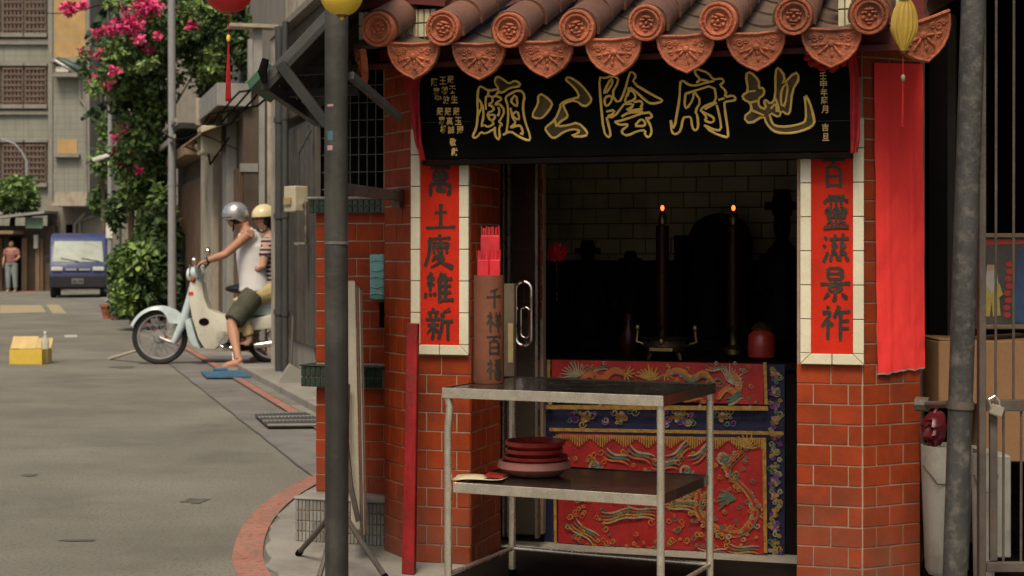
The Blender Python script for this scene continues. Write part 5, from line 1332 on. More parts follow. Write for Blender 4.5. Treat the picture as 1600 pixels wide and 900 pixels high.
for i in range(6):
    xx = x0 + (x1 - x0) * (i + 0.5) / 6
    b = MB(); b.bb(xx - 0.012, xx + 0.012, -0.072, -0.061, 0.38, 2.3); b.build('door_rib', 'metal_door', md, loc=(0, 0, 0))
p, q = L.p(474, 322, -0.10), L.p(491, 380, -0.10)
b = MB(); b.tube([(p.x, -0.06, p.z), (p.x, -0.17, p.z), (q.x, -0.17, p.z + 0.01), (q.x, -0.17, q.z), (p.x, -0.17, q.z), (p.x, -0.06, q.z)], 0.014, 8); b.build('handle', 'chrome', md)
lb(nb, 0.69, 5.2, -0.10, 0.0, 2.42, 2.55, 'lintel', 'brown_wall')
lb(nb, 0.4, 5.4, -0.12, 2.6, 3.301, 3.36, 'roof', 'grey_wall')
# siding boards above the door
for i in range(6):
    lb(nb, 0.69, 5.1, -0.03 - 0.004 * (i % 2), 0.018, 2.56 + i * 0.12, 2.675 + i * 0.12, 'siding_board', 'brown_wall')
def downpipe(px, r, label, m='pvc_grey'):
    x = L.x(px, -0.16); t = lth('drain_pipe', label, 'pipe', x, -0.16, 0.07, 'pipes on the corner of the near shop house')
    b = MB(); b.tube([(x, -0.16, 0.07), (x, -0.16, 3.3)], r, 10); sp(b, 'pipe', m, t, smooth=True)
    for z in (0.6, 1.5, 2.4): b = MB(); b.tube([(x, -0.16, z), (x, -0.16, z + 0.05)], r * 1.25, 10); sp(b, 'collar', m, t, smooth=True)
downpipe(437, 0.045, 'dark grey drain pipe next to the cream corner pilaster'); downpipe(446, 0.03, 'thinner drain pipe nearer the metal door')
x = L.x(457, -0.25); p = L.p(457, 331, -0.25)
t = lth('meter_box', 'beige electric meter box on the pipe beside the metal door', 'meter box', x, -0.25, p.z)
b = MB(); b.box((x, -0.22, p.z + 0.11), (0.16, 0.14, 0.22), rz=0.5); sp(b, 'case', 'beige_box', t, bevel=0.012)
b = MB(); b.box((x + 0.03, -0.30, p.z + 0.09), (0.09, 0.01, 0.06), rz=0.5); sp(b, 'window', 'pale_label', t)
b = MB(); b.tube([(x, -0.2, p.z + 0.2), (x, -0.2, p.z + 0.5), (x + 0.05, -0.1, p.z + 0.7)], 0.012, 6); sp(b, 'conduit', 'pvc_grey', t)
# water tank / air unit boxes on the near roof
t = lth('roof_unit', 'beige metal cabinet on the roof above the lean-to awning', 'cabinet', 0.9, 0.5, 3.37)
c_ = L.p(470, 60, 0.3)
b = MB(); b.bb(L.x(446, 0.3), L.x(484, 0.3), 0.3, 0.9, 3.37, 4.6); sp(b, 'cabinet', 'cream_wall', t, bevel=0.02)
b = MB(); b.bb(L.x(486, 0.35), L.x(505, 0.35), 0.35, 0.9, 3.37, 4.6); sp(b, 'side_panel', 'sheet_light', t, bevel=0.02)
# house across the alley mouth
hb = lth('shop_house', 'old brown fronted shop house behind the motorbike with a pale box canopy', 'building', -6, 0.5)
XN = -2.7; XF = L.x(276)
lb(hb, XF, XN, 0.02, 3.2, 0, 3.15, 'wall', 'brown_wall')
lb(hb, XN - 0.16, XN + 0.02, 0.30, 0.62, 0, 3.14, 'pilaster', 'cream_wall', 0.01)
lb(hb, XN - 0.1, XN + 0.03, 0.20, 0.27, 0, 3.2, 'post', 'sheet_light', 0.005)
lb(hb, XN - 0.05, XN + 0.015, -0.02, 0.19, 2.15, 2.25, 'transom', 'sheet_light')
for (pa, pb, m, nm, yo, zt) in ((325, 333, 'cream_wall', 'pilaster', -0.10, 3.1), (334, 343, 'cream_wall', 'pilaster', -0.09, 3.1), (345, 358, 'wood_door', 'door', -0.03, 2.5), (360, 368, 'sheet_light', 'post', -0.10, 3.1), (369, 378, 'wood_door', 'door', -0.03, 2.2)):
    o = lb(hb, L.x(pa), L.x(pb) - 0.02, yo, 0.018, 0.02, zt, nm, m, 0.006)
    if nm == 'door':
        xa, xb = L.x(pa), L.x(pb) - 0.02
        b = MB(); b.bb(xa + 0.15 * (xb - xa), xb - 0.15 * (xb - xa), yo - 0.012, yo - 0.001, 1.2, zt - 0.2); b.build('door_panel', 'wood_door', o)
        b = MB(); b.bb(xa + 0.15 * (xb - xa), xb - 0.15 * (xb - xa), yo - 0.012, yo - 0.001, 0.2, 1.05); b.build('door_panel', 'wood_door', o)
lb(hb, L.x(286), L.x(322), -0.05, 0.018, 0.05, 2.3, 'shutter', 'wood_door')
lb(hb, L.x(287), L.x(300), -0.06, -0.051, 0.1, 1.5, 'shutter_panel', 'brown_wall')
cz0, cz1 = 2.92, 3.19
cx0, cx1 = -4.75, -2.62
cn = lb(hb, cx0, cx1, -0.30, 0.10, cz0, cz1, 'canopy', 'sheet_light', 0.006)
b = MB(); b.bb(cx0 + 0.05, cx1 - 0.05, -0.27, 0.06, cz0 - 0.006, cz0 - 0.001); b.build('soffit', 'ply', cn, loc=OFF[hb.name] * 0)
b = MB(); b.bb(cx0 - 0.04, cx0 - 0.002, -0.34, 0.1, cz0 - 0.06, cz1 + 0.02); b.build('end_trim', 'cream_wall', cn)
lb(hb, L.x(270), L.x(318), -0.35, 0.1, 3.0, 3.08, 'canopy', 'awning_dark'); lb(hb, L.x(268), L.x(316), -0.40, -0.36, 3.1, 3.16, 'canopy_edge', 'sheet_light'); lb(hb, L.x(268), L.x(316), -0.42, -0.38, 2.84, 2.92, 'canopy_edge', 'sheet_light'); lb(hb, L.x(284), L.x(322), -0.30, 0.0, 2.60, 2.75, 'shutter_box', 'ply')
lb(hb, XF - 0.2, XN + 0.06, 0.11, 3.3, 3.16, 3.22, 'roof', 'grey_wall')
lb(hb, XF, XN - 1.2, 0.9, 3.1, 3.225, 6.4, 'upper_wall', 'grey_wall')
# corrugated roof shelter on posts on top
sh = lb(hb, L.x(362, -0.1), XN + 0.1, -0.15, 0.9, 3.86, 3.90, 'shelter_roof', 'cream_wall')
for xx, yy in ((XN - 1.0, 0.2), (XN - 0.05, 0.14), (XN - 0.05, 0.5)):
    lb(hb, xx - 0.05, xx + 0.05, yy, yy + 0.1, 3.225, 3.855, 'shelter_post', 'sheet_light')
p = L.p(318, 240, -0.35)
t = lth('wall_box', 'weathered beige box hanging under the canopy of the brown house', 'box', p.x, -0.35, p.z)
b = MB(); b.box((p.x, -0.28, p.z + 0.16), (0.5, 0.24, 0.34)); sp(b, 'case', 'beige_box', t, bevel=0.015)
b = MB(); b.box((p.x, -0.405, p.z + 0.16), (0.3, 0.01, 0.22)); sp(b, 'grille', 'old_wood', t)
b = MB(); b.tube([(p.x + 0.1, -0.3, p.z), (p.x + 0.3, -0.3, p.z - 0.15), (p.x + 1.4, -0.2, p.z + 0.1)], 0.012, 6); sp(b, 'cable', 'black_void', t)
# clutter over the shop fronts: patched awnings, cable runs, a ladder of brackets
aw2 = lth('patched_awning', 'small corrugated brown awning over the doors behind the rider', 'awning', -3.6, -0.3, 2.5)
b = MB(); b.grid(lambda u, v: (-5.6 + 2.6 * u, -0.45 + 0.5 * v, 2.62 + 0.20 * v + 0.012 * math.sin(u * 90)), 90, 2); sp(b, 'sheet', 'ply', aw2, solid=0.006)
for x_ in (-5.4, -4.3, -3.2):
    b = MB(); b.tube([(x_, 0.0, 2.45), (x_, -0.42, 2.62)], 0.014, 6); sp(b, 'bracket', 'rust_steel', aw2)
cw = lth('cable_bundle', 'bundle of dark cables sagging along the old shop fronts', 'cable', -2.5, -0.2, 2.8)
for k in range(4):
    b = MB(); b.tube([(-9 + 10.5 * t_ / 14, -0.18 - 0.03 * k, 2.78 + 0.05 * k - 0.10 * abs(math.sin(t_ * 0.9 + k))) for t_ in range(15)], 0.012, 5); sp(b, 'cable', 'black_void', cw)
# dustpan by the door, blue mat on the pavement
p = gnd(452, 608, 0.016)
t = thing('dustpan', 'grey metal dustpan standing by the metal door of the near shop house', 'dustpan', p, R(20))
b = MB(); b.prism([(-0.10, 0), (0.09, 0.0), (0.13, 0.14), (0.0, 0.22), (-0.08, 0.10)], -0.015, 0.015); b.build('pan', 'sheet_light', t, bevel=0.003)
b = MB(); b.prism([(-0.07, 0.0), (0.12, -0.002), (0.12, 0.05)], 0.02, 0.14); b.build('lip', 'black_void', t)
b = MB(); b.tube([(0.02, 0.02, 0.2), (0.05, 0.08, 0.62)], 0.012, 8); b.build('handle', 'rust_steel', t)
mat('mat_blue', (0.035, 0.11, 0.19), 0.8, 0.25, 12)
c4 = [gnd(*q, 0.022) for q in ((314, 582), (373, 580), (392, 590), (322, 590))]
cm = sum(c4, Vector()) / 4
t = thing('floor_mat', 'thin blue mat lying on the pavement by the motorbike', 'mat', cm)
b = MB(); b.prism([(q.x - cm.x, q.y - cm.y) for q in c4], -0.003, 0.012, plane='xy'); b.build('mat', 'mat_blue', t)
b = MB(); b.tube([c4[0] - cm + Vector((0.1, 0.1, 0.02)), c4[1] - cm + Vector((-0.1, -0.05, 0.02))], 0.02, 6); b.build('rolled_edge', 'mat_blue', t)

# ------------------------------------------------------------ street furniture along the lane
mat('galv', (0.26, 0.265, 0.26), 0.5, 0.12, 4, dirt=(0.16, 0.15, 0.14), dscale=4, damt=0.5)
g = gnd(269, 520); up_ = thing('utility_pole', 'plain grey steel utility pole behind the motorbike front wheel', 'pole', g)
b = MB(); b.tube([(0, 0, 0), (0, 0, 3), (-0.02, 0, 7.5)], [0.066, 0.06, 0.052], 16); b.build('shaft', 'galv', up_, smooth=True)
b = MB(); b.tube([(0, 0, 0), (0, 0, 0.25)], 0.085, 16); b.build('base', 'galv', up_, smooth=True)
b = MB(); b.tube([(0, 0, 2.2), (0, 0, 2.26)], 0.068, 16); b.tube([(0.05, 0, 3.1), (0.1, 0, 3.12)], 0.02, 6); b.build('strap', 'galv', up_)
def street_lamp(px, base_py, top_py, head_px, head_py, tail, label, arm_m='galv', flip=-1, rad=0.05, headlen=0.9):
    g = gnd(px, base_py); d = g.y; t = thing('street_lamp', label, 'street lamp', g, 0, 'street lamps along the lane')
    zt = at(px, top_py, d).z
    b = MB(); b.tube([(0, 0, 0), (0, 0, zt * 0.5), (0, 0, zt)], [rad * 1.2, rad, rad * 0.85], 12); b.build('shaft', 'galv', t, smooth=True)
    h = at(head_px, head_py, d) - g; j = at(*tail, d) - g
    b = MB(); b.tube([(0, 0, zt - 0.05), Vector((0, 0, zt)).lerp(j, 0.5) + Vector((0, 0, 0.05)), j, h], rad * 0.6, 10); b.build('arm', arm_m, t, smooth=True)
    return t, h, j, d, g
mat('lamp_green', (0.045, 0.075, 0.06), 0.4, 0.2, 5); mat('lamp_white', (0.62, 0.60, 0.52), 0.4, 0.1, 5)
t, h, j, d, g = street_lamp(172, 490, 150, 120, 108, (163, 131), 'tall street lamp with a green head half hidden in the pink bougainvillea', 'sheet_light')
dv = (h - j).normalized(); rot = dv.to_track_quat('X', 'Z').to_matrix().to_4x4()
b = MB(); b.ell((0, 0, 0), (0.36, 0.12, 0.085), 14, 8, rot); b.v = [tuple(Vector(v) + h + Vector((-0.1, 0, 0.06))) for v in b.v]; b.build('head', 'lamp_green', t, smooth=True)
b = MB(); b.ell(h + Vector((-0.2, 0, 0.05)), (0.3, 0.10, 0.05), 14, 8, rot); b.build('lens', 'lamp_white', t, smooth=True)
q = at(163, 247, d) - g
b = MB(); b.box(q + Vector((-0.02, 0, 0.02)), (0.42, 0.16, 0.08), rot=Matrix.Rotation(R(-16), 3, 'Y')); b.build('flood_light', 'lamp_white', t, bevel=0.02)
b = MB(); b.ell(at(180, 257, d) - g, (0.16, 0.12, 0.09), 12, 8); b.build('flood_light', 'lamp_white', t, smooth=True)
b = MB(); b.tube([(0, 0, q.z - 0.1), q + Vector((0.15, 0, 0))], 0.02, 6); b.build('bracket', 'galv', t)
b = MB(); b.bb(-0.065, 0.065, -0.075, -0.068, at(0, 372, d).z, at(0, 345, d).z); b.build('notice', 'lamp_white', t)
t, h, j, d, g = street_lamp(42, 452, 250, 0, 217, (22, 224), 'slim street lamp with a curved arm at the far left', 'galv', rad=0.06)
b = MB(); b.ell(h + Vector((-0.3, 0, 0)), (0.35, 0.13, 0.08), 12, 8); b.build('head', 'lamp_green', t, smooth=True)

# ------------------------------------------------------------ motorbike
BD = 17.0; BS = BD / F
bf = gnd(250, 0.5 * 1 + 569.1)      # ground under the front axle
bf = Vector(((250 - HX) / F * BD, BD, 0))
mat('bike_blue', (0.44, 0.52, 0.52), 0.35, 0.08, 5, 0.05, coat=0.3, fine=0.04, dirt=(0.2, 0.22, 0.2), dscale=8, damt=0.3)
mat('bike_cream', (0.56, 0.54, 0.44), 0.35, 0.08, 5, 0.05, coat=0.3, fine=0.04, dirt=(0.3, 0.28, 0.2), dscale=8, damt=0.3)
mat('rubber', (0.018, 0.018, 0.018), 0.8, 0.2, 20, 0.3, 90); mat('alu', (0.38, 0.37, 0.35), 0.4, 0.2, 12, 0.1, metal=0.7); mat('seat_black', (0.012, 0.012, 0.013), 0.5, 0.2, 12)
mat('mark_red', (0.5, 0.03, 0.02), 0.5); mat('lens_clear', (0.7, 0.7, 0.66), 0.15, 0.05, 5, 0, fine=0)
bike = thing('motorbike', 'cream and pale blue step-through motorbike rolling out of the alley', 'motorbike', bf, R(4))
def BX(px, py): return Vector(((px - 250) * BS, 0, EYE - (py - HY) * BS))
def bp(b, name, m, par=None, **kw): return b.build(name, m, par or bike, **kw)
AXZ = 0.292
def wheel(x, steer=0.0, z=AXZ):
    b = MB(); MX = Matrix.Rotation(R(90), 4, 'X'); MXs = Matrix.Rotation(steer, 4, 'Z') @ MX
    r0 = 0.292
    prof = [(r0 - 0.055, -0.018), (r0 - 0.04, -0.028), (r0 - 0.015, -0.028), (r0, -0.012), (r0, 0.012), (r0 - 0.015, 0.028), (r0 - 0.04, 0.028), (r0 - 0.055, 0.018)]
    b.lathe(prof, 40, M=MXs, closed=True); ty = b.build('wheel', 'rubber', bike, smooth=True, loc=(x, 0, z))
    b = MB(); b.lathe([(r0 - 0.072, -0.02), (r0 - 0.055, -0.022), (r0 - 0.058, 0), (r0 - 0.055, 0.022), (r0 - 0.072, 0.02), (r0 - 0.068, 0)], 40, M=MXs, closed=True); b.build('rim', 'alu', ty, smooth=True)
    b = MB(); b.lathe([(0.0, -0.05), (0.058, -0.05), (0.068, -0.03), (0.068, 0.03), (0.055, 0.05), (0, 0.05)], 24, M=MXs); b.build('hub', 'alu', ty, smooth=True)
    b = MB()
    for k in range(36):
        a = 2 * PI * k / 36; a2 = a + (0.5 if k % 2 else -0.5); s_ = 0.03 if k % 4 < 2 else -0.03
        b.tube([MXs @ Vector((0.06 * math.cos(a), 0.06 * math.sin(a), s_)), MXs @ Vector(((r0 - 0.07) * math.cos(a2), (r0 - 0.07) * math.sin(a2), 0))], 0.0022, 4)
    b.build('spokes', 'alu', ty)
wheel(0.0); wheel(1.19)
# front fender: arched shell with deep side valance by the fork
def fender(cx, r, a0, a1, w, name, m, valance=None):
    b = MB()
    def f(u, v):
        a = a0 + (a1 - a0) * u; s_ = (v - 0.5) * 2
        rr = r + 0.018 * (1 - s_ * s_) - (0.0 if valance is None else valance(u) * max(0, abs(s_) - 0.75) * 4)
        return (cx + rr * math.cos(a), s_ * w, AXZ + rr * math.sin(a))
    b.grid(f, 28, 16); return bp(b, name, m, smooth=True, solid=0.004)
fender(0.0, 0.315, R(158), R(15), 0.065, 'front_fender', 'bike_blue', lambda u: 0.02 + 0.11 * math.exp(-((u - 0.72) / 0.16) ** 2))
fender(1.19, 0.33, R(170), R(20), 0.075, 'rear_fender', 'bike_blue', lambda u: 0.03)
for s_ in (-1, 1):       # leading link fork
    b = MB(); b.tube([(0.36, s_ * 0.07, 0.86), (0.30, s_ * 0.075, 0.62), (0.24, s_ * 0.08, 0.42), (0.15, s_ * 0.08, 0.23)], [0.035, 0.042, 0.045, 0.03], 10); bp(b, 'fork_cover', 'bike_blue', smooth=True)
    b = MB(); b.tube([(0.15, s_ * 0.075, 0.235), (0.07, s_ * 0.07, 0.26), (0.0, s_ * 0.065, AXZ)], [0.018, 0.02, 0.016], 8); bp(b, 'fork_link', 'alu', smooth=True)
b = MB(); b.tube([(0.0, -0.09, AXZ), (0.0, 0.09, AXZ)], 0.01, 8); bp(b, 'axle', 'alu')
# handlebar cover, headlight, mirrors, grips
b = MB(); b.ell((0.385, 0, 0.965), (0.085, 0.10, 0.085), 16, 10); b.tube([(0.40, 0, 0.93), (0.345, 0, 0.72)], [0.07, 0.055], 14); b.tube([(0.42, -0.22, 1.03), (0.40, 0, 0.99), (0.42, 0.22, 1.03)], [0.026, 0.045, 0.026], 10); bp(b, 'handlebar_cover', 'bike_blue', smooth=True)
b = MB(); b.ell((0.31, 0, 0.955), (0.035, 0.075, 0.07), 16, 8); hl = bp(b, 'headlight', 'lens_clear', smooth=True)
b = MB(); b.lathe([(0.076, 0), (0.082, 0.01), (0.076, 0.02)], 20, M=Matrix.Rotation(R(90), 4, 'Y')); b.build('rim', 'chrome', hl, smooth=True, loc=(0.31, 0, 0.955))
for s_ in (-1, 1):
    b = MB(); b.tube([(0.42, s_ * 0.20, 1.03), (0.46, s_ * 0.34, 1.06)], 0.018, 10); bp(b, 'grip', 'rubber', smooth=True)
    b = MB(); b.tube([(0.40, s_ * 0.20, 1.03), (0.35, s_ * 0.33, 1.05)], 0.006, 6); bp(b, 'brake_lever', 'chrome')
    b = MB(); mz = Vector((0.40 if s_ < 0 else 0.47, s_ * 0.30, 1.10 if s_ < 0 else 1.20)); b.tube([(0.42, s_ * 0.21, 1.04), mz], 0.005, 6); mr = bp(b, 'mirror', 'chrome')
    b = MB(); b.ell(mz, (0.028, 0.07, 0.05), 14, 8); b.build('mirror_head', 'chrome', mr, smooth=True)
b = MB()
for k in range(3): b.tube([(0.40 + k * 0.02, 0.05, 1.03), (0.30 - k * 0.03, 0.02, 1.0), (0.33, 0.0, 0.82)], 0.005, 6)
bp(b, 'cables', 'black_void')
for s_ in (-1, 1):
    b = MB(); b.ell((0.37, s_ * 0.17, 0.90), (0.03, 0.03, 0.03), 10, 8); bp(b, 'indicator', 'thread_orange', smooth=True)
# leg shield and under-frame (cream), with the oval opening
def shell(poly, y0, y1, name, m, bev=0.012):
    b = MB(); b.prism(poly, y0, y1); return bp(b, name, m, bevel=bev, smooth=True)
zp = lambda pts: [((x - 250) * BS, EYE - (y - HY) * BS) for x, y in pts]
shp = zp([(299, 440), (309, 436), (318, 442), (322, 466), (328, 482), (345, 490), (372, 494), (400, 496), (430, 490), (430, 512), (395, 516), (366, 520), (350, 532), (338, 546), (322, 545), (312, 528), (303, 498), (297, 466)])
for s_ in (-1, 1):
    o = shell(shp, s_ * 0.05, s_ * 0.17, 'leg_shield', 'bike_cream', 0.02)
    hole = [((321 + 8 * math.cos(a) - 250) * BS, EYE - (502 + 6 * math.sin(a) - HY) * BS) for a in [2 * PI * i / 16 for i in range(16)]]
    b = MB(); b.prism(hole, s_ * 0.168, s_ * 0.174); b.build('oval_opening', 'black_void', o)
shell(zp([(292, 500), (300, 496), (309, 528), (316, 544), (304, 540), (296, 524)]), -0.20, 0.20, 'shield_front', 'bike_blue', 0.01)
b = MB(); b.tube([(0.36, 0, 0.86), (0.48, 0, 0.48), (0.62, 0, 0.40), (0.95, 0, 0.46), (1.1, 0, 0.62)], [0.05, 0.05, 0.055, 0.06, 0.06], 12); bp(b, 'frame', 'bike_cream', smooth=True)
q = BX(301, 458); b = MB(); b.box((q.x, -0.172, q.z), (0.05, 0.004, 0.035)); bp(b, 'badge', 'mark_red')
b = MB(); MX = Matrix.Rotation(R(90), 4, 'X'); b.lathe([(0, -0.17), (0.07, -0.17), (0.085, -0.14), (0.085, 0.14), (0.07, 0.17), (0, 0.17)], 20, (0.67, 0, 0.29), MX); b.tube([(0.60, 0, 0.30), (0.44, 0, 0.31)], [0.07, 0.06], 12); b.box((0.74, 0, 0.30), (0.22, 0.22, 0.14)); en = bp(b, 'engine', 'alu', smooth=True)
b = MB()
for k in range(5): b.lathe([(0.055, -0.004), (0.085, -0.004), (0.085, 0.004), (0.055, 0.004)], 16, (0.45 + k * 0.025, 0, 0.31), Matrix.Rotation(R(90), 4, 'Y'), True)
b.build('cooling_fins', 'alu', en)
b = MB(); b.tube([(0.56, -0.12, 0.26), (0.7, -0.15, 0.17), (1.0, -0.16, 0.20), (1.45, -0.17, 0.26)], [0.018, 0.02, 0.035, 0.04], 10); bp(b, 'exhaust', 'chrome', smooth=True)
b = MB(); b.box((0.72, 0, 0.20), (0.05, 0.62, 0.025)); bp(b, 'foot_pegs', 'rubber')
b = MB(); b.tube([(0.76, -0.10, 0.22), (0.80, -0.22, 0.02)], 0.01, 8); bp(b, 'side_stand', 'alu')
b = MB(); b.ell((1.02, 0, 0.80), (0.34, 0.13, 0.065), 18, 10); bp(b, 'seat', 'seat_black', smooth=True)
shell([(0.80, 0.52), (1.45, 0.50), (1.5, 0.66), (1.38, 0.76), (0.86, 0.76)], -0.11, 0.11, 'rear_body', 'bike_blue', 0.04)
b = MB(); b.box((1.5, 0, 0.62), (0.05, 0.12, 0.09)); bp(b, 'tail_light', 'mark_red', bevel=0.012)
b = MB(); b.box((1.42, 0, 0.80), (0.34, 0.22, 0.02)); bp(b, 'carrier', 'chrome')

# ------------------------------------------------------------ people
mat('skin', (0.40, 0.20, 0.12), 0.55, 0.12, 12, 0.1, 60, fine=0.05, sub=0.08); mat('skin_light', (0.47, 0.28, 0.19), 0.55, 0.1, 12, 0.1, 60, fine=0.05, sub=0.08)
mat('vest_white', (0.66, 0.64, 0.62), 0.85, 0.06, 8, 0.5, 14, fine=0.03); mat('shorts_olive', (0.055, 0.055, 0.036), 0.85, 0.35, 7, 0.5, 16); mat('helmet_silver', (0.42, 0.42, 0.42), 0.28, 0.08, 6, 0.0, metal=0.6, coat=0.4, fine=0.03); mat('helmet_cream', (0.66, 0.58, 0.33), 0.35, 0.06, 6, 0.0, coat=0.3, fine=0.03)
mat('hair', (0.012, 0.009, 0.008), 0.5, 0.3, 40, 0.3, 120); mat('stripe_dark', (0.06, 0.012, 0.018), 0.85); mat('stripe_pale', (0.48, 0.42, 0.40), 0.85); mat('trousers_tan', (0.42, 0.32, 0.15), 0.85, 0.15, 10); mat('eye_white', (0.6, 0.58, 0.55), 0.3); mat('lip', (0.30, 0.10, 0.08), 0.5)
def hand_mb(b, p, d, n, size=1.0, curl=0.9, thumb=1):
    """p wrist, d pointing direction, n palm normal; five curled fingers"""
    d = d.normalized(); n = (n - d * n.dot(d)).normalized(); s_ = d.cross(n)
    b.ell(p + d * 0.045 * size, (0.042 * size, 0.036 * size, 0.018 * size), 10, 8, Matrix((d, s_, n)).transposed().to_4x4())
    for i, (o, ln) in enumerate(((-0.030, 0.060), (-0.010, 0.070), (0.010, 0.066), (0.028, 0.052))):
        q = p + d * 0.078 * size + s_ * o * size; pts = [q]; dd_ = d.copy()
        for k in range(3):
            a = curl * (0.5 + 0.5 * k); dd_ = (d * math.cos(a) + n * math.sin(a)).normalized(); pts.append(pts[-1] + dd_ * ln * size * (0.45, 0.33, 0.25)[k])
        b.tube(pts, [0.0095 * size, 0.009 * size, 0.0085 * size, 0.007 * size], 7)
    q = p + d * 0.025 * size + s_ * thumb * 0.03 * size
    b.tube([q, q + (s_ * thumb * 0.8 + d * 0.7 + n * 0.4).normalized() * 0.035 * size, q + (s_ * thumb * 0.3 + d * 1.0 + n * 0.9).normalized() * 0.062 * size], [0.012 * size, 0.010 * size, 0.008 * size], 7)
def foot_mb(b, ank, d, L_=0.25):
    d = d.normalized(); s_ = Vector((-d.y, d.x, 0)); g = Vector((ank.x, ank.y, 0))
    z0 = ank.z
    b.tube([ank, ank - d * 0.02 + Vector((0, 0, -z0 * 0.5 + 0.02))], [0.040, 0.042], 10)
    heel = ank - d * 0.045 + Vector((0, 0, -z0 + 0.032)); toe = ank + d * 0.15 + Vector((0, 0, -z0 + 0.020))
    b.tube([heel, ank + d * 0.03 + Vector((0, 0, -z0 + 0.045)), ank + d * 0.10 + Vector((0, 0, -z0 + 0.03)), toe], [0.032, 0.040, 0.040, 0.026], 10)
    for i in range(5):
        o = (i - 2) * 0.017; b.tube([toe - d * 0.03 + s_ * o, toe + d * (0.035 - abs(i - 1) * 0.006) + s_ * o * 1.1 + Vector((0, 0, -0.006))], [0.012, 0.009], 6)
def head_mb(b, c, f, r=0.098):
    f = f.normalized(); upv = Vector((0, 0, 1)); s_ = f.cross(upv).normalized(); u = s_.cross(f)
    Mh = Matrix((f, s_, u)).transposed().to_4x4()
    b.ell(c + u * 0.02, (0.098, 0.076, 0.095), 16, 12, Mh); b.ell(c + f * 0.022 - u * 0.055, (0.062, 0.055, 0.062), 14, 10, Mh)
    b.tube([c + f * 0.085 + u * 0.015, c + f * 0.112 - u * 0.022, c + f * 0.085 - u * 0.03], [0.009, 0.014, 0.010], 8)
    for k in (-1, 1):
        b.ell(c + s_ * k * 0.077 - f * 0.008 - u * 0.005, (0.018, 0.010, 0.03), 8, 8, Mh); b.ell(c + f * 0.078 + s_ * k * 0.034 + u * 0.024, (0.012, 0.02, 0.008), 8, 6, Mh)
    b.ell(c + f * 0.078 - u * 0.058, (0.014, 0.026, 0.010), 8, 6, Mh)
    return f, s_, u
def face_bits(root, c, f, s_, u, off):
    for k in (-1, 1):
        b = MB(); b.ell(c + f * 0.083 + s_ * k * 0.032 + u * 0.008 + off, (0.010, 0.014, 0.008), 8, 6); e_ = b.build('eye', 'eye_white', root, smooth=True)
        b = MB(); b.ell(c + f * 0.091 + s_ * k * 0.032 + u * 0.008 + off, (0.004, 0.006, 0.006), 8, 6); b.build('pupil', 'hair', e_, smooth=True)
        b = MB(); b.tube([c + f * 0.090 + s_ * k * 0.016 + u * 0.029 + off, c + f * 0.086 + s_ * k * 0.05 + u * 0.030 + off], 0.004, 5); b.build('eyebrow', 'hair', root)
    b = MB(); b.tube([c + f * 0.088 - s_ * 0.024 - u * 0.058 + off, c + f * 0.095 - u * 0.057 + off, c + f * 0.088 + s_ * 0.024 - u * 0.058 + off], 0.005, 6); b.build('mouth', 'lip', root, smooth=True)
def helmet(root, c, f, s_, u, off, m, visor=True, low=-0.35, size=1.0):
    b = MB(); Mh = Matrix((f, s_, u)).transposed().to_4x4()
    def g_(uu, vv):
        a = 2 * PI * uu; lo_ = low - 0.45 * max(0, -math.cos(a)) - 0.05
        t = (PI / 2) * (1 - vv) + vv * (math.asin(max(-0.99, lo_)))
        q = Vector((0.142 * size * math.cos(t) * math.cos(a), 0.128 * size * math.cos(t) * math.sin(a), 0.135 * size * math.sin(t)))
        return c + (Mh @ q) + u * 0.028 + off
    b.grid(g_, 32, 12); h = b.build('helmet', m, root, smooth=80, solid=0.008)
    b = MB(); b.tube([c + s_ * 0.115 + off + u * 0.0, c + s_ * 0.07 - u * 0.12 + f * 0.03 + off, c - u * 0.145 + f * 0.04 + off, c - s_ * 0.07 - u * 0.12 + f * 0.03 + off, c - s_ * 0.115 + off], 0.007, 6); b.build('chin_strap', 'black_void', h)
    b = MB(); b.tube([c + f * 0.135 * size * math.cos(a) + s_ * 0.122 * size * math.sin(a) + u * (0.0) + off for a in [R(-75 + 15 * k) for k in range(11)]], 0.006, 6); b.build('rim', 'black_void', h)
    return h
def limb(b, pts, rs, n=12): b.tube([Vector(p) for p in pts], rs, n)

# rider: standing astride, hands on the bars
RD = 16.75
W = lambda px, py, d=RD: at(px, py, d)
foot = gnd(368, 575); 
rider = thing('person', 'rider in white vest, olive shorts and silver helmet pushing the motorbike forward', 'person', (foot.x, foot.y, 0), 0, 'people at the motorbike')
ro = Vector((-foot.x, -foot.y, 0))
dC = 17.0
hipC = W(398, 458, dC); chest = W(392, 385, dC); neckb = W(383, 352, dC - 0.0); headc = W(368, 339, dC)
shL, shR = W(388, 366, dC - 0.19), W(386, 364, dC + 0.19)
elL, elR = W(352, 398, dC - 0.27), W(352, 396, dC + 0.27)
grip = lambda s_: bf + Matrix.Rotation(R(4), 3, 'Z') @ Vector((0.45, s_ * 0.30, 1.07))
wrL, wrR = grip(-1) + Vector((0.07, 0, 0.03)), grip(1) + Vector((0.07, 0, 0.03))
hpL, hpR = hipC + Vector((0, -0.09, -0.02)), hipC + Vector((0, 0.09, -0.02))
knL = W(362, 506, dC - 0.28); anL = Vector((foot.x + 0.03, foot.y, 0.085))
knR = W(372, 508, dC + 0.22); anR = Vector((foot.x + 0.15, dC + 0.30, 0.085))
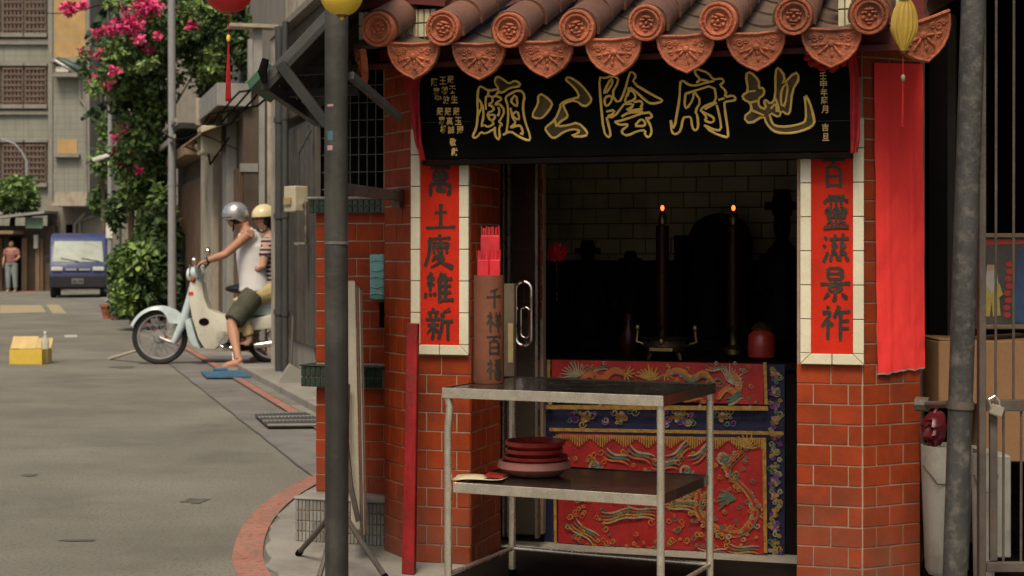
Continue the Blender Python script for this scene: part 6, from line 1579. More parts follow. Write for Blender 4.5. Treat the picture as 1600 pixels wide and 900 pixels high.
def bodymesh(b, P):
    limb(b, [P['hip'] + Vector((0, 0, -0.05)), P['hip'] + Vector((0, 0, 0.08)), P['hip'].lerp(P['chest'], 0.6), P['chest'], P['chest'].lerp(P['neck'], 0.6)], [0.13, 0.135, 0.125, 0.145, 0.10], 16)
    limb(b, [P['shL'], P['chest'].lerp(P['neck'], 0.55), P['shR']], [0.062, 0.09, 0.062])
    limb(b, [P['neck'] - Vector((0, 0, 0.06)), P['neck'], P['head'] - Vector((0, 0, 0.04))], [0.065, 0.054, 0.05])
    for s_ in 'LR':
        limb(b, [P['sh' + s_], P['sh' + s_].lerp(P['el' + s_], 0.35), P['el' + s_], P['el' + s_].lerp(P['wr' + s_], 0.3), P['wr' + s_]], [0.058, 0.052, 0.040, 0.043, 0.027])
        limb(b, [P['hp' + s_], P['hp' + s_].lerp(P['kn' + s_], 0.4), P['kn' + s_], P['kn' + s_].lerp(P['an' + s_], 0.3), P['kn' + s_].lerp(P['an' + s_], 0.7), P['an' + s_]], [0.095, 0.085, 0.058, 0.060, 0.042, 0.036])
P = dict(hip=hipC, chest=chest, neck=neckb, head=headc, shL=shL, shR=shR, elL=elL, elR=elR, wrL=wrL, wrR=wrR, hpL=hpL, hpR=hpR, knL=knL, knR=knR, anL=anL, anR=anR)
b = MB(); bodymesh(b, P)
fdir = Vector((-1, -0.12, -0.08)).normalized()
f_, s_, u_ = head_mb(b, headc, fdir)
hand_mb(b, wrL, Vector((-0.8, -0.2, -0.35)), Vector((-0.4, 0, -1)), 1.0, 1.0, -1); hand_mb(b, wrR, Vector((-0.8, 0.2, -0.35)), Vector((-0.4, 0, -1)), 1.0, 1.0, 1)
foot_mb(b, anL, Vector((-1, -0.15, 0))); foot_mb(b, anR, Vector((-1, 0.1, 0)))
me = rmesh(b, 'body', 'skin', 0.0085, 4); link('body', me, rider, ro)
face_bits(rider, headc, f_, s_, u_, ro); helmet(rider, headc, f_, s_, u_, ro, 'helmet_silver')
b = MB(); b.ell(headc + Vector((0.02, 0, 0.01)), (0.10, 0.09, 0.105), 14, 10); b.v = [v for v in b.v]; hb_ = b.build('hair', 'hair', rider, loc=ro, smooth=True)
# vest: follows the torso, open arms and neck
b = MB()
limb(b, [hipC + Vector((0, 0, 0.02)), hipC + Vector((0.0, 0, 0.08)), hipC.lerp(chest, 0.5), hipC.lerp(chest, 0.75), chest], [0.172, 0.165, 0.158, 0.164, 0.160], 20)
limb(b, [chest + Vector((0, 0, -0.02)), chest.lerp(neckb, 0.45), chest.lerp(neckb, 0.72)], [0.158, 0.125, 0.090], 20)
for q in (shL, shR): limb(b, [chest, chest.lerp(q, 0.6) + Vector((0, 0, 0.03)), q.lerp(neckb, 0.35) + Vector((0, 0, 0.02))], [0.10, 0.08, 0.062])
me = rmesh(b, 'vest', 'vest_white', 0.0095, 5); link('vest', me, rider, ro)
b = MB()
limb(b, [hipC + Vector((0, 0, 0.09)), hipC, hipC + Vector((0, 0, -0.08))], [0.158, 0.165, 0.15], 18)
for s2 in 'LR':
    a, k = P['hp' + s2], P['kn' + s2]; limb(b, [a, a.lerp(k, 0.4), a.lerp(k, 0.8), a.lerp(k, 0.93)], [0.125, 0.122, 0.112, 0.110], 16)
me = rmesh(b, 'shorts', 'shorts_olive', 0.0095, 4); link('shorts', me, rider, ro)
b = MB(); b.lathe([(0.032, -0.008), (0.036, 0), (0.032, 0.008)], 12); wv = (elL - wrL).normalized(); 
b.v = [tuple(wv.to_track_quat('Z', 'Y') @ Vector(v) + wrL + wv * 0.02 + ro) for v in b.v]; b.build('watch', 'black_void', rider, smooth=True)
for an, dd_ in ((anL, Vector((-1, -0.15, 0))), (anR, Vector((-1, 0.1, 0)))):
    d_ = dd_.normalized(); b = MB(); q = Vector((an.x, an.y, 0)) + d_ * 0.05 + ro
    b.box(q + Vector((0, 0, 0.012)), (0.27, 0.10, 0.016), rz=math.atan2(d_.y, d_.x)); sl_ = b.build('sandal', 'lip', rider, bevel=0.006)
    b = MB(); s3 = Vector((-d_.y, d_.x, 0)); b.tube([q - s3 * 0.045 + Vector((0, 0, 0.02)), q + d_ * 0.02 + Vector((0, 0, 0.075)), q + s3 * 0.045 + Vector((0, 0, 0.02))], 0.008, 6); b.build('strap', 'lip', sl_)

# passenger sitting behind
pc = 17.08
headP = W(413, 342, pc); neckP = W(420, 364, pc); chP = W(424, 396, pc); hipP = W(428, 452, pc)
pas = thing('person', 'passenger in cream helmet and dark striped shirt sitting behind the rider', 'person', (hipP.x, hipP.y, 0), 0, 'people at the motorbike')
po = Vector((-hipP.x, -hipP.y, 0))
P2 = dict(hip=hipP, chest=chP, neck=neckP, head=headP, shL=chP + Vector((-0.02, -0.16, 0.10)), shR=chP + Vector((-0.02, 0.16, 0.10)), elL=chP + Vector((-0.06, -0.22, -0.14)), elR=chP + Vector((-0.06, 0.22, -0.14)), wrL=chP + Vector((-0.22, -0.17, -0.20)), wrR=chP + Vector((-0.22, 0.17, -0.20)),
          hpL=hipP + Vector((0, -0.09, -0.02)), hpR=hipP + Vector((0, 0.09, -0.02)), knL=hipP + Vector((-0.33, -0.24, -0.14)), knR=hipP + Vector((-0.33, 0.24, -0.14)), anL=hipP + Vector((-0.22, -0.24, -0.52)), anR=hipP + Vector((-0.22, 0.24, -0.52)))
b = MB(); bodymesh(b, P2); fP, sP, uP = head_mb(b, headP, Vector((-0.75, -0.65, -0.05)))
hand_mb(b, P2['wrL'], Vector((-1, 0.3, 0)), Vector((0, 1, -0.3)), 0.9, 0.9, 1); hand_mb(b, P2['wrR'], Vector((-1, -0.3, 0)), Vector((0, -1, -0.3)), 0.9, 0.9, -1)
for k in 'LR': a = P2['an' + k]; b.tube([a, a + Vector((-0.02, 0, -0.05)), a + Vector((-0.14, 0, -0.07))], [0.036, 0.042, 0.03], 10)
me = rmesh(b, 'body', 'skin_light', 0.0085, 4); link('body', me, pas, po); face_bits(pas, headP, fP, sP, uP, po); helmet(pas, headP, fP, sP, uP, po, 'helmet_cream', low=0.02, size=0.98)
b = MB(); b.ell(headP + Vector((0.03, 0.01, 0.0)), (0.10, 0.09, 0.105), 14, 10); b.tube([headP + Vector((0.04, 0.02, -0.04)), neckP + Vector((0.04, 0.02, -0.02))], [0.08, 0.05], 10); b.build('hair', 'hair', pas, loc=po, smooth=True)
sm = bpy.data.materials.new('striped_shirt'); sm.use_nodes = True; n_ = sm.node_tree.nodes; l_ = sm.node_tree.links
ge = n_.new('ShaderNodeNewGeometry'); se = n_.new('ShaderNodeSeparateXYZ'); l_.new(ge.outputs['Position'], se.inputs[0])
ma = n_.new('ShaderNodeMath'); ma.operation = 'MULTIPLY'; ma.inputs[1].default_value = 22.0; l_.new(se.outputs[2], ma.inputs[0])
mf = n_.new('ShaderNodeMath'); mf.operation = 'FRACT'; l_.new(ma.outputs[0], mf.inputs[0]); mg = n_.new('ShaderNodeMath'); mg.operation = 'GREATER_THAN'; mg.inputs[1].default_value = 0.45; l_.new(mf.outputs[0], mg.inputs[0])
mx = n_.new('ShaderNodeMix'); mx.data_type = 'RGBA'; mx.inputs[6].default_value = (0.42, 0.36, 0.34, 1); mx.inputs[7].default_value = (0.05, 0.012, 0.018, 1); l_.new(mg.outputs[0], mx.inputs[0]); l_.new(mx.outputs[2], n_['Principled BSDF'].inputs['Base Color']); n_['Principled BSDF'].inputs['Roughness'].default_value = 0.85
b = MB(); limb(b, [hipP + Vector((0, 0, 0.02)), hipP + Vector((0, 0, 0.08)), hipP.lerp(chP, 0.6), chP, chP.lerp(neckP, 0.55)], [0.155, 0.152, 0.145, 0.158, 0.10], 18)
for k in 'LR': limb(b, [chP, P2['sh' + k], P2['sh' + k].lerp(P2['el' + k], 0.55)], [0.10, 0.078, 0.066])
me = rmesh(b, 'shirt', sm, 0.0095, 4); link('shirt', me, pas, po)
b = MB(); limb(b, [hipP + Vector((0, 0, 0.07)), hipP + Vector((0, 0, -0.05))], [0.15, 0.145], 16)
for k in 'LR': limb(b, [P2['hp' + k], P2['kn' + k], P2['kn' + k].lerp(P2['an' + k], 0.9)], [0.115, 0.085, 0.06])
me = rmesh(b, 'trousers', 'trousers_tan', 0.0095, 3); link('trousers', me, pas, po)
for k in 'LR':
    a = P2['an' + k]; b = MB(); b.tube([a + Vector((0.04, 0, -0.075)), a + Vector((-0.06, 0, -0.08)), a + Vector((-0.17, 0, -0.075))], [0.03, 0.045, 0.034], 10); b.build('shoe', 'black_void', pas, loc=po, smooth=True)

# ------------------------------------------------------------ things on the road
def roadpt(px, py): return gnd(px, py)
q = gnd(40, 570); k = q.y / F
bx = thing('open_carton', 'open yellow carton standing in the road with its flap up', 'box', q, R(-4))
w, h, dp = 52 * k, 24 * k, 0.30
mat('box_inside', (0.52, 0.38, 0.16), 0.8, 0.15, 6)
for (x0, x1, y0, y1, nm) in ((-w / 2, w / 2, 0, 0.008, 'front_side'), (-w / 2, w / 2, dp - 0.008, dp, 'back_side'), (-w / 2, -w / 2 + 0.008, 0.009, dp - 0.009, 'end_side'), (w / 2 - 0.008, w / 2, 0.009, dp - 0.009, 'end_side')):
    b = MB(); b.bb(x0, x1, y0, y1, 0, h); b.build(nm, 'box_yellow', bx)
b = MB(); b.bb(-w / 2, w / 2, 0, dp, 0.001, 0.008); b.build('bottom', 'box_inside', bx)
b = MB(); b.box((-0.03, 0.05, h + 0.07), (w * 0.78, 0.006, 0.16), rot=Matrix.Rotation(R(-38), 3, 'X')); b.build('flap', 'box_inside', bx)
b = MB(); b.box((0, dp + 0.03, h + 0.05), (w * 0.95, 0.006, 0.12), rot=Matrix.Rotation(R(-30), 3, 'X')); b.build('flap', 'box_inside', bx)
mat('clear_plastic', (0.55, 0.58, 0.52), 0.2, 0.1, 8, 0.1, fine=0, alpha=0.6)
q2 = gnd(63, 568); kb = q2.y / F
bt = thing('plastic_bottle', 'clear plastic bottle standing beside the yellow carton in the road', 'bottle', q2 + Vector((0.07, -0.06, 0)))
b = MB(); b.lathe([(0.035, 0), (0.042, 0.01), (0.042, 0.18), (0.040, 0.20), (0.043, 0.22), (0.040, 0.25), (0.016, 0.31), (0.014, 0.335), (0, 0.335)], 16); b.build('body', 'clear_plastic', bt, smooth=True)
b = MB(); b.lathe([(0.017, 0.325), (0.017, 0.35), (0, 0.35)], 12); b.build('cap', 'lamp_white', bt, smooth=True)
b = MB(); b.lathe([(0.0435, 0.08), (0.0435, 0.16)], 16); b.build('wrapper', 'pale_label', bt, smooth=True)
mat('pale_wood', (0.50, 0.44, 0.31), 0.7, 0.12, 8)
p0 = gnd(172, 562); p1 = Vector(((219 - HX) / F * 17.15, 17.15, 0.135))
sl_ = thing('wooden_slat', 'pale wooden slat on the road with one end against the front wheel', 'slat', p0)
dv = p1 - p0; rot = dv.to_track_quat('X', 'Z').to_matrix()
b = MB(); b.box(dv / 2 + Vector((0, 0, 0.012)), (dv.length, 0.05, 0.022), rot=rot); b.build('slat', 'pale_wood', sl_, bevel=0.003)

# ------------------------------------------------------------ parked van
VD = 44.0; vk = VD / F
mat('van_blue', (0.035, 0.050, 0.13), 0.45, 0.08, 3, 0.0, coat=0.1, fine=0.03, spec=0.25); mat('windscreen', (0.12, 0.16, 0.125), 0.3, 0.12, 2, 0, fine=0, spec=0.5); mat('bumper_black', (0.014, 0.014, 0.017), 0.55, 0.2, 6); mat('plate', (0.12, 0.12, 0.12), 0.5); mat('lamp_lens', (0.55, 0.53, 0.48), 0.2, 0.1, 8, 0, fine=0); mat('grille_silver', (0.45, 0.45, 0.46), 0.35, 0.1, 8, metal=0.5)
vx = (121.5 - HX) / F * VD
van = thing('van', 'dark blue microvan parked facing down the lane', 'van', (vx, VD, 0), R(13))
w = 1.50
b = MB(); side = [(0.0, 0.28), (-0.03, 0.55), (0.0, 0.80), (0.10, 0.98), (0.42, 1.58), (0.55, 1.72), (1.2, 1.79), (3.2, 1.78), (3.32, 1.65), (3.36, 0.9), (3.34, 0.30)]
b.prism(side, -w / 2, w / 2, plane='yz'); vb = b.build('body', 'van_blue', van, smooth=True, bevel=0.06)
# windscreen follows the slope
def slope(z): return 0.10 + (z - 0.98) / (1.58 - 0.98) * 0.32
b = MB(); z0_, z1_ = 0.985, 1.565
b.add([(-0.69, slope(z0_) - 0.014, z0_), (0.69, slope(z0_) - 0.014, z0_), (0.64, slope(z1_) - 0.014, z1_), (-0.64, slope(z1_) - 0.014, z1_), (-0.69, slope(z0_) + 0.01, z0_), (0.69, slope(z0_) + 0.01, z0_), (0.64, slope(z1_) + 0.01, z1_), (-0.64, slope(z1_) + 0.01, z1_)], [(0, 1, 2, 3), (7, 6, 5, 4), (0, 4, 5, 1), (1, 5, 6, 2), (2, 6, 7, 3), (3, 7, 4, 0)])
b.build('windscreen', 'windscreen', van, bevel=0.008)
for x0, x1 in ((-0.45, 0.02), (0.1, 0.58)):
    b = MB(); b.tube([(x1, slope(1.0) - 0.03, 1.0), (x0 + 0.1, slope(1.07) - 0.03, 1.07), (x0, slope(1.09) - 0.025, 1.09)], 0.010, 6); b.build('wiper', 'bumper_black', van)
for s_ in (-1, 1):
    b = MB(); b.box((s_ * 0.55, -0.035, 0.80), (0.30, 0.06, 0.11)); b.build('headlight', 'lamp_lens', van, bevel=0.02)
    b = MB(); b.box((s_ * 0.57, -0.060, 0.58), (0.24, 0.03, 0.055)); b.build('fog_lamp', 'lamp_lens', van, bevel=0.01)
    b = MB(); b.box((s_ * 0.83, 0.30, 1.06), (0.12, 0.07, 0.17)); b.build('mirror', 'bumper_black', van, bevel=0.02)
    b = MB(); b.add([(s_ * 0.752, 0.55, 1.05), (s_ * 0.752, 1.4, 1.05), (s_ * 0.752, 1.4, 1.5), (s_ * 0.752, 0.72, 1.5)], [(0, 1, 2, 3)]); b.build('side_window', 'windscreen', van)
    b = MB(); b.box((s_ * 0.52, -0.062, 0.34), (0.34, 0.02, 0.035), rot=Matrix.Rotation(s_ * R(-14), 3, 'Y')); b.build('bumper_trim', 'grille_silver', van)
    for y in (0.45, 2.7):
        b = MB(); b.lathe([(0.12, -0.08), (0.24, -0.08), (0.265, -0.05), (0.265, 0.05), (0.24, 0.08), (0.12, 0.08)], 24, M=Matrix.Rotation(R(90), 4, 'Y'), closed=True); wl_ = b.build('wheel', 'rubber', van, smooth=True, loc=(s_ * 0.66, y, 0.265))
        b = MB(); b.lathe([(0, 0.05), (0.14, 0.05), (0.16, 0.07), (0.16, -0.05), (0, -0.05)], 20, M=Matrix.Rotation(s_ * R(90), 4, 'Y')); b.build('rim', 'alu', wl_, smooth=True)
b = MB(); b.box((0, -0.05, 0.45), (1.50, 0.08, 0.34)); b.build('bumper', 'bumper_black', van, bevel=0.03)
b = MB(); b.box((0, -0.012, 0.76), (0.70, 0.03, 0.10)); gr = b.build('grille', 'bumper_black', van, bevel=0.01)
for s_ in (-1, 1): b = MB(); b.box((s_ * 0.18, -0.032, 0.78), (0.30, 0.012, 0.05)); b.build('grille_bar', 'grille_silver', gr)
b = MB(); b.box((0, -0.095, 0.46), (0.32, 0.01, 0.15)); b.build('number_plate', 'plate', van, bevel=0.004)
for s_ in (-1, 1): b = MB(); b.tube([(s_ * 0.08 - 0.05, -0.101, 0.46), (s_ * 0.08 + 0.05, -0.101, 0.46)], 0.02, 6); b.build('plate_mark', 'bumper_black', van)
b = MB(); b.box((0, 1.6, 0.3), (1.3, 2.8, 0.14)); b.build('underbody', 'bumper_black', van)

# ------------------------------------------------------------ far buildings
mat('tile_facade', (0.245, 0.246, 0.198), 0.75, 0.1, 0.8, 0.0, dirt=(0.20, 0.185, 0.15), dscale=0.5, damt=0.7, streak=0.45)
def facade_mat():
    m = _M['tile_facade']; n = m.node_tree.nodes; l = m.node_tree.links; b = n['Principled BSDF']
    src = b.inputs['Base Color'].links[0].from_socket
    ge = n.new('ShaderNodeNewGeometry'); se = n.new('ShaderNodeSeparateXYZ'); l.new(ge.outputs['Position'], se.inputs[0])
    def lines(sock, pitch, th):
        a = n.new('ShaderNodeMath'); a.operation = 'DIVIDE'; a.inputs[1].default_value = pitch; l.new(sock, a.inputs[0])
        f = n.new('ShaderNodeMath'); f.operation = 'FRACT'; l.new(a.outputs[0], f.inputs[0])
        g = n.new('ShaderNodeMath'); g.operation = 'LESS_THAN'; g.inputs[1].default_value = th; l.new(f.outputs[0], g.inputs[0]); return g.outputs[0]
    mm = n.new('ShaderNodeMath'); mm.operation = 'MAXIMUM'; l.new(lines(se.outputs[2], 0.235, 0.14), mm.inputs[0]); l.new(lines(se.outputs[0], 0.48, 0.06), mm.inputs[1])
    x = n.new('ShaderNodeMix'); x.data_type = 'RGBA'; x.inputs[7].default_value = (0.17, 0.16, 0.135, 1); sc = n.new('ShaderNodeMath'); sc.operation = 'MULTIPLY'; sc.inputs[1].default_value = 0.65
    l.new(mm.outputs[0], sc.inputs[0]); l.new(sc.outputs[0], x.inputs[0]); l.new(src, x.inputs[6]); l.new(x.outputs[2], b.inputs['Base Color'])
facade_mat()
mat('win_brown', (0.14, 0.092, 0.066), 0.6, 0.25, 4); mat('win_glass', (0.10, 0.09, 0.08), 0.25, 0.3, 3); mat('ochre_patch', (0.42, 0.27, 0.11), 0.85, 0.2, 1.5, dirt=(0.3, 0.24, 0.15), damt=0.8); mat('sill_grey', (0.24, 0.225, 0.19), 0.85, 0.15, 3, streak=0.3)
AD = 60.0; ak = AD / F
apt = thing('apartment_block', 'tall pale tiled apartment block with brown barred windows at the far left', 'building', ((60 - HX) * ak, AD, 0))
ax = lambda px: (px - 60) * ak
az = lambda py: EYE - (py - HY) * ak
b = MB(); b.bb(ax(-160), ax(75), 0.35, 9, 0, 14); b.build('wall', 'tile_facade', apt)
b = MB(); b.bb(ax(75.2), ax(140), 0.0, 9, 0, 14); b.build('wall', 'tile_facade', apt)
b = MB(); b.bb(ax(140.2), ax(300), 1.6, 9, 0, 14); b.build('wall', 'grey_wall', apt)
b = MB(); b.bb(ax(85), ax(134), -0.02, 0.0 - 0.002, az(92), az(-10)); b.build('render_patch', 'ochre_patch', apt)
def window(x0, x1, y0, y1, yoff, bars=5, mfr='win_brown'):
    b = MB(); b.bb(ax(x0), ax(x1), yoff - 0.02, yoff + 0.02, az(y1), az(y0)); o = b.build('window', 'win_glass', apt)
    for i in range(bars + 1):
        x = ax(x0) + (ax(x1) - ax(x0)) * i / bars; b = MB(); b.bb(x - 0.03, x + 0.03, yoff - 0.09, yoff - 0.03, az(y1), az(y0)); b.build('shutter_bar', mfr, o)
    for i in range(7):
        z = az(y1) + (az(y0) - az(y1)) * (i + 0.5) / 7; b = MB(); b.bb(ax(x0), ax(x1), yoff - 0.12, yoff - 0.092, z - 0.035, z + 0.035); b.build('louvre', mfr, o)
    b = MB(); b.bb(ax(x0) - 0.08, ax(x1) + 0.08, yoff - 0.2, yoff + 0.02, az(y1) - 0.16, az(y1) - 0.01); b.build('sill', 'sill_grey', o)
    b = MB(); b.bb(ax(x0) - 0.08, ax(x1) + 0.08, yoff - 0.15, yoff + 0.02, az(y0) + 0.01, az(y0) + 0.10); b.build('head', 'sill_grey', o)
for (y0, y1) in ((-25, 50), (102, 162), (222, 285)):
    window(2, 32, y0, y1, 0.33); window(37, 68, y0, y1, 0.33); window(-40, -4, y0, y1, 0.33)
for (y0, y1) in ((60, 68), (172, 178)): 
    b = MB(); b.bb(ax(-160), ax(76), 0.22, 0.348, az(y1), az(y0)); b.build('string_course', 'sill_grey', apt)
b = MB(); b.bb(ax(90), ax(121), -0.04, -0.005, az(240), az(218)); o = b.build('window', 'ochre_patch', apt)
b = MB(); b.bb(ax(87), ax(126), -0.25, -0.01, az(246), az(241)); b.build('sill', 'sill_grey', o)
b = MB(); b.bb(ax(88), ax(126), -0.5, -0.01, az(122), az(116)); b.build('ledge', 'sill_grey', apt)
b = MB(); b.bb(ax(84), ax(136), -0.6, -0.01, az(100), az(93)); b.build('window_hood', 'sill_grey', apt)
b = MB(); b.bb(ax(92), ax(112), -0.45, -0.02, az(115), az(106)); b.build('air_unit', 'lamp_white', apt, bevel=0.03)
b = MB(); b.tube([(ax(125), -0.08, az(120)), (ax(126), -0.08, az(155)), (ax(134), -0.08, az(166)), (ax(136), -0.08, az(300))], 0.05, 8); b.build('pipe', 'sill_grey', apt)
for px in (80, 138): b = MB(); b.bb(ax(px) - 0.06, ax(px) + 0.06, -0.06, -0.002, 0, 14); b.build('corner_strip', 'sill_grey', apt)
for (x0, x1, y0, y1) in ((142, 165, 60, 190), (166, 172, 160, 230)):
    b = MB(); b.bb(ax(x0), ax(x1), 1.5, 1.599, az(y1), az(y0)); o = b.build('window', 'win_glass', apt)
    for i in range(4): x = ax(x0) + (ax(x1) - ax(x0)) * i / 3; b = MB(); b.bb(x - 0.03, x + 0.03, 1.4, 1.499, az(y1), az(y0)); b.build('window_bar', 'sheet_light', o)
# low houses at the end of the lane
HD = 52.0; hk = HD / F
lh = thing('low_house', 'low brown house with pale metal roof edge and green board at the far left', 'building', ((40 - HX) * hk, HD, 0))
hx = lambda px: (px - 40) * hk; hz = lambda py: EYE - (py - HY) * hk
b = MB(); b.bb(hx(-120), hx(78), 0.5, 4.5, 0, hz(352)); b.build('wall', 'brown_wall', lh)
b = MB(); b.add([(hx(-120), -0.5, hz(356)), (hx(76), -0.5, hz(334)), (hx(80), 4.6, hz(330)), (hx(-120), 4.6, hz(330)), (hx(-120), -0.5, hz(352)), (hx(76), -0.5, hz(330)), (hx(80), 4.6, hz(326)), (hx(-120), 4.6, hz(326))], [(3, 2, 1, 0), (4, 5, 6, 7), (0, 1, 5, 4), (1, 2, 6, 5), (2, 3, 7, 6), (3, 0, 4, 7)]); b.build('roof', 'sheet_light', lh)
mat('green_board', (0.10, 0.17, 0.11), 0.6, 0.2, 3)
b = MB(); b.bb(hx(44), hx(70), -0.25, -0.2, hz(357), hz(340)); b.build('green_board', 'green_board', lh)
b = MB(); b.bb(hx(-60), hx(34), -0.9, 0.2, hz(366), hz(361)); b.build('porch_roof', 'ply', lh)
b = MB(); b.bb(hx(11), hx(27), 0.40, 0.499, 0, hz(370)); b.build('doorway', 'black_void', lh)
for (x0, x1, m) in ((0, 9, 'brown_wall'), (28, 36, 'ply'), (50, 56, 'ply'), (57, 62, 'wood_door'), (-20, -2, 'wood_door')):
    b = MB(); b.bb(hx(x0), hx(x1), 0.38, 0.499, 0, hz(372)); b.build('panel', m, lh)
b = MB(); b.bb(hx(49), hx(55), 0.25, 0.35, hz(388), hz(367)); b.build('notice', 'lamp_white', lh)
# roller shutter house behind the van
sh_ = thing('shutter_house', 'grey house with roller shutter and cream awning behind the blue van', 'building', ((125 - HX) * hk, HD + 1, 0))
sx_ = lambda px: (px - 125) * hk
b = MB(); b.bb(sx_(60), sx_(260), 0, 5, 0, hz(318)); b.build('wall', 'grey_wall', sh_)
mat('shutter_grey', (0.15, 0.14, 0.12), 0.6, 0.2, 3)
for i in range(16):
    z = i * 0.16; b = MB(); b.bb(sx_(68), sx_(80), -0.06, -0.02, z + 0.01, z + 0.145); b.build('shutter_slat', 'shutter_grey', sh_)
b = MB(); b.prism([(sx_(84), hz(322)), (sx_(138), hz(322)), (sx_(140), hz(300)), (sx_(92), hz(300))], -1.3, -0.01); b.build('awning', 'cream_wall', sh_)
b = MB(); b.tube([(sx_(105), -0.15, hz(440)), (sx_(105), -0.15, hz(350)), (sx_(114), -0.15, hz(340)), (sx_(122), -0.15, hz(332))], 0.05, 8); b.build('pipe', 'sheet_light', sh_)
b = MB(); b.tube([(sx_(113), -0.12, hz(440)), (sx_(113), -0.12, hz(344)), (sx_(140), -0.12, hz(334))], 0.04, 8); b.build('pipe', 'sheet_light', sh_)
b = MB(); b.bb(sx_(90), sx_(102), -0.04, -0.001, hz(366), hz(350)); b.build('window', 'black_void', sh_)
b = MB(); b.bb(sx_(140), sx_(152), -0.3, -0.02, hz(332), hz(322)); b.build('air_unit', 'black_void', sh_)
# someone standing in the far doorway
fp = thing('person', 'distant person in a pinkish top and pale trousers in the far doorway', 'person', (at(18, 400, HD - 0.6).x, HD - 0.6, 0))
b = MB(); Q = lambda x, y, z: Vector((x, y, z))
P3 = dict(hip=Q(0, 0, 0.92), chest=Q(0, 0, 1.22), neck=Q(0, 0, 1.42), head=Q(0, -0.02, 1.53), shL=Q(-0.17, 0, 1.36), shR=Q(0.17, 0, 1.36), elL=Q(-0.24, 0, 1.1), elR=Q(0.26, -0.05, 1.12), wrL=Q(-0.24, -0.1, 0.88), wrR=Q(0.2, -0.25, 1.0), hpL=Q(-0.09, 0, 0.9), hpR=Q(0.09, 0, 0.9), knL=Q(-0.1, -0.02, 0.48), knR=Q(0.11, 0, 0.48), anL=Q(-0.1, 0, 0.085), anR=Q(0.12, 0.02, 0.085))
bodymesh(b, P3); f3, s3_, u3 = head_mb(b, P3['head'], Q(0.2, -1, 0)); hand_mb(b, P3['wrL'], Q(0, -0.2, -1), Q(1, 0, 0), 1, 0.5, 1); hand_mb(b, P3['wrR'], Q(0, -1, 0.2), Q(-1, 0, 0), 1, 0.6, -1); foot_mb(b, P3['anL'], Q(0, -1, 0)); foot_mb(b, P3['anR'], Q(0.1, -1, 0))
link('body', rmesh(b, 'body', 'skin', 0.014, 3), fp); face_bits(fp, P3['head'], f3, s3_, u3, Vector())
mat('top_pink', (0.26, 0.11, 0.10), 0.85, 0.2, 8); mat('trousers_pale', (0.20, 0.24, 0.23), 0.85, 0.15, 8)
b = MB(); limb(b, [P3['hip'], P3['chest'], P3['neck'] - Q(0, 0, 0.07)], [0.16, 0.17, 0.10], 14)
for k in 'LR': limb(b, [P3['sh' + k], P3['sh' + k].lerp(P3['el' + k], 0.7)], [0.08, 0.066])
link('shirt', rmesh(b, 'shirt', 'top_pink', 0.015, 3), fp)
b = MB(); limb(b, [P3['hip'] + Q(0, 0, 0.05), P3['hip'] - Q(0, 0, 0.06)], [0.16, 0.15])
for k in 'LR': limb(b, [P3['hp' + k], P3['kn' + k], P3['an' + k] + Q(0, 0, 0.03)], [0.12, 0.085, 0.065])
link('trousers', rmesh(b, 'trousers', 'trousers_pale', 0.015, 3), fp)
b = MB(); b.ell(P3['head'] + Q(0, 0.025, 0.035), (0.088, 0.098, 0.095), 12, 10); b.build('hair', 'hair', fp, smooth=True)

# ------------------------------------------------------------ plants
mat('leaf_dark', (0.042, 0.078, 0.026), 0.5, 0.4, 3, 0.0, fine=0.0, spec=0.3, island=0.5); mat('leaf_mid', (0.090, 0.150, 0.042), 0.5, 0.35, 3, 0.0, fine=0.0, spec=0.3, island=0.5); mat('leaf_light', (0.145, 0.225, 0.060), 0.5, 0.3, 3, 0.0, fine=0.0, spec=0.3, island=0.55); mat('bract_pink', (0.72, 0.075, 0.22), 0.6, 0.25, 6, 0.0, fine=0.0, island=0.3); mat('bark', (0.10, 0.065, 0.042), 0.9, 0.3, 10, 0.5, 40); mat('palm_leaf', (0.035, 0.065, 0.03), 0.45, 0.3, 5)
lr = random.Random(99)
def leafmesh(blobs, size, flat=0.35):
    """blobs: (centre, radii, count); leaf-sized folded diamonds through each clump"""
    b = MB()
    for (c, rad, n) in blobs:
        c = Vector(c)
        for _ in range(n):
            d = Vector((lr.gauss(0, 1), lr.gauss(0, 1), lr.gauss(0, 1))).normalized()
            rr = lr.random() ** 0.42
            jit = 0.75 + 0.5 * mnoise.noise(d * 2.3 + c)
            p = c + Vector((d.x * rad[0], d.y * rad[1], d.z * rad[2])) * rr * jit
            a = (d * 0.5 + Vector((lr.gauss(0, 1), lr.gauss(0, 1), lr.gauss(0, 0.6) - 0.4))).normalized()
            s_ = a.orthogonal().normalized(); s_ = (s_ * math.cos(lr.random() * 6.28) + a.cross(s_) * math.sin(lr.random() * 6.28)).normalized()
            nn_ = a.cross(s_); L_ = size * lr.uniform(0.6, 1.3); w_ = L_ * 0.33
            i = len(b.v)
            b.v += [tuple(p), tuple(p + a * L_ * 0.45 + s_ * w_ + nn_ * L_ * 0.12), tuple(p + a * L_), tuple(p + a * L_ * 0.45 - s_ * w_ + nn_ * L_ * 0.12)]
            b.f += [(i, i + 1, i + 2), (i, i + 2, i + 3)]
    return b
def fastbuild(b, name, m, parent, off):
    me = bpy.data.meshes.new(name); me.from_pydata([tuple(Vector(v) + off) for v in b.v], [], b.f); me.materials.append(_M[m]); return link(name, me, parent)
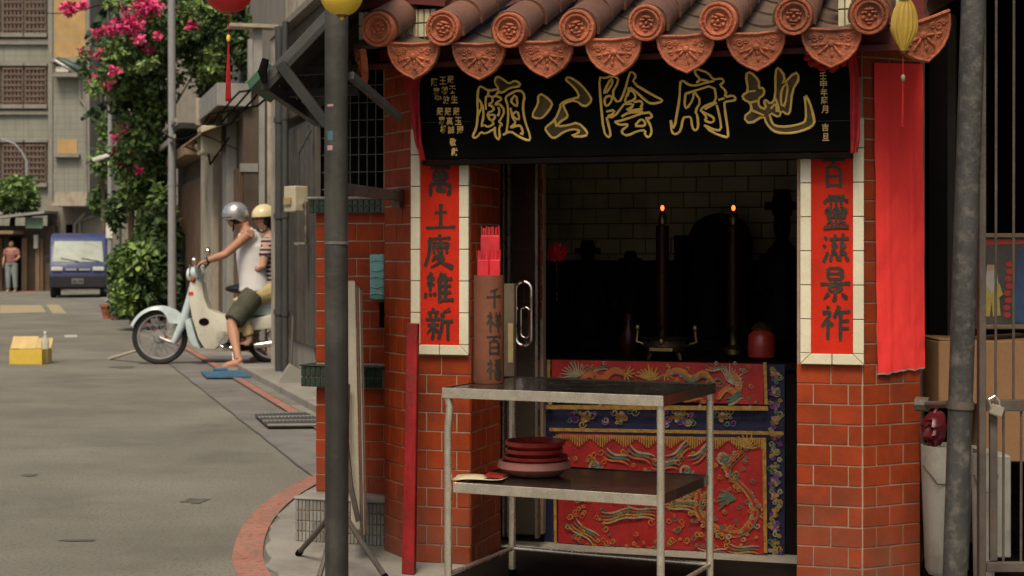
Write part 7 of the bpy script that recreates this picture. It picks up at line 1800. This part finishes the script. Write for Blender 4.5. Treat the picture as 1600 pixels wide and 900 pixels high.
# bougainvillea
D1 = 25.7
bou = thing('bougainvillea', 'sprawling bougainvillea with hot pink flower clusters over the lane', 'bougainvillea', L.w(-9.5, 0.2))
bo = -L.w(-9.5, 0.2)
def pk_(lst, d0=D1, sc=1.0):
    k = d0 / F; out = []
    for (px, py, rx, ry, n) in lst: out.append((at(px, py, d0 + lr.uniform(-0.5, 0.7)), (rx * k, min(rx, ry) * k * 1.0, ry * k), int(n * sc)))
    return out
dark = [(240, 60, 60, 45, 900), (300, 60, 55, 60, 1100), (355, 60, 50, 60, 1000), (395, 85, 36, 45, 500), (200, 100, 55, 40, 700), (245, 120, 50, 50, 800), (330, 125, 40, 40, 500), (180, 70, 45, 40, 500), (380, 20, 45, 30, 500), (300, 10, 60, 30, 700), (215, 145, 30, 40, 300), (190, 165, 26, 40, 260), (235, 185, 34, 40, 420)]
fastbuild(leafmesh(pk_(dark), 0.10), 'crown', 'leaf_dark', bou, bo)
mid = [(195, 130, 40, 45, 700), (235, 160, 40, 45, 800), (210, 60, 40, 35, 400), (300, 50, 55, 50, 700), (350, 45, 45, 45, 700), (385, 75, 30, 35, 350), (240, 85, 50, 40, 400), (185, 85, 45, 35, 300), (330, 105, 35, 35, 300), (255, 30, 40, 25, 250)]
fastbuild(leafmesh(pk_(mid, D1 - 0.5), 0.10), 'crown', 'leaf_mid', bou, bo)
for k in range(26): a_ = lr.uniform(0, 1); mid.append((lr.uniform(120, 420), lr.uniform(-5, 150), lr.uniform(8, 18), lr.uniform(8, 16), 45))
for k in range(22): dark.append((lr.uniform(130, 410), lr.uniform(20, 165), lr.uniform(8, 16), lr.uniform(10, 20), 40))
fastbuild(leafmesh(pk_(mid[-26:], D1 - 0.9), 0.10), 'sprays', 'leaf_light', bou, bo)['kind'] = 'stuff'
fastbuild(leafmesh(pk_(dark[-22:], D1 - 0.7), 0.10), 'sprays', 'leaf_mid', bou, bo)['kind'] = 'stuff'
fl = [(107, 13, 14, 14, 170), (128, 8, 10, 8, 50), (153, 52, 9, 8, 50), (200, 37, 28, 17, 420), (175, 45, 13, 11, 90), (230, 12, 25, 18, 420), (238, 28, 14, 10, 90), (270, 15, 9, 8, 45), (297, 40, 8, 9, 45), (135, 80, 7, 8, 45), (157, 83, 9, 9, 70), (175, 80, 7, 6, 30), (233, 77, 8, 8, 35), (247, 57, 7, 7, 30), (147, 123, 9, 9, 40), (170, 130, 10, 7, 40), (195, 12, 8, 8, 30), (215, 60, 10, 8, 40), (178, 110, 8, 8, 30)]
fastbuild(leafmesh(pk_(fl, D1 - 0.9), 0.085), 'flowers', 'bract_pink', bou, bo)['kind'] = 'stuff'
b = MB()
for pts in (((205, 400), (200, 300), (190, 200), (215, 110)), ((205, 330), (240, 220), (300, 120)), ((195, 240), (165, 140), (140, 90)), ((215, 110), (240, 60), (230, 15)), ((300, 120), (350, 70), (380, 40)), ((204, 380), (212, 280), (250, 150))):
    b.tube([at(x, y, D1 + 0.9) + bo for x, y in pts], [0.035, 0.028, 0.018, 0.010][:len(pts)] if len(pts) == 4 else [0.04, 0.025, 0.012], 7)
g0 = gnd(206, 500) ; b.tube([Vector((at(206, 0, D1 + 0.9).x, D1 + 0.9, 0)) + bo, at(205, 400, D1 + 0.9) + bo], [0.045, 0.036], 8)
b.build('trunk', 'bark', bou, smooth=True)
# second flowering mass lower down
b2 = thing('bougainvillea', 'lower bougainvillea spray with small pink flowers beside the grey utility pole', 'bougainvillea', gnd(232, 505)); o2 = -gnd(232, 505)
D2 = 26.5
fastbuild(leafmesh(pk_([(215, 205, 42, 45, 700), (240, 250, 36, 50, 700), (195, 250, 30, 40, 500), (245, 175, 25, 25, 350), (215, 300, 40, 40, 480), (240, 340, 30, 36, 300)], D2 - 0.5), 0.12), 'crown', 'leaf_mid', b2, o2)
fastbuild(leafmesh(pk_([(220, 220, 40, 60, 900), (240, 300, 30, 50, 700)], D2 + 0.5), 0.11), 'crown', 'leaf_dark', b2, o2)
fastbuild(leafmesh(pk_([(220, 167, 12, 8, 60), (238, 155, 8, 6, 35), (200, 183, 9, 8, 50), (182, 213, 9, 12, 60), (217, 266, 8, 6, 35), (192, 256, 8, 5, 30), (195, 200, 8, 10, 40), (210, 235, 8, 8, 25), (180, 235, 7, 8, 25)], D2 - 0.6), 0.075), 'flowers', 'bract_pink', b2, o2)['kind'] = 'stuff'
b = MB(); b.tube([Vector((0, 0, 0)), at(228, 380, D2) + o2, at(222, 280, D2) + o2, at(215, 200, D2) + o2], [0.04, 0.032, 0.025, 0.015], 8); b.build('trunk', 'bark', b2, smooth=True)
# hedge shrubs along the kerb
def shrub(px, py, blobs, d, label, m2='leaf_light', size=0.12):
    g = gnd(px, py); t = thing('shrub', label, 'shrub', g, 0, 'leafy shrubs along the kerb'); o_ = -g
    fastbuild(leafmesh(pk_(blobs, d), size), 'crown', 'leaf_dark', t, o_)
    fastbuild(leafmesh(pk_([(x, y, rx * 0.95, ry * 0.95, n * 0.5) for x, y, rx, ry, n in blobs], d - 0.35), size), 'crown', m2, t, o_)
    b = MB()
    for i in range(4): b.tube([(0.05 * i - 0.1, 0, 0), at(blobs[0][0] + (i - 1.5) * 12, blobs[0][1], d) + o_], [0.03, 0.012], 6)
    b.build('stems', 'bark', t)
shrub(258, 500, [(258, 440, 24, 58, 700), (260, 365, 20, 50, 500), (252, 310, 20, 36, 300)], 25.6, 'tall dark leafy shrub just left of the grey utility pole', 'leaf_mid', 0.16)
shrub(215, 502, [(212, 405, 34, 38, 800), (225, 450, 36, 44, 900), (200, 462, 26, 38, 500)], 25.0, 'bright green bushy shrub in front of the hedge', 'leaf_light', 0.14)
shrub(185, 500, [(185, 420, 18, 45, 450), (188, 470, 18, 30, 350), (182, 330, 18, 40, 350)], 29.5, 'slender green shrub next to the tall street lamp', 'leaf_mid')
shrub(236, 498, [(236, 350, 30, 50, 700), (230, 290, 26, 45, 500)], 28.5, 'dark climbing shrub at the back of the hedge', 'leaf_mid', 0.15)
g = gnd(183, 496); pt = thing('flower_pot', 'red clay flower pot at the foot of the hedge', 'flower pot', g + Vector((0, -0.6, 0)))
b = MB(); b.lathe([(0.10, 0), (0.15, 0.22), (0.17, 0.22), (0.17, 0.26), (0.14, 0.26), (0.12, 0.2), (0, 0.2)], 18); b.build('pot', 'terracotta', pt, smooth=True)
# palm-like long leaves hanging
pl_ = thing('long_leaf_plant', 'plant with long drooping dark leaves beyond the bougainvillea', 'plant', gnd(188, 482)); po_ = -gnd(188, 482); d = gnd(188, 482).y
for (a, c, e) in (((166, 8), (152, 34), (132, 62)), ((168, 4), (158, 40), (146, 60)), ((166, 160), (146, 172), (126, 188)), ((168, 162), (154, 178), (143, 192)), ((165, 4), (182, 20), (190, 48)), ((168, 160), (182, 170), (190, 190))):
    b = MB(); pts = chaikin([Vector(x) for x in (a, c, e)], 2); n2 = len(pts)
    vs, fs = ribbon([tuple(p) for p in pts], [1 + 9 * math.sin(PI * min(0.97, (i + 0.4) / n2)) for i in range(n2)])
    b.add([at(v.x, v.y, d + 0.2 * math.sin(i)) + po_ for i, v in enumerate(vs)], fs); b.build('leaf', 'palm_leaf', pl_)
b = MB(); b.tube([(0, 0, 0), at(188, 330, d) + po_, at(182, 160, d) + po_, at(169, -5, d) + po_], [0.035, 0.03, 0.025, 0.02], 8); b.build('stem', 'palm_leaf', pl_, smooth=True)
# tree behind the low house, bush by the street
t = thing('tree', 'round green tree above the low house roof at the far left', 'tree', gnd(20, 452)); o_ = -gnd(20, 452); d = 53.5
fastbuild(leafmesh(pk_([(30, 300, 36, 28, 900), (5, 310, 36, 26, 700), (45, 318, 22, 18, 300), (-30, 305, 30, 30, 400)], d), 0.22), 'crown', 'leaf_mid', t, o_)
fastbuild(leafmesh(pk_([(25, 290, 32, 20, 350)], d - 0.4), 0.22), 'crown', 'leaf_light', t, o_)
b = MB(); b.tube([(0, 1.5, 0), at(18, 370, d) + o_, at(22, 310, d) + o_], [0.14, 0.11, 0.06], 8); b.build('trunk', 'bark', t, smooth=True)
t = thing('tree', 'green tree foliage behind the parked van and street lamp', 'tree', gnd(160, 462)); o_ = -gnd(160, 462); d = 48
fastbuild(leafmesh(pk_([(160, 250, 22, 30, 400), (158, 310, 20, 35, 400), (165, 200, 15, 25, 200)], d), 0.2), 'crown', 'leaf_mid', t, o_)
b = MB(); b.tube([(0, 1, 0), at(162, 370, d) + o_, at(160, 250, d) + o_], [0.10, 0.08, 0.04], 8); b.build('trunk', 'bark', t, smooth=True)
# overhead cables
for i, (a, c, lb_) in enumerate((((60, 20, 45), (300, -60, 20), 'slack black cable high over the far lane'), ((236, 190, 24.3), (330, 190, 20), 'short black cable running to the brown house'))):
    A_, C_ = at(*a), at(*c); t = thing('cable', lb_, 'cable', A_); b = MB()
    b.tube([A_.lerp(C_, k / 10) - A_ - Vector((0, 0, 0.25 * math.sin(PI * k / 10))) for k in range(11)], 0.012, 5); b.build('wire', 'black_void', t)
